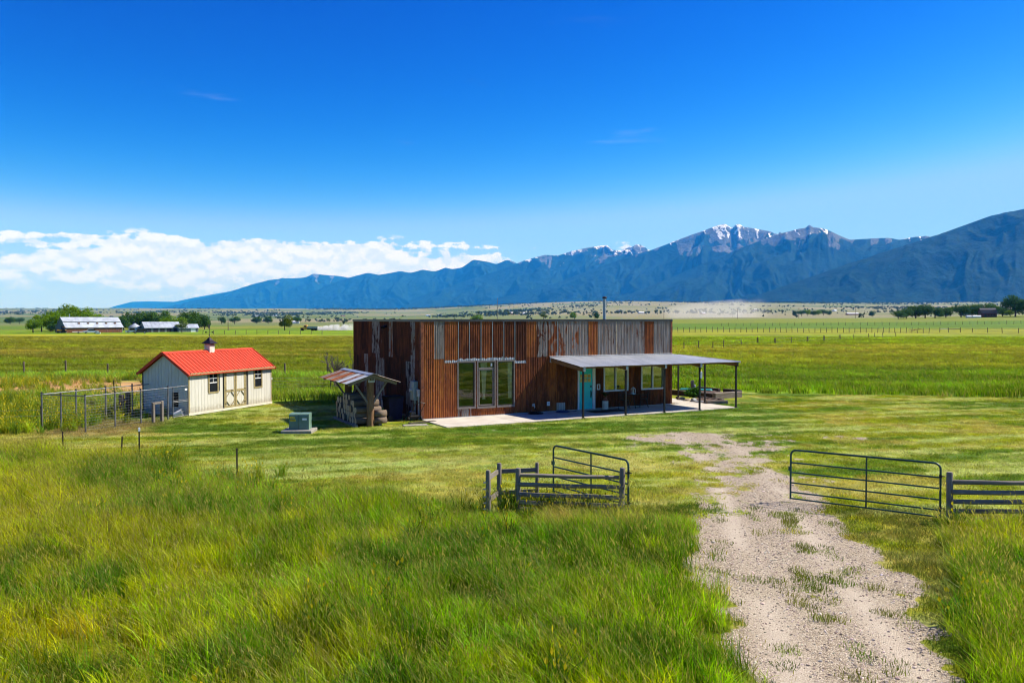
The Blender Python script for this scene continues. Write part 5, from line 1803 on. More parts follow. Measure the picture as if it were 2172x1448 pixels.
xs = [-.5, .05, .48, .98, 1.42, 2.0, 2.6, 3.2, 3.85]
pn = [('porch_tin', 1, .5), ('rust_sheet', .4, .45), ('porch_tin', 1, .5), ('rust_sheet', .5, .35), ('rust_sheet', .3, .6), ('rust_sheet', .5, .4), ('rust_sheet', .2, .6), ('rust_sheet', .5, .4)]
for i in range(8):
    tin_panel(xs[i], xs[i + 1] + .02, 1, *pn[i])
    tin_panel(xs[i], xs[i + 1] + .02, -1, *pn[(i + 3) % 8])
rc = MB()
for s in (-1, 1):
    rc.add([(-.5, 0, 2.262), (3.86, 0, 2.262), (3.86, s * .2, 2.205), (-.5, s * .2, 2.205), (-.5, 0, 2.25), (3.86, 0, 2.25), (3.86, s * .2, 2.193), (-.5, s * .2, 2.193)], [(0, 1, 2, 3), (4, 7, 6, 5), (0, 3, 7, 4), (1, 5, 6, 2), (2, 6, 7, 3)])
rc.build('ridge_cap', M['galv'], shelter)


def sh(x, y, z=0.0):
    return shc + HV * x - HU * y + Vector((0, 0, z))


for i, yy in enumerate((.62, -.42)):
    o = MB().bbox((0, -.07, 0), (3.35, .07, .1), .01).build('ground_plank', M['grey_rail'], None, loc=sh(-.05, yy), rotz=UA)
    tag(o, ('grey plank under the cut ends of the firewood stack', 'grey plank under the wall side of the firewood stack')[i], 'plank')

# firewood: each log its own thing; logs lie across the shelter, cut ends facing left
def log_mesh(r, L, seed):
    rd = random.Random(seed)
    n = 12
    prof = [r * rd.uniform(.93, 1.07) for _ in range(n)]
    V = []
    for x in (0, L * .5, L):
        for k in range(n):
            a = 2 * math.pi * k / n
            q = prof[k] * (1 + rd.uniform(-.03, .03))
            V.append((x, q * math.cos(a), q * math.sin(a)))
    F = []; mi = []
    for j in range(2):
        for k in range(n):
            F.append((j * n + k, j * n + (k + 1) % n, (j + 1) * n + (k + 1) % n, (j + 1) * n + k)); mi.append(0)
    F += [tuple(range(n - 1, -1, -1)), tuple(range(2 * n, 3 * n))]; mi += [1, 1]
    me = bpy.data.meshes.new('firewood_log')
    me.from_pydata(V, [], F)
    me.materials.append(M['log_bark']); me.materials.append(M['log_end'])
    me.polygons.foreach_set('material_index', mi)
    me.polygons.foreach_set('use_smooth', [i == 0 for i in mi])
    return me


LM = [log_mesh(.135 * k, 1.1, i) for i, k in enumerate((.85, .95, 1.0, 1.08, 1.15, .9))]
LR = [.135 * k for k in (.85, .95, 1.0, 1.08, 1.15, .9)]
rd = random.Random(12)
rows = [12, 11, 12, 9, 3]
ORD = ('first', 'second', 'third', 'fourth', 'fifth', 'sixth', 'seventh', 'eighth', 'ninth', 'tenth', 'eleventh', 'twelfth')
z = .10
for r_i, cnt in enumerate(rows):
    off = .14 if r_i % 2 else 0
    for c_i in range(cnt):
        k = rd.randrange(6)
        x = .28 + off + c_i * .265 + rd.uniform(-.015, .015)
        if r_i == 3:
            x = .55 + c_i * .28
        if r_i == 4:
            x = 1.2 + c_i * .34
        p = sh(x, .56 + rd.uniform(-.07, .07), z + .125 + rd.uniform(-.01, .01))
        o = obj('firewood_log', LM[k], None, p, UA - math.pi / 2)
        o.rotation_euler[0] = rd.uniform(0, 6.28)
        o.rotation_euler[2] += rd.uniform(-.03, .03)
        rowname = ('bottom', 'second', 'third', 'fourth', 'topmost')[r_i]
        lab = 'firewood log in the %s row of the stack, %s counting from the near post' % (rowname, ORD[c_i])
        tag(o, lab, 'log', 'stacked firewood logs')
    z += .232
# logs at the near end, round side to the yard
for i, (x, y, zz, r) in enumerate([(-.02, -.26, .1, .15), (-.01, -.27, .385, .145)]):
    k = (4, 4)[i]
    o = obj('firewood_log', LM[k], None, sh(x + .02 + i * .004, y + .12, zz + .14), UA - math.pi / 2 + .05 * i)
    o.scale = (.5, r / LR[k], r / LR[k])
    o.rotation_euler[0] = i
    tag(o, ('lower grey log lying right of the shelter post', 'upper grey log lying right of the shelter post')[i], 'log', 'end logs of the firewood stack')

# ------------------------------------------------------------------ in the shade of the left wall
tbn = thing('trash_bin', 'dark navy wheeled bin in the shade between shelter and wall', 'bin', sh(1.55, -1.55), UA + .15)
MB().add([(-.26, -.3, .06), (.26, -.3, .06), (.26, .3, .06), (-.26, .3, .06), (-.31, -.36, 1.0), (.31, -.36, 1.0), (.31, .38, 1.0), (-.31, .38, 1.0)], [(0, 3, 2, 1), (4, 5, 6, 7), (0, 1, 5, 4), (1, 2, 6, 5), (2, 3, 7, 6), (3, 0, 4, 7)]).build('body', M['navy_plastic'], tbn)
MB().bbox((-.34, -.40, 1.0), (.34, .42, 1.09), .03).build('lid', M['black_plastic'], tbn)
for s in (-1, 1):
    MB().tube((s * .27, .30, .12), (s * .34, .30, .12), .12, n=14).build('wheel', M['tyre'], tbn)
MB().tube((-.25, .45, .96), (.25, .45, .96), .018).build('handle', M['black_plastic'], tbn)
# push mower
mw = thing('push_mower', 'dark push mower parked by the left wall below the meter', 'mower', sh(1.0, -2.25), UA + math.pi)
MB().bbox((-.28, -.26, .12), (.30, .26, .26), .05).build('deck', M['black_plastic'], mw)
MB().bbox((-.12, -.13, .26), (.14, .13, .44), .04).build('engine', M['car_dark'], mw)
for x in (-.26, .28):
    for s in (-1, 1):
        MB().tube((x, s * .27, .11), (x, s * .32, .11), .11, n=14).build('wheel', M['tyre'], mw)
MB().path([(.25, -.22, .2), (.95, -.22, .85), (1.0, 0, .9), (.95, .22, .85), (.25, .22, .2)], .014).build('handle', M['black_metal'], mw)
bd = MB().bbox((0, -.12, 0), (1.3, .12, .06), .01).build('ground_board', M['plank_dark'], None, loc=sh(-.1, -1.7), rotz=UA - 1.4)
tag(bd, 'dark board lying on the ground beside the bin', 'board')

# ------------------------------------------------------------------ transformer
TC = Vector((-8.5, 31.75, 0)); TA = math.atan2(.0, 1) + .06
tp_ = MB().bbox((-.60, -.52, -.05), (.60, .50, .12), .015).build('transformer_pad', M['slab_stone'], None, loc=TC, rotz=TA - .05)
tag(tp_, 'grey concrete pad under the green transformer box', 'pad')
tr = thing('transformer_box', 'green metal transformer cabinet on a concrete pad in the lawn', 'transformer', TC + Vector((.02, .05, .121)), TA)
prof = [(-.30, 0), (-.30, .52), (-.285, .59), (-.24, .63), (.28, .63), (.28, 0)]
for x0, x1, nm in ((-.38, -.015, 'door'), (.015, .40, 'door')):
    MB().prism([(x0, y, z) for y, z in prof], (x1 - x0, 0, 0)).build(nm, M['transformer'], tr)
MB().box((-.37, -.28, .02), (.39, .27, .60)).build('body', M['transformer'], tr)
MB().box((.14, -.304, .38), (.32, -.3005, .46)).build('rating_plate', M['sticker_white'], tr)
for x0, x1, z0, z1 in ((-.345, -.30, .45, .52), (-.28, -.22, .46, .53), (-.20, -.16, .45, .515), (-.345, -.12, .34, .42)):
    MB().box((x0, -.3035, z0), (x1, -.3005, z1)).build('warning_label', M['sticker_yellow'], tr)
for k in range(5):
    MB().box((-.335 + k * .042, -.306, .355), (-.318 + k * .042, -.304, .405)).build('label_mark', M['black_plastic'], tr)

# ------------------------------------------------------------------ little shed with the red roof
shed = thing('garden_shed', 'cream board shed with red metal roof and cupola', 'shed', SB, SANG)
SLN, SWD, SEV, SRG = 5.86, 2.82, 2.02, 2.93
# local x along the front, y into depth (left of x axis)
inn = MB()
inn.box((.03, .03, .14), (SLN - .03, SWD - .03, SEV - .05))
inn.prism([(.03, .03, SEV - .05), (.03, SWD - .03, SEV - .05), (.03, SWD / 2, SRG - .06)], (SLN - .06, 0, 0))
inn.build('wall_core', M['interior'], shed)
MB().box((-.02, -.03, .04), (SLN + .02, SWD + .02, .15)).build('skid_base', M['cream'], shed)
for y in (.3, 1.4, 2.5):
    MB().box((.1, y - .06, -.02), (SLN - .1, y + .06, .05)).build('skid', M['plank_dark'], shed)
bw = .203
wins = [(1.32, 1.86, 1.02, 1.90), (4.55, 5.06, 1.02, 1.90)]
dr = (2.34, 3.86)
n = int(SLN / bw)
for i in range(n + 1):
    x0 = i * bw; x1 = min(SLN, x0 + bw - .012)
    if x1 - x0 < .03:
        continue
    segs = [(.15, SEV - .06)]
    if x1 > dr[0] - .02 and x0 < dr[1] + .02:
        segs = []
    for w in wins:
        if x1 > w[0] and x0 < w[1]:
            segs = [(.15, w[2]), (w[3], SEV - .06)]
    for z0, z1 in segs:
        MB().box((x0, 0, z0), (x1, .029, z1)).build('siding_board', M['shed_board'], shed)
n = int(SWD / bw)
for i in range(n + 1):
    y0 = i * bw; y1 = min(SWD, y0 + bw - .012)
    if y1 - y0 < .03:
        continue

    def ztop(y):
        return SEV + (SRG - SEV) * (1 - abs(y - SWD / 2) / (SWD / 2)) - .07
    for xx in (0, SLN - .029):
        ym = SWD / 2
        pol = [(xx, y0, .15), (xx, y1, .15), (xx, y1, ztop(y1))]
        if y0 < ym < y1:
            pol.append((xx, ym, ztop(ym)))
        pol.append((xx, y0, ztop(y0)))
        MB().prism(pol, (.029, 0, 0)).build('siding_board', M['shed_board'], shed)
for i in range(int(SLN / bw) + 1):
    x0 = i * bw; x1 = min(SLN, x0 + bw - .012)
    if x1 - x0 > .03:
        MB().box((x0, SWD - .029, .15), (x1, SWD, SEV - .06)).build('siding_board', M['shed_board'], shed)
MB().box((-.012, -.012, .15), (.06, -.001, SEV - .06)).build('corner_board', M['olive_trim'], shed)
MB().box((SLN - .06, -.012, .15), (SLN + .012, -.001, SEV - .06)).build('corner_board', M['olive_trim'], shed)
MB().box((-.012, SWD - .06, .15), (-.001, SWD + .012, SEV - .06)).build('corner_board', M['dark_frame'], shed)
MB().box((-.03, -.16, SEV - .10), (SLN + .12, -.135, SEV - .015)).build('fascia', M['olive_trim'], shed)
MB().box((-.03, -.134, SEV - .10), (SLN + .12, -.001, SEV - .08)).build('soffit', M['olive_trim'], shed)
# roof: standing-seam panels, both slopes
sl = (SRG - SEV) / (SWD / 2)
OV = .17


def rz(y):
    return SRG + .02 - abs(y - SWD / 2) * sl


for s in (0, 1):
    ye = -OV if s == 0 else SWD + OV
    pw = .246; x = -.16; k = 0
    while x < SLN + .12:
        x1 = min(x + pw, SLN + .14)
        ym = SWD / 2
        MB().add([(x, ym, rz(ym)), (x1, ym, rz(ym)), (x1, ye, rz(ye)), (x, ye, rz(ye)), (x, ym, rz(ym) - .03), (x1, ym, rz(ym) - .03), (x1, ye, rz(ye) - .03), (x, ye, rz(ye) - .03)], [(0, 1, 2, 3), (7, 6, 5, 4), (0, 4, 5, 1), (1, 5, 6, 2), (2, 6, 7, 3), (3, 7, 4, 0)]).build('roof_panel', M['red_paint'], shed)
        if k:
            MB().beam((x, ym, rz(ym) + .012), (x, ye, rz(ye) + .012), .022, .028).build('roof_rib', M['red_paint'], shed)
        x = x1 + .0005; k += 1
        if SLN + .14 - x < .02:
            break
rcp = MB()
for s in (-1, 1):
    ym = SWD / 2
    rcp.add([(-.17, ym, rz(ym) + .034), (SLN + .15, ym, rz(ym) + .034), (SLN + .15, ym + s * .13, rz(ym + s * .13) + .030), (-.17, ym + s * .13, rz(ym + s * .13) + .030)], [(0, 1, 2, 3)])
rcp.build('ridge_cap', M['red_paint'], shed)
gt = MB()
for xx in (-.175, SLN + .145):
    for ye in (-OV - .01, SWD + OV + .01):
        gt.beam((xx, SWD / 2, rz(SWD / 2) - .02), (xx, ye, rz(ye) - .02), .03, .12)
gt.build('rake_trim', M['red_paint'], shed)
for w in wins:
    ww = frame_of(MB(), (w[0] - .07, w[1] + .07, w[2] - .07, w[3] + .05), .075, -.02, .02).build('window', M['olive_trim'], shed)
    MB().box((w[0] + .01, .012, w[2] + .01), (w[1] - .01, .016, w[3] - .03)).build('pane', M['car_glass'], ww)
    m = MB()
    zm = (w[2] + w[3]) / 2
    m.box((w[0], -.004, zm - .02), (w[1], .011, zm + .02))
    for f in (.333, .667):
        xm = w[0] + (w[1] - w[0]) * .5
    m.box(((w[0] + w[1]) / 2 - .01, .0, zm + .02), ((w[0] + w[1]) / 2 + .01, .011, w[3] - .025))
    m.box((w[0] + .005, .0, zm + .20), (w[1] - .005, .0105, zm + .22))
    m.build('muntin', M['white_trim'], ww)
# double door
for k in range(2):
    x0 = dr[0] + .04 + k * .73; x1 = x0 + .70
    d_ = MB().box((x0, .003, .17), (x1, .02, SEV - .09)).build('door', M['interior'], shed)
    for i in range(3):
        a = x0 + .09 + i * .175
        MB().box((a, -.006, .2), (a + .168, .003, SEV - .12)).build('door_board', M['shed_board'], d_)
    fm = frame_of(MB(), (x0, x1, .17, SEV - .09), .085, -.022, .0025)
    fm.box((x0 + .085, -.022, .92), (x1 - .085, -.007, 1.03))
    fm.build('door_rail', M['olive_trim'], d_)
    cb = MB()
    for (cxx, czz, sx_, sz_) in ((x0 + .085, .255, 1, 1), (x1 - .085, .255, -1, 1), (x0 + .085, .92, 1, -1), (x1 - .085, .92, -1, -1)):
        cb.beam((cxx, -.015, czz + sz_ * .22), (cxx + sx_ * .20, -.015, czz), .014, .06, up=(0, 1, 0))
    cb.build('corner_brace', M['olive_trim'], d_)
    for z in (.35, 1.0, 1.75):
        xx = x0 - .02 if k == 0 else x1 - .12
        MB().box((xx, -.03, z), (xx + .14, -.023, z + .03)).build('hinge', M['black_metal'], d_)
    if k == 0:
        MB().box((x1 - .30, -.04, .98), (x1 - .20, -.023, 1.01)).build('door_handle', M['black_metal'], d_)
frame_of(MB(), (dr[0] - .03, dr[1] + .03, .12, SEV - .03), .065, -.018, .0).build('door_frame', M['olive_trim'], shed)
# pet door in the gable
MB().box((-.015, .62, .42), (-.001, .98, 1.10)).build('pet_door', M['black_plastic'], shed)
MB().box((SLN + .002, -.02, 1.3), (SLN + .05, .06, 1.42)).build('wall_lamp', M['white_trim'], shed)
# cupola
cu = MB().box((2.72, SWD / 2 - .17, SRG - .1), (3.06, SWD / 2 + .17, SRG + .22)).build('cupola', M['louver'], shed)
cxm, cym = 2.89, SWD / 2
for z in (SRG + .225, SRG + .285):
    MB().box((2.70, cym - .19, z), (3.08, cym + .19, z + .035)).build('louver_slat', M['louver'], cu)
MB().box((2.73, cym - .16, SRG + .22), (3.05, cym + .16, SRG + .36)).build('louver_box', M['red_paint'], cu)
MB().add([(cxm - .29, cym - .29, SRG + .36), (cxm + .29, cym - .29, SRG + .36), (cxm + .29, cym + .29, SRG + .36), (cxm - .29, cym + .29, SRG + .36), (cxm - .12, cym - .12, SRG + .52), (cxm + .12, cym - .12, SRG + .52), (cxm + .12, cym + .12, SRG + .52), (cxm - .12, cym + .12, SRG + .52), (cxm, cym, SRG + .70)],
         [(3, 2, 1, 0), (0, 1, 5, 4), (1, 2, 6, 5), (2, 3, 7, 6), (3, 0, 4, 7), (4, 5, 8), (5, 6, 8), (6, 7, 8), (7, 4, 8)]).build('cupola_roof', M['dark_copper'], cu)
# weather vane
wv = MB().tube((cxm, cym, SRG + .68), (cxm, cym, SRG + 1.30), .012)
wv.tube((cxm - .2, cym, SRG + .92), (cxm + .2, cym, SRG + .92), .008).tube((cxm, cym - .2, SRG + .92), (cxm, cym + .2, SRG + .92), .008)
for a, b in ((-.22, 0), (.22, 0), (0, -.22), (0, .22)):
    wv.box((cxm + a - .03, cym + b - .03, SRG + .89), (cxm + a + .03, cym + b + .03, SRG + .95))
wv.tube((cxm - .22, cym - .1, SRG + 1.10), (cxm + .22, cym + .1, SRG + 1.10), .009)
wv.lathe([(.01, -.04), (.04, 0), (.01, .04)], 8, (cxm, cym, SRG + .80))
wv.build('weather_vane', M['black_metal'], cu)
# rooster on the vane
rp = [(-.13, 1.13), (-.05, 1.12), (.05, 1.12), (.11, 1.17), (.12, 1.27), (.16, 1.29), (.12, 1.33), (.07, 1.31), (.04, 1.22), (-.05, 1.21), (-.12, 1.31), (-.19, 1.29), (-.17, 1.2)]
dirv = Vector((.91, .41, 0))
MB().prism([Vector((cxm, cym, SRG)) + dirv * a + Vector((0, 0, z)) for a, z in rp], (-.41 * .014, .91 * .014, 0)).build('vane_rooster', M['black_metal'], cu)

# ------------------------------------------------------------------ wire kennel
kn = thing('wire_kennel', 'galvanised wire dog kennel against the shaded end of the shed', 'kennel', SB, SANG)
# local: x negative = towards the camera, y = depth of shed
KL, KW, KH = -5.45, 2.55, 1.48
posts = [(-.86, 0), (-2.35, 0), (-3.65, 0), (-4.72, 0), (KL - .25, .0), (KL, 1.05), (KL + .1, KW), (-3.9, KW), (-2.5, KW), (-1.05, KW)]
posts = [(-1.25, 0), (-2.75, 0), (-4.08, 0), (-5.5, 0), (-5.5, 1.35), (-5.5, 2.45), (-3.9, 2.45), (-2.4, 2.45), (-.95, 2.45)]
for x, y in posts:
    p = MB().tube((x, y, -.05), (x, y, KH), .032, n=10).build('post', M['kennel_metal'], kn, True)
    MB().lathe([(.036, 0), (.036, .03), (.015, .05)], 10, (x, y, KH)).build('post_cap', M['post_metal'], p)
for a, b in (((-.95, 0), (-5.5, 0)), ((-5.5, 0), (-5.5, 2.45)), ((-5.5, 2.45), (0, 2.45))):
    MB().tube((a[0], a[1], KH - .05), (b[0], b[1], KH - .05), .021, n=8).build('top_rail', M['kennel_metal'], kn, True)
for k in range(12):
    z = .10 + k * .112
    MB().tube((-.98, 0, z), (-5.5, 0, z), .0045, n=4).build('wire', M['wire'], kn)
    MB().tube((-5.5, 0, z), (-5.5, 2.45, z), .003, n=4).build('wire', M['wire'], kn)
    MB().tube((-5.5, 2.45, z), (0, 2.45, z), .003, n=4).build('wire', M['wire'], kn)
vw = MB()
for x in np.arange(-5.35, -1.0, .15):
    vw.tube((x, 0, .1), (x, 0, 1.33), .0018, n=3)
    vw.tube((x, 2.45, .1), (x, 2.45, 1.33), .0018, n=3)
o = vw.build('mesh_wires', M['wire'], kn); o['kind'] = 'stuff'
gd = MB()
gd.tube((-.95, 0, .06), (-.95, 0, 1.46), .022).tube((-.06, 0, .06), (-.06, 0, 1.46), .022).tube((-.95, 0, 1.44), (-.06, 0, 1.44), .02).tube((-.95, 0, .08), (-.06, 0, .08), .02).tube((-.95, 0, .74), (-.06, 0, .74), .016).tube((-.95, 0, .80), (-.06, 0, .80), .016)
gd = gd.build('gate', M['kennel_metal'], kn, True)
for k in range(11):
    z = .18 + k * .115
    MB().tube((-.93, 0, z), (-.08, 0, z), .004, n=4).build('wire', M['wire'], gd)
MB().box((-.26, -.03, 1.24), (-.12, -.022, 1.32)).build('name_plate', M['sticker_white'], gd)
bk = thing('white_bucket', 'white plastic bucket tipped by the kennel gate', 'bucket', SB + SU * -.35 + SV * .3 + Vector((0, 0, .16)), .5)
bk.rotation_euler = (1.25, 0, SANG + .6)
MB().lathe([(.13, -.16), (.155, .17), (.16, .17), (.16, .19), (.148, .19), (.145, .17), (.12, -.14)], 18).build('pail', M['bucket'], bk, True)
MB().path([(.155 * math.cos(a), .155 * math.sin(a) * .2, .16 + .13 * math.sin(a)) for a in np.linspace(0, math.pi, 9)], .004, 5).build('bail', M['wire'], bk)


def h_posts(name, label, c, ang, h, gap, w, zr, mats):
    t_ = thing(name, label, 'post', c, ang)
    for s, hh in ((-1, h), (1, h * 1.04)):
        MB().bbox((s * gap / 2 - w, -w, -.05), (s * gap / 2 + w, w, hh), .015).build('post', M[mats], t_)
    MB().box((-gap / 2 + w, -w * .7, zr), (gap / 2 - w, w * .7, zr + w * 1.4)).build('cross_bar', M[mats], t_)
    return t_


h_posts('feeder_posts', 'pair of short weathered posts joined by a top bar in front of the kennel', SB + SU * -2.05 + SV * -.22, SANG, .88, .48, .06, .80, 'grey_post')
h_posts('brace_posts', 'dark H-shaped pair of posts in the shade behind the kennel', SB + SU * -1.1 + SV * 2.75, SANG + .2, 1.05, .46, .09, .72, 'plank_dark')

# ------------------------------------------------------------------ yard fences and gates
def rail(name, a, b, r, mat, parent, sag=.0, seed=0):
    a = Vector(a); b = Vector(b); d = b - a
    L = d.length; rd = random.Random(seed)
    n = 9; V = []
    for i in range(7):
        f = i / 6
        for k in range(n):
            t_ = 2 * math.pi * k / n
            q = r * (1 + .07 * math.sin(k * 2.1 + seed) + rd.uniform(-.03, .03)) * (1.06 - .12 * f)
            V.append((L * f, q * math.cos(t_), q * math.sin(t_) - sag * math.sin(math.pi * f) + .006 * math.sin(f * 9 + seed)))
    F = [(i * n + k, i * n + (k + 1) % n, (i + 1) * n + (k + 1) % n, (i + 1) * n + k) for i in range(6) for k in range(n)]
    F += [tuple(range(n - 1, -1, -1)), tuple(range(6 * n, 7 * n))]
    o = MB().add(V, F).build(name, M[mat], parent, True)
    o.location = a
    o.rotation_euler = d.to_track_quat('X', 'Z').to_euler()
    return o


def round_post(p, h, r, parent, mat='grey_post', seed=0):
    rd = random.Random(seed)
    o = MB().lathe([(r * 1.06, -.1), (r * 1.04, .1), (r, h * .6), (r * .97, h - .03), (r * .8, h)], 12).build('post', M[mat], parent, True, loc=p)
    o.rotation_euler = (rd.uniform(-.02, .02), rd.uniform(-.02, .02), rd.uniform(0, 6))
    return o


lf = thing('rail_fence', 'short weathered rail fence with five round rails left of the track', 'fence', (.13, 18.5, 0))
A, Bp = Vector((0, 0, 0)), Vector((2.38, -.30, 0))
round_post(A, 1.04, .062, lf, seed=1); round_post(Bp, 1.10, .066, lf, seed=2)
for i, z in enumerate((.87, .66, .43, .24, .08)):
    y = -.05 if i in (1, 2, 3) else 0.0
    rail('rail', A + Vector((.03, y, z)), Bp + Vector((.06 if i in (1, 2, 3) else -.05, y, z - .005 * i)), .05 - .003 * (i == 0), 'grey_rail', lf, .0, i)
bc = thing('corner_brace_fence', 'corner brace of three weathered posts with flat rails', 'fence', (-.54, 18.25, 0))
pa, pb_, pe = Vector((0, 0, 0)), Vector((.23, .78, 0)), Vector((1.15, .95, 0))
round_post(pa, 1.03, .058, bc, seed=3); round_post(pb_, 1.06, .058, bc, seed=4); round_post(pe, 1.04, .045, bc, seed=5)
for z in (.86, .34):
    MB().beam(pa + Vector((.0, .05, z - .02)), pb_ + Vector((-.03, -.04, z)), .05, .1).build('rail', M['grey_rail'], bc)
    MB().beam(pb_ + Vector((.05, 0, z)), pe + Vector((-.03, 0, z)), .05, .1).build('rail', M['grey_rail'], bc)
for z in (.75, .42, .14, .60, .28):
    MB().tube(pa + Vector((-.05, -.02, z)), pa + Vector((-.13, -.05, z)), .02, .012, 8).build('insulator', M['light_grey'], bc)
rfc = thing('rail_fence', 'weathered rail fence running off right from the open green gate', 'fence', (9.68, 17.5, 0))
A, Bp, Cp = Vector((0, 0, 0)), Vector((3.05, -.12, 0)), Vector((6.1, -.25, 0))
round_post(A, 1.13, .07, rfc, seed=6); round_post(Bp, 1.1, .066, rfc, seed=7); round_post(Cp, 1.1, .066, rfc, seed=8)
for i, z in enumerate((.91, .70, .49, .28, .08)):
    for k, (a, b) in enumerate(((A, Bp), (Bp, Cp))):
        y = -.055 if i in (1, 2, 3) else 0
        rail('rail', a + Vector((.0, y, z)), b + Vector((.02, y, z - .01)), .05, 'grey_rail', rfc, .0, 20 + i + 5 * k)


def tube_gate(label, near, far, z0, z1):
    near = Vector(near); far = Vector(far); d = far - near; L = d.length
    g_ = thing('tube_gate', label, 'gate', near, math.atan2(d.y, d.x), 'green tubular farm gates')
    r = .024; cr = .13
    pts = [(0, 0, z0)] + [(0, 0, z1 - cr)] + [(cr - cr * math.cos(a), 0, z1 - cr + cr * math.sin(a)) for a in np.linspace(.3, 1.57, 4)]
    pts += [(L - cr + cr * math.sin(a), 0, z1 - cr + cr * math.cos(a)) for a in np.linspace(0, 1.57, 5)] + [(L, 0, z0)]
    MB().path(pts, r, 8).build('frame', M['gate_green'], g_, True)
    for f in (.743, .543, .334, .143, .015):
        z = z0 + (z1 - z0) * f
        MB().tube((r * .8, 0, z), (L - r * .8, 0, z), .019, n=8).build('bar', M['gate_green'], g_, True)
    MB().box((L * .47 - .014, -.022, z0), (L * .47 + .014, -.019, z1 - .01)).box((L * .47 - .014, .019, z0), (L * .47 + .014, .022, z1 - .01)).build('upright_brace', M['gate_green'], g_)
    for z in (z0 + .22, z1 - .28):
        MB().tube((0, 0, z), (-.10, 0, z), .012).tube((-.0, 0, z - .03), (-.0, 0, z + .03), .032).build('hinge', M['post_metal'], g_)
    MB().box((L - .02, -.03, z0 + (z1 - z0) * .58), (L + .05, .03, z0 + (z1 - z0) * .66)).build('latch', M['gate_green'], g_)
    return g_


tube_gate('green tubular farm gate standing open left of the track', (2.66, 18.12, 0), (1.06, 20.3, 0), .09, 1.28)
tube_gate('green tubular farm gate standing open right of the track', (9.58, 17.72, 0), (6.89, 19.6, 0), .06, 1.28)


def t_post(p, h, label, mat='kennel_metal', cap=True, lean=0):
    t_ = thing('fence_stake', label, 'stake', p)
    t_.rotation_euler = (0, lean, .4)
    MB().box((-.022, -.003, -.1), (.022, .003, h)).box((-.003, .003, -.1), (.003, .03, h)).build('stake', M[mat], t_)
    if cap:
        MB().bbox((-.03, -.015, h - .1), (.03, .04, h + .02), .006).build('cap', M['white_trim'], t_)
        MB().bbox((-.025, -.03, h * .42), (.025, .0, h * .42 + .05), .006).build('insulator', M['black_plastic'], t_)
    return t_


t_post((-11.93, 25.4, 0), 1.02, 'steel fence stake with white cap at the meadow edge', 'post_metal')
t_post((-7.65, 22.06, 0), .92, 'thin bare stake at the meadow edge right of the capped stake', 'plank_dark', False)
t_post((-15.0, 26.5, 0), .76, 'thin bare stake at the meadow edge left of the capped stake', 'plank_dark', False)
t_post((-12.95, 26.3, 0), .62, 'short bent stake just left of the white capped stake', 'plank_dark', False, .05)
w_ = MB().path([(-12.95, 26.3, .60), (-12.5, 25.9, .85), (-11.95, 25.42, .97)], .004, 4).build('fence_wire', M['post_metal'])
tag(w_, 'loose wire between the bent stake and the white capped stake', 'wire')


def wire_fence(label, pts, h, r, wires, mat='pole_wood', square=False, wr=.003, wire_z=None, seed=0):
    rd = random.Random(seed)
    c = Vector(pts[0])
    t_ = thing('wire_fence', label, 'fence', c)
    me = MB().lathe([(r, -.15), (r, h - .02), (r * .8, h)], 7).mesh('post', M[mat])
    for p in pts:
        o = obj('post', me, t_, Vector(p) - c)
        o.rotation_euler = (rd.gauss(0, .04), rd.gauss(0, .05), rd.uniform(0, 6))
        o.scale = (1, 1, rd.uniform(.85, 1.12))
    for k in range(wires):
        z = h * (.35 + .5 * k / max(1, wires - 1))
        MB().path([Vector(p) - c + Vector((0, 0, z)) for p in pts], wr, 3).build('wire', M['wire'], t_)
    return t_


# behind the yard, between shed and house
P = [(-45 + i * 3.4, 62.0 + .3 * math.sin(i), 0) for i in range(12)]
wire_fence('wooden post and wire fence along the weed strip behind the shed', P, 1.25, .07, 3, seed=1)
P = [(-23.5, 47.0, 0), (-19.5, 47.8, 0), (-15.4, 48.6, 0), (-11.3, 49.4, 0), (-7.6, 50.1, 0)]
wire_fence('low wire fence between the shed and the house', P, 1.05, .03, 4, 'post_metal', wr=.006, seed=2)
P = [(-19.2, 32.4, 0), (-22.6, 31.6, 0), (-26, 30.8, 0), (-29.5, 30.0, 0)]
wire_fence('slack wire fence leaving the kennel towards the left edge', P, .95, .03, 3, 'post_metal', wr=.005, seed=3)
# right pastures
fa = [(1451, 736), (1482, 735), (1512, 735), (1535, 734.5), (1573, 728.5), (1606, 726), (1608, 726), (1643, 726), (1645, 726), (1679, 724.5), (1712, 722), (1714, 722), (1747, 720), (1749, 720), (1780, 718), (1783, 718), (1811, 716), (1842, 714.5), (1855, 713.7), (1873, 713.4), (1900, 712.6)]
P = []
for x, y in fa:
    Y = 4.15 * 1690 / (y - 677)
    P.append(on(x, y, Y))
wire_fence('wire fence with paired posts crossing the right pasture', P, 1.2, .07, 2, wr=.006, seed=4)
P = [on(1426 + i * 12.1, 0, 263 - i * .35) for i in range(46)]
wire_fence('long line of fence posts across the middle of the right pasture', P, 1.65, .085, 2, wr=.007, seed=5)
P = [on(x, 0, Y) for x, Y in ((2062, 252), (2095, 250), (2126, 246), (2160, 244), (2196, 240))]
wire_fence('widely spaced fence posts at the far right of the pasture', P, 1.55, .1, 2, wr=.007, seed=6)
P = [on(1530 + i * 15.5, 0, 372) for i in range(44)]
wire_fence('faint distant fence line beyond the right pasture', P, 1.5, .08, 1, wr=.01, seed=7)
P = [on(430 + i * 23, 0, 236) for i in range(12)]
wire_fence('distant fence posts before the green strip left of the house', P, 1.2, .08, 1, wr=.008, seed=8)
gt = thing('pole_gateway', 'wooden pole gateway in the fence of the right pasture', 'gateway', on(1993.5, 0, 256))
base = on(1993.5, 0, 256)
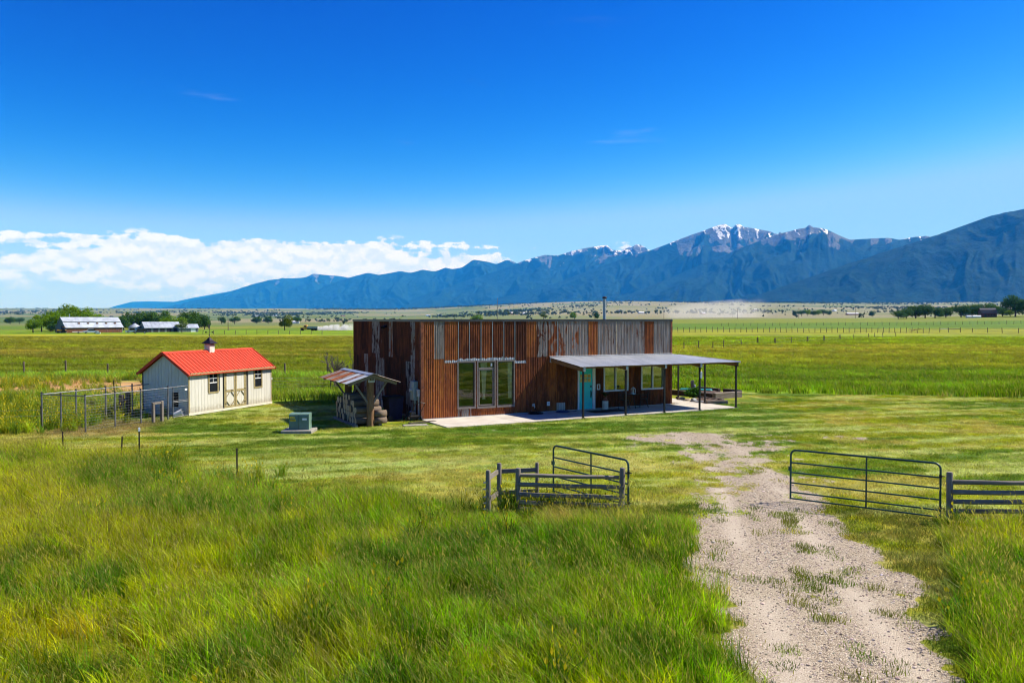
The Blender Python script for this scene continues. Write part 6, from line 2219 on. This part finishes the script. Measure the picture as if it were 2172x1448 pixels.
for x in (1993.5, 2011.6, 2037):
    p = on(x, 0, 256) - base
    MB().lathe([(.11, -.1), (.10, 1.5), (.08, 1.55)], 8).build('post', M['pole_wood'], gt, loc=p)
for a, b in ((1993.5, 2011.6), (2011.6, 2037)):
    p, q = on(a, 0, 256) - base, on(b, 0, 256) - base
    MB().tube(p + Vector((0, 0, 1.05)), q + Vector((0, 0, 1.1)), .08, n=8).build('cross_pole', M['pole_wood'] if a > 2000 else M['light_grey'], gt)
rk = thing('hay_rake', 'rusty old hay rake standing among the fence posts', 'farm tool', on(1936, 0, 262), .3)
for s in (-1, 1):
    MB().path([(s * 1.1, .55 * math.cos(a), .55 + .55 * math.sin(a)) for a in np.linspace(0, 6.0, 16)], .03, 5, closed=True).build('wheel', M['rust'], rk)
MB().tube((-1.2, 0, .55), (1.2, 0, .55), .05).build('axle', M['rust'], rk)
MB().tube((0, 0, .55), (2.6, -1.0, 1.1), .05).build('drawbar', M['rust'], rk)
for k in range(7):
    x = -.9 + k * .3
    MB().path([(x, 0, .6), (x, .35, .55), (x, .45, .1)], .02, 4).build('tine', M['rust'], rk)


# ------------------------------------------------------------------ utility poles
def pole(p, h, label, arm=True):
    t_ = thing('utility_pole', label, 'utility pole', p)
    MB().tube((0, 0, -.3), (0, 0, h), .16, .11, 8).build('pole', M['pole_wood'], t_)
    if arm:
        MB().box((-1.1, -.06, h - .75), (1.1, .06, h - .62)).build('crossarm', M['pole_wood'], t_)
        for x in (-1, -.4, .4, 1):
            MB().lathe([(.05, 0), (.07, .06), (.03, .14)], 6, (x, 0, h - .62)).build('insulator', M['light_grey'], t_)
    return t_


for x, lab in ((1408, 'utility pole just left of the house roof end, far behind'), (1564, 'utility pole rising left of the pasture centre, far behind the porch'), (1694, 'utility pole standing before the distant dark grove'), (1814, 'utility pole standing before the distant white barn'), (1935, 'utility pole among the trees right of the distant pale field')):
    pole(on(x, 0, 690), 9.2, lab)
pole(on(484, 0, 318), 5.2, 'short wooden pole in the green strip right of the farmstead', False)
ap = thing('antenna_mast', 'thin grey mast rising behind the house roof', 'mast', on(1055, 0, 120))
MB().tube((0, 0, -.2), (0, 0, 7.7), .05, .03, 6).build('mast', M['kennel_metal'], ap)
MB().lathe([(.2, 0), (.2, .05)], 6).build('foot', M['concrete'], ap)


# ------------------------------------------------------------------ trees
def trunk_mesh(seed, h=1.0, r=.035, spread=.3):
    rd = random.Random(seed); mb = MB()
    mb.path([(0, 0, -.03), (.01, 0, h * .2), (-.01, .01, h * .42), (.01, 0, h * .66)], [r, r * .8, r * .6, r * .25], 8)
    for i in range(8):
        a = rd.uniform(0, 6.28); z = h * rd.uniform(.22, .5)
        l = spread * rd.uniform(.6, 1.1)
        mb.path([(0, 0, z), (math.cos(a) * l * .5, math.sin(a) * l * .5, z + h * .12), (math.cos(a) * l, math.sin(a) * l, z + h * .28)], [r * .45, r * .28, r * .1], 5)
    return mb.mesh('trunk', M['bark'])


CROWN = {}
for nm, mat, sd, n, rx, rz_, z0, sz, lb, dr in (('broad_a', 'leaf_green', 1, 2800, .56, .48, .02, .034, 9, 0), ('broad_b', 'leaf_green', 2, 2800, .50, .48, .0, .034, 8, 0), ('broad_c', 'leaf_green', 3, 2800, .64, .46, .02, .036, 11, 0),
                                                  ('dark_a', 'leaf_dark', 4, 2600, .60, .52, -.08, .036, 9, 0), ('dark_b', 'leaf_dark', 5, 2800, .68, .52, -.09, .038, 11, 0), ('dark_c', 'leaf_dark', 6, 2400, .54, .52, -.08, .036, 8, 0),
                                                  ('olive', 'leaf_olive', 7, 1500, .55, .40, .22, .036, 8, 0), ('willow', 'leaf_willow', 8, 3600, .50, .50, .02, .032, 8, .25)):
    CROWN[nm] = leaf_ball('crown', n, rx, rx, rz_, sz, mat, sd, .5, lb, .34, z0, dr)
TRUNK = [trunk_mesh(i) for i in range(3)]


def tree(name, p, h, w, kind, label, group=None, seed=0):
    rd = random.Random(seed + int(p[0] * 10))
    t_ = thing(name, label, 'tree', p, rd.uniform(0, 6.28), group)
    t_.scale = (h * w, h * w, h)
    obj('crown', CROWN[kind], t_)
    obj('trunk', TRUNK[seed % 3], t_)
    return t_


G = 'trees behind the long barn'
for i, (x, top, Y, w, k, lab) in enumerate([(88, 664, 285, 1.1, 'broad_b', 'leafy tree at the left end of the clump behind the long barn'), (108, 656, 292, 1.15, 'broad_a', 'bushy tree just left of the long barn gable'), (128, 655, 286, 1.0, 'broad_c', 'green tree directly over the long barn gable'), (150, 641, 300, 1.0, 'broad_a', 'tallest cottonwood rising over the long barn roof'), (170, 646, 298, 1.0, 'broad_b', 'second tallest cottonwood over the long barn roof'), (192, 655, 294, 1.1, 'broad_c', 'rounded tree over the right half of the long barn'), (212, 663, 300, 1.2, 'broad_b', 'low tree trailing off over the barn roof end')]):
    p = on(x, 0, Y); h = (CAMH + (677 - top) / FPX * Y) - p.z
    tree('cottonwood_tree', p, h, w, k, lab, G, i)
p = on(70, 0, 263); tree('orchard_tree', p, 4.9, 1.25, 'broad_b', 'low round tree standing alone left of the long barn', None, 1)
p = on(118, 0, 273); tree('orchard_tree', p, 3.6, 1.4, 'dark_b', 'dark bushy shrub tree filling the gap beside the barn gable', None, 2)
G = 'trees behind the low barns'
for i, (x, top, Y, w, k, lab) in enumerate([(262, 668, 330, 1.2, 'dark_c', 'leftmost dark tree of the grove behind the low barns'), (283, 659, 342, 1.1, 'dark_a', 'dark tree above the grain bin'), (308, 655, 350, 1.05, 'dark_b', 'tall dark tree over the left end of the middle barn'), (330, 658, 345, 1.05, 'dark_a', 'dark tree over the centre of the middle barn'), (349, 655, 352, 1.0, 'dark_c', 'tall dark tree over the right end of the middle barn'), (365, 668, 320, 1.25, 'broad_c', 'bright green low tree in front of the dark grove'), (381, 670, 322, 1.2, 'broad_a', 'bright green bush right of the middle barn roof'), (398, 657, 350, 1.0, 'dark_b', 'tall dark tree over the small right barn'), (419, 657, 356, 1.05, 'dark_a', 'rightmost tall dark tree of the grove'), (434, 667, 358, 1.1, 'dark_c', 'low dark tree ending the grove on the right')]):
    p = on(x, 0, Y); h = (CAMH + (677 - top) / FPX * Y) - p.z
    tree('grove_tree', p, h, w, k, lab, G, i)
p = on(386, 0, 260); tree('pale_tree', p, 3.7, 1.25, 'olive', 'small pale olive tree in front of the right low barn', None, 0)
p = on(604, 0, 318); tree('willow_tree', p, 6.4, 1.05, 'willow', 'rounded willow standing alone in the green field', None, 1)
p = on(787, 0, 420); tree('field_tree', p, 5.0, 1.2, 'broad_a', 'green tree top showing over the left end of the house roof', None, 1)
for i, (x, w, k, lab) in enumerate(((1012, 1.3, 'broad_c', 'pale green tree top behind the house roof left of the mast'), (1153, 1.1, 'olive', 'olive tree top behind the house roof right of the mast'), (1218, 1.1, 'broad_a', 'light tree behind the roof left of the stove pipe'), (1262, 1.0, 'dark_c', 'dark tree behind the roof beside the stove pipe'))):
    p = on(x, 0, 900); p.z = tz(p.x, p.y); tree('field_tree', p, 9.5, w, k, lab, None, i)
G = 'grove around the red barn'
for i, (x, top, Y, w, k, lab) in enumerate([(1905, 657, 556, 1.15, 'dark_b', 'leftmost low tree of the right grove'), (1922, 652, 560, 1.0, 'dark_a', 'second tree from the left in the right grove'), (1942, 644, 566, 1.05, 'dark_b', 'tall rounded tree in the left half of the right grove'), (1962, 643, 568, 1.0, 'dark_a', 'tallest tree in the left half of the right grove'), (1983, 650, 560, 1.15, 'dark_c', 'lower tree in the middle of the right grove'), (2006, 648, 564, 1.0, 'dark_b', 'lighter rounded tree ending the left half of the right grove'), (2038, 644, 566, 1.0, 'dark_a', 'tall tree left of the red barn beside the pale sheds'), (2062, 642, 572, 1.0, 'dark_b', 'tall tree touching the left end of the red barn'), (2084, 641, 590, .95, 'dark_c', 'tree rising behind the red barn roof left half'), (2104, 641, 592, .95, 'dark_a', 'tree rising behind the red barn roof right half'), (2126, 649, 566, 1.0, 'dark_b', 'tree directly right of the red barn'), (2142, 656, 556, 1.2, 'broad_b', 'low lighter bush right of the red barn'), (2153, 622, 545, .8, 'dark_a', 'tall tree near the right edge'), (2176, 628, 545, .85, 'dark_b', 'tall tree cut by the right edge')]):
    p = on(x, 0, Y); h = (CAMH + (677 - top) / FPX * Y) - p.z
    tree('grove_tree', p, h, w * 1.3, k, lab, G, i)
G = 'distant grove on the pale plain'
for i, (x, w, k) in enumerate(((1688, 1.3, 'dark_c'), (1700, 1.2, 'dark_a'), (1712, 1.1, 'broad_b'), (1724, 1.3, 'dark_b'), (1735, 1.0, 'broad_a'), (1746, 1.3, 'dark_a'), (1760, 1.0, 'dark_c'))):
    p = on(x, 0, 1350 + i * 12); tree('distant_tree', p, 10 + i % 3, w, k, '%s tree from the left in the distant grove on the pale plain' % ('first', 'second', 'third', 'fourth', 'fifth', 'sixth', 'last')[i], G, i)
for x, Y, h, k, lab in ((1554, 1300, 10, 'olive', 'lone pale tree on the dusty plain above the porch end'), (1851, 1200, 10, 'dark_c', 'lone round tree on the pale plain left of the right grove'), (1525, 1400, 7, 'olive', 'small pale bush on the dusty plain left of the lone tree'), (22, 900, 9, 'dark_b', 'dark tree on the plain at the left edge'), (42, 920, 8, 'dark_a', 'dark tree on the plain second from the left edge'), (470, 900, 9, 'dark_c', 'dark tree right of the farmstead grove on the plain'), (498, 880, 9, 'dark_a', 'taller dark tree on the plain between farmstead and willow'), (545, 930, 9, 'dark_b', 'dark rounded tree on the plain left of the willow'), (569, 950, 10, 'dark_c', 'dark tree on the plain just left of the willow'), (630, 960, 9, 'dark_a', 'dark tree on the plain just right of the willow')):
    p = on(x, 0, Y); tree('distant_tree', p, h, 1.2, k, lab, None, int(x))

# bare dead tree behind the wood shelter
def dead_tree(c, h, label, seed, lean=0.0):
    rd = random.Random(seed); t_ = thing('dead_tree', label, 'tree', c)
    mb = MB(); tw = MB()

    def grow(p, d, l, r, dep, m):
        q = p + d * l
        m.path([p, p + d * l * .5 + Vector((rd.uniform(-.05, .05), rd.uniform(-.05, .05), .02)) * l, q], [r, r * .8, r * .6], 5)
        if dep == 0:
            return
        for _ in range(3 if dep > 1 else 4):
            nd = (d + Vector((rd.gauss(0, .5), rd.gauss(0, .5), rd.gauss(.12, .3)))).normalized()
            grow(p + d * l * rd.uniform(.55, 1), nd, l * rd.uniform(.5, .75), max(r * .6, .008), dep - 1, tw)
    for k in range(4):
        d = Vector((rd.gauss(lean, .25), rd.gauss(0, .25), 1)).normalized()
        grow(Vector((rd.uniform(-.08, .08), rd.uniform(-.08, .08), -.05)), d, h * rd.uniform(.36, .5), .055, 4, mb)
    mb.build('trunk', M['dead_twig'], t_)
    tw.build('twigs', M['dead_twig'], t_)
    return t_


dead_tree(on(712, 0, 51.5), 2.6, 'bare grey dead shrub behind the wood shelter roof', 4)
dead_tree(on(738, 0, 52.5), 2.3, 'bare leaning dead sapling at the left house edge', 9, .35)

# ------------------------------------------------------------------ farmstead at the left
def gable_building(name, label, cat, p, ang, L, W, eave, ridge_h, wall_m, roof_m, over=.3, wall2=None):
    t_ = thing(name, label, cat, p, ang)
    mb = MB()
    mb.prism([(0, 0, -.3), (0, W, -.3), (0, W, eave), (0, W / 2, ridge_h), (0, 0, eave)], (L, 0, 0))
    mb.build('wall', M[wall_m], t_)
    s = (ridge_h - eave) / (W / 2)
    for sg, nm in ((-1, 'roof_slope'), (1, 'roof_slope')):
        ye = W / 2 + sg * (W / 2 + over)
        z = lambda y: ridge_h + .08 - abs(y - W / 2) * s
        nP = max(3, int(L / 1.2))
        MB().add([(-over, W / 2, z(W / 2)), (L + over, W / 2, z(W / 2)), (L + over, ye, z(ye)), (-over, ye, z(ye)), (-over, W / 2, z(W / 2) - .07), (L + over, W / 2, z(W / 2) - .07), (L + over, ye, z(ye) - .07), (-over, ye, z(ye) - .07)], [(0, 1, 2, 3), (7, 6, 5, 4), (0, 4, 5, 1), (1, 5, 6, 2), (2, 6, 7, 3), (3, 7, 4, 0)]).build(nm, M[roof_m], t_)
        rb = MB()
        for k in range(1, nP):
            x = -over + (L + 2 * over) * k / nP
            rb.beam((x, W / 2 + sg * .05, z(W / 2) + .0), (x, ye, z(ye) + .0), .06, .06)
        rb.build('roof_seams', M[roof_m], t_)
    return t_


bp = on(140, 0, 258); bang = R(50)
barn = thing('long_barn', 'long old barn with tin roof in two tiers and brown board side', 'barn', bp, bang)
BL, BW = 18.0, 8.0
MB().prism([(0, 0, -.3), (0, BW, -.3), (0, BW, 1.75), (0, BW / 2 + 2, 3.55), (0, BW / 2, 5.1), (0, BW / 2 - 2, 3.55), (0, 0, 1.75)], (.18, 0, 0)).build('gable_wall', M['barn_grey'], barn)
MB().prism([(0, 0, -.3), (0, BW, -.3), (0, BW, 1.75), (0, BW / 2 + 2, 3.55), (0, BW / 2, 5.1), (0, BW / 2 - 2, 3.55), (0, 0, 1.75)], (-.18, 0, 0)).build('gable_wall', M['barn_grey'], barn, loc=(BL, 0, 0))
for i in range(24):
    x = .2 + i * (BL - .4) / 24
    MB().box((x, -.02, -.3), (x + (BL - .4) / 24 - .03, .06, 1.72 - .04 * (i % 3))).build('side_board', M['barn_board'], barn)
MB().box((.18, BW - .1, -.3), (BL - .18, BW, 1.75)).build('side_wall', M['barn_grey'], barn)
for sg in (-1, 1):
    for (y0, z0, y1, z1) in ((2.0, 3.55, 4.35, 1.72), (0, 5.16, 2.25, 3.70)):
        a, b = BW / 2 + sg * y0, BW / 2 + sg * y1
        nP = 9
        for k in range(nP):
            xa, xb = -.3 + (BL + .6) * k / nP, -.3 + (BL + .6) * (k + 1) / nP - .012
            MB().add([(xa, a, z0), (xb, a, z0), (xb, b, z1), (xa, b, z1), (xa, a, z0 - .06), (xb, a, z0 - .06), (xb, b, z1 - .06), (xa, b, z1 - .06)], [(0, 1, 2, 3), (7, 6, 5, 4), (0, 4, 5, 1), (1, 5, 6, 2), (2, 6, 7, 3), (3, 7, 4, 0)]).build('roof_sheet', M['barn_tin'], barn)
for k in range(5):
    x = 4.2 + k * 2.9
    MB().box((x, 1.05, 2.9), (x + .55, 1.6, 3.35)).build('roof_hatch', M['barn_board'], barn)
MB().box((-.03, 1.6, -.2), (-.005, 4.0, 2.3)).build('barn_door', M['dark_shingle'], barn)
MB().tube((2.6, BW / 2, 5.1), (2.6, BW / 2, 6.2), .12, n=8).build('vent_pipe', M['galv'], barn)

p = on(308, 0, 272)
b2 = gable_building('low_barn', 'low open-fronted barn with pale tin roof beside the grain bin', 'barn', p, R(38), 11.5, 6.5, 1.6, 3.5, 'barn_grey', 'barn_tin')
for k in range(5):
    MB().box((.4 + k * 2.2, -.03, -.2), (1.9 + k * 2.2, -.005, 1.35)).build('stall_shade_panel', M['dark_shingle'], b2)  # dark panels on the solid wall stand in for shade inside the stalls
p = on(379, 0, 276)
b3 = gable_building('low_barn', 'small low barn with tin roof at the right end of the farmstead', 'barn', p, R(35), 6.5, 4.5, 1.5, 2.7, 'barn_grey', 'barn_tin')
MB().box((4.0, -.03, -.2), (5.6, -.005, 1.3)).build('barn_door', M['white_trim'], b3)
p = on(286, 0, 276)
gb = thing('grain_bin', 'round metal grain bin with conical roof between the barns', 'grain bin', p)
MB().lathe([(2.0, -.3), (2.0, .5), (2.03, .52), (2.0, .55), (2.0, 1.1), (2.03, 1.12), (2.0, 1.15), (2.0, 1.75)], 24).build('drum', M['barn_tin'], gb, True)
MB().lathe([(2.12, 1.75), (2.1, 1.8), (.25, 2.95), (.25, 3.1)], 24).build('roof', M['barn_tin'], gb, True)
MB().box((-.35, -2.08, .1), (.35, -1.98, 1.5)).build('hatch', M['rust'], gb)


def car(label, p, ang, L, H, mat, kind='sedan', group='cars by the barns'):
    t_ = thing('parked_car', label, 'car', p, ang, group)
    W = 1.75
    low = [(0, .28), (.02, .62), (.10, .72), (L * .24, .80), (L * .95, .78), (L, .68), (L, .30)]
    if kind == 'sedan':
        cab = [(L * .22, .79), (L * .36, H), (L * .68, H), (L * .86, .79)]
    elif kind == 'suv':
        cab = [(L * .24, .79), (L * .34, H), (L * .93, H), (L * .97, .79)]
    else:
        cab = [(L * .24, .79), (L * .32, H), (L * .56, H), (L * .58, .79)]
    MB().prism([(x, -W / 2, z) for x, z in low], (0, W, 0)).build('body', M[mat], t_)
    k = MB().prism([(x, -W / 2 + .12, z) for x, z in cab], (0, W - .24, 0)).build('cabin', M['car_glass'], t_)
    MB().box((cab[1][0] + .05, -W / 2 + .13, H - .005), (cab[2][0] - .05, W / 2 - .13, H + .04)).build('roof', M[mat], k)
    for x in (L * .18, L * .80):
        for s in (-1, 1):
            w_ = MB().tube((x, s * (W / 2 - .16), .31), (x, s * (W / 2 + .01), .31), .31, n=14).build('wheel', M['tyre'], t_)
            MB().tube((x, s * (W / 2 + .01), .31), (x, s * (W / 2 + .02), .31), .17, n=10).build('rim', M['galv'], w_)
    for s in (-1, 1):
        MB().box((-.01, s * .6 - .16, .5), (.03, s * .6 + .16, .64)).build('headlight', M['white_trim'], t_)
    return t_


car('silver sedan parked in front of the long barn', on(176, 0, 250), R(35), 4.4, 1.35, 'car_silver')
car('dark car parked nearest the grain bin, nose to the right barn', on(281, 0, 250), R(25), 4.3, 1.45, 'car_dark', 'suv')
car('grey pickup parked between the long barn and the grain bin', on(266, 0, 262), R(22), 4.9, 1.6, 'car_silver', 'pickup')
ft = thing('flat_trailer', 'white flat trailer at the foot of the long barn', 'trailer', on(153, 0, 249), R(30))
MB().bbox((0, -.9, .45), (3.4, .9, .6), .03).build('deck', M['car_white'], ft)
for s in (-1, 1):
    MB().tube((1.7, s * .75, .3), (1.7, s * .9, .3), .3, n=12).build('wheel', M['tyre'], ft)
wt = thing('water_trough', 'small white trough in the weeds before the long barn', 'trough', on(208, 0, 243), .3)
MB().add([(-.6, -.3, 0), (.6, -.3, 0), (.6, .3, 0), (-.6, .3, 0), (-.7, -.38, .5), (.7, -.38, .5), (.7, .38, .5), (-.7, .38, .5)], [(0, 3, 2, 1), (0, 1, 5, 4), (1, 2, 6, 5), (2, 3, 7, 6), (3, 0, 4, 7)]).build('tub', M['car_white'], wt)
MB().box((-.55, -.3, .40), (.55, .3, .42)).build('water', M['car_glass'], wt)
tc_ = thing('yellow_tractor', 'small yellow tractor half hidden beside the barn gable', 'tractor', on(121, 0, 256), R(20))
MB().bbox((0, -.4, .6), (1.6, .4, 1.1), .05).build('hood', M['truck_yellow'], tc_)
MB().box((1.5, -.6, .8), (2.5, .6, 1.1)).box((1.6, -.55, 1.9), (2.5, .55, 1.96)).build('canopy', M['truck_yellow'], tc_)
for x in (1.65, 2.45):
    for s in (-1, 1):
        MB().tube((x, s * .5, 1.1), (x, s * .5, 1.9), .03).build('canopy_post', M['black_metal'], tc_)
for x, r_ in ((.35, .38), (2.0, .62)):
    for s in (-1, 1):
        MB().tube((x, s * .45, r_), (x, s * .75, r_), r_, n=14).build('wheel', M['tyre'], tc_)

# yellow tipper truck raising dust
tk = thing('tipper_truck', 'yellow tipper truck with grey bed driving left on the dusty road', 'truck', on(638, 0, 312), R(4))
MB().bbox((0, -1.1, .5), (1.3, 1.1, 1.35), .06).build('hood', M['truck_yellow'], tk)
cbk = MB().bbox((1.3, -1.2, .5), (2.5, 1.2, 2.2), .08).build('cab', M['truck_yellow'], tk)
MB().box((1.6, -1.215, 1.45), (2.3, -1.201, 2.0)).box((1.285, -1.0, 1.45), (1.3, 1.0, 2.0)).build('cab_window', M['car_glass'], cbk)
MB().add([(2.65, -1.2, .9), (6.6, -1.2, .9), (6.6, 1.2, .9), (2.65, 1.2, .9), (2.6, -1.25, 1.75), (6.75, -1.25, 1.75), (6.75, 1.25, 1.75), (2.6, 1.25, 1.75)], [(0, 3, 2, 1), (0, 1, 5, 4), (1, 2, 6, 5), (2, 3, 7, 6), (3, 0, 4, 7), (4, 5, 6, 7)]).build('bed', M['light_grey'], tk)
for k in range(5):
    MB().box((3.0 + k * .85, -1.30, .9), (3.08 + k * .85, -1.24, 1.75)).build('bed_rib', M['kennel_metal'], tk)
MB().box((1.2, -.5, .45), (6.4, .5, .9)).build('chassis', M['black_metal'], tk)
for x in (.7, 4.6, 5.8):
    for s in (-1, 1):
        MB().tube((x, s * .85, .5), (x, s * 1.18, .5), .5, n=14).build('wheel', M['tyre'], tk)
MB().tube((2.55, -.9, 1.2), (2.55, -.9, 2.6), .07).build('exhaust_stack', M['galv'], tk)

# red barn on the right
p = on(2080.5, 0, 545)
rb = thing('red_barn', 'dark red gambrel barn in the grove at the right', 'barn', p, R(-14))
pr = [(0, -.5), (0, 3.0), (1.3, 5.2), (3.5, 6.3), (5.7, 5.2), (7.0, 3.0), (7.0, -.5)]
MB().prism([(0, y, z) for y, z in pr], (9.6, 0, 0)).build('wall', M['barn_red'], rb)
MB().prism([(9.62, y * .98 + .07, z) for y, z in pr], (.05, 0, 0)).build('gable_front', M['barn_pale'], rb)
for (y0, z0), (y1, z1) in zip(pr[1:5], pr[2:6]):
    MB().add([(-.3, y0, z0 + .12), (9.9, y0, z0 + .12), (9.9, y1, z1 + .12), (-.3, y1, z1 + .12), (-.3, y0, z0 + .03), (9.9, y0, z0 + .03), (9.9, y1, z1 + .03), (-.3, y1, z1 + .03)], [(0, 1, 2, 3), (7, 6, 5, 4), (0, 4, 5, 1), (1, 5, 6, 2), (2, 6, 7, 3), (3, 7, 4, 0)]).build('roof_slope', M['dark_shingle'], rb)
MB().box((2.0, -.04, .0), (3.4, -.01, 2.2)).build('barn_door', M['dark_shingle'], rb)
for k in range(3):
    MB().box((4.4 + k * 1.6, -.04, 1.2), (5.1 + k * 1.6, -.01, 2.0)).build('window', M['car_glass'], rb)
gable_building('white_shed', 'small white shed left of the red barn', 'shed', on(2051, 0, 540), R(-8), 3.2, 2.6, 1.2, 1.7, 'car_white', 'car_white', .1)
gable_building('white_shed', 'long low white shed touching the left end of the red barn', 'shed', on(2064, 0, 535), R(-8), 5.0, 3.0, 1.0, 1.7, 'car_white', 'car_white', .1)
gable_building('white_barn', 'long white barn far off on the pale plain', 'barn', on(1798, 0, 1500), R(5), 22, 9, 2.6, 4.2, 'barn_pale', 'car_white', .4)
gable_building('white_barn', 'long white shed far off right of the willow', 'barn', on(617, 0, 1000), R(10), 10, 6, 2.0, 3.2, 'car_white', 'car_white', .3)
FARM = ['tiny far farm building %s' % w for w in ('right of the mast above the roof', 'just right of the mast above the roof', 'left of the mast, second of three above the roof', 'leftmost of three left of the mast above the roof', 'nearest the mast on its left above the roof', 'right of the stove pipe above the roof', 'above the roof near its right end', 'on the dusty plain left of the first field pole', 'on the plain left of the willow, farther left', 'on the plain just left of the willow', 'on the plain left of the house roof corner', 'on the pale bench behind the right grove', 'on the pale plain above the distant dark grove', 'on the pale plain between the first two poles', 'on the bench above the middle low barn', 'on the bench above the small right barn')]
cnt = 0
for x, Y, L in ((1110, 2200, 14), (1085, 2300, 16), (930, 2600, 15), (905, 2500, 12), (960, 2400, 13), (1310, 2300, 16), (1356, 2000, 14), (1490, 1900, 12), (540, 2600, 14), (580, 2900, 14), (725, 3000, 16), (2020, 2400, 15), (1770, 2300, 14), (1600, 2600, 14), (345, 2700, 15), (415, 3000, 14)):
    gable_building('farm_house', FARM[cnt], 'house', on(x, 0, Y), R(10 + (x * 7) % 40), L, 8, 3.2, 5.2, ('car_white', 'barn_pale', 'barn_grey')[cnt % 3], ('car_white', 'barn_tin', 'dark_shingle')[(cnt // 2) % 3], .4)['group'] = 'far farm buildings'
    cnt += 1

# far woods and hedges: too many and too small to count
obs = [bpy.data.objects.new('far_tree', leaf_ball('far_tree', 70, .5, .5, .5, .16, 'leaf_far', 60 + i, .4, 4, .5, 0)) for i in range(4)]
C_FAR = make_collection('far_trees', obs)
n = 60000
Y = 800 + 6400 * rng.random(n) ** 1.1; X = rng.uniform(-.75, .8, n) * Y
cl = fbm(X / 330, Y / 700, 4, 101); ln = fbm(X / 1500, Y / 160, 3, 102); sp = rng.random(n)
band = sstep(Y, 5200, 6200) * sstep(X / Y, -.26, -.2) * (1 - sstep(X / Y, 0.0, .06)) * .55
foot = sstep(Y, 4900, 6000) * sstep(X / Y, .1, .2) * .35
cl2 = fbm(X / 900 + 5, Y / 1300, 3, 104)
pr = sstep(cl, .56, .66) * sstep(cl2, .36, .54) * .6 + sstep(ln, .66, .72) * sstep(cl, .42, .55) * .5 + .0015 + band + foot * sstep(fbm(X / 200, Y / 300, 3, 103), .4, .6)
k = sp < pr * .8
X, Y = X[k], Y[k]
hh = rng.uniform(3, 9, len(X)) * np.interp(Y, [800, 2000, 7000], [.7, 1, 1.5])
scatter('far_woods', np.stack([X, Y, terrain(X, Y) - .5], 1), np.stack([hh * rng.uniform(.8, 1.6, len(X)), hh * rng.uniform(.8, 1.6, len(X)), hh], 1), C_FAR, np.repeat(np.array([[.03, .06, .02]]), len(X), 0), 'far-off woods and hedgerows dotting the valley floor', 'woods', rot=np.stack([np.zeros(len(X)), np.zeros(len(X)), rng.uniform(0, 6.28, len(X))], 1))


# ------------------------------------------------------------------ dust
def dust(name, p0, p1, r0, r1, dens, col, label, seed, noise=.35, thr=.42):
    t = NT(name + '_air')
    t.n.remove(t.p)
    o = t.coord('Object')
    f = t.noise(t.map(o, (1, 1, 1)), noise, 5, 0.62)
    sp_ = t.node('ShaderNodeSeparateXYZ', {0: t.coord('Generated')})
    ex = t.math('SUBTRACT', sp_.outputs[1], 0.5); ez = sp_.outputs[2]
    # soft envelope across and upward
    e = t.math('SUBTRACT', 1.0, t.math('ADD', t.math('MULTIPLY', t.math('MULTIPLY', ex, ex), 4.0), t.math('MULTIPLY', ez, ez)))
    d_ = t.math('MULTIPLY', t.ss(t.math('ADD', f, t.math('MULTIPLY', e, .32)), thr + .1, thr + .38), dens)
    d_ = t.math('MULTIPLY', d_, t.ss(e, 0.0, .35))
    d_ = t.math('MULTIPLY', d_, t.math('MULTIPLY', t.ss(sp_.outputs[0], 0.0, .06), t.math('SUBTRACT', 1.0, t.ss(sp_.outputs[0], .8, 1.0))))
    pv = t.node('ShaderNodeVolumePrincipled', {'Color': col, 'Density': d_})
    pv.inputs['Absorption Color'].default_value = (1, 1, 1, 1)
    t.l.new(pv.outputs[0], t.out.inputs['Volume'])
    M[name] = t.mat
    p0, p1 = Vector(p0), Vector(p1); d = p1 - p0; L = math.hypot(d.x, d.y)
    mb = MB(); n = 16; V = []; F = []
    for i in range(9):
        f_ = i / 8; r = r0 + (r1 - r0) * f_ ** .7
        for k in range(n):
            a = math.pi * k / (n - 1)
            V.append((L * f_, r * math.cos(a), r * math.sin(a) * 1.0))
    for i in range(8):
        for k in range(n - 1):
            F.append((i * n + k, i * n + k + 1, (i + 1) * n + k + 1, (i + 1) * n + k))
        F.append((i * n + n - 1, i * n, (i + 1) * n, (i + 1) * n + n - 1))
    F += [tuple(range(n - 1, -1, -1)), tuple(range(8 * n, 9 * n))]
    o = mb.add(V, F).build(name, t.mat, None, loc=p0, rotz=math.atan2(d.y, d.x))
    o['kind'] = 'stuff'; o['label'] = label; o['category'] = 'dust'
    return o


a = on(672, 0, 312); b = on(752, 0, 318)
dust('truck_dust', a + Vector((0, 0, .1)), b + Vector((0, 0, .1)), 1.4, 3.0, 1.0, (0.99, 0.985, 0.97), 'white dust plume trailing behind the tipper truck', 1, .6, .46)

a = on(1410, 0, 1180); b = on(1625, 0, 1260)
dust('field_dust', a, b, 16, 34, 0.011, (0.95, 0.90, 0.80), 'thin tan dust drifting over the plain behind the porch end', 2, .035, .34)
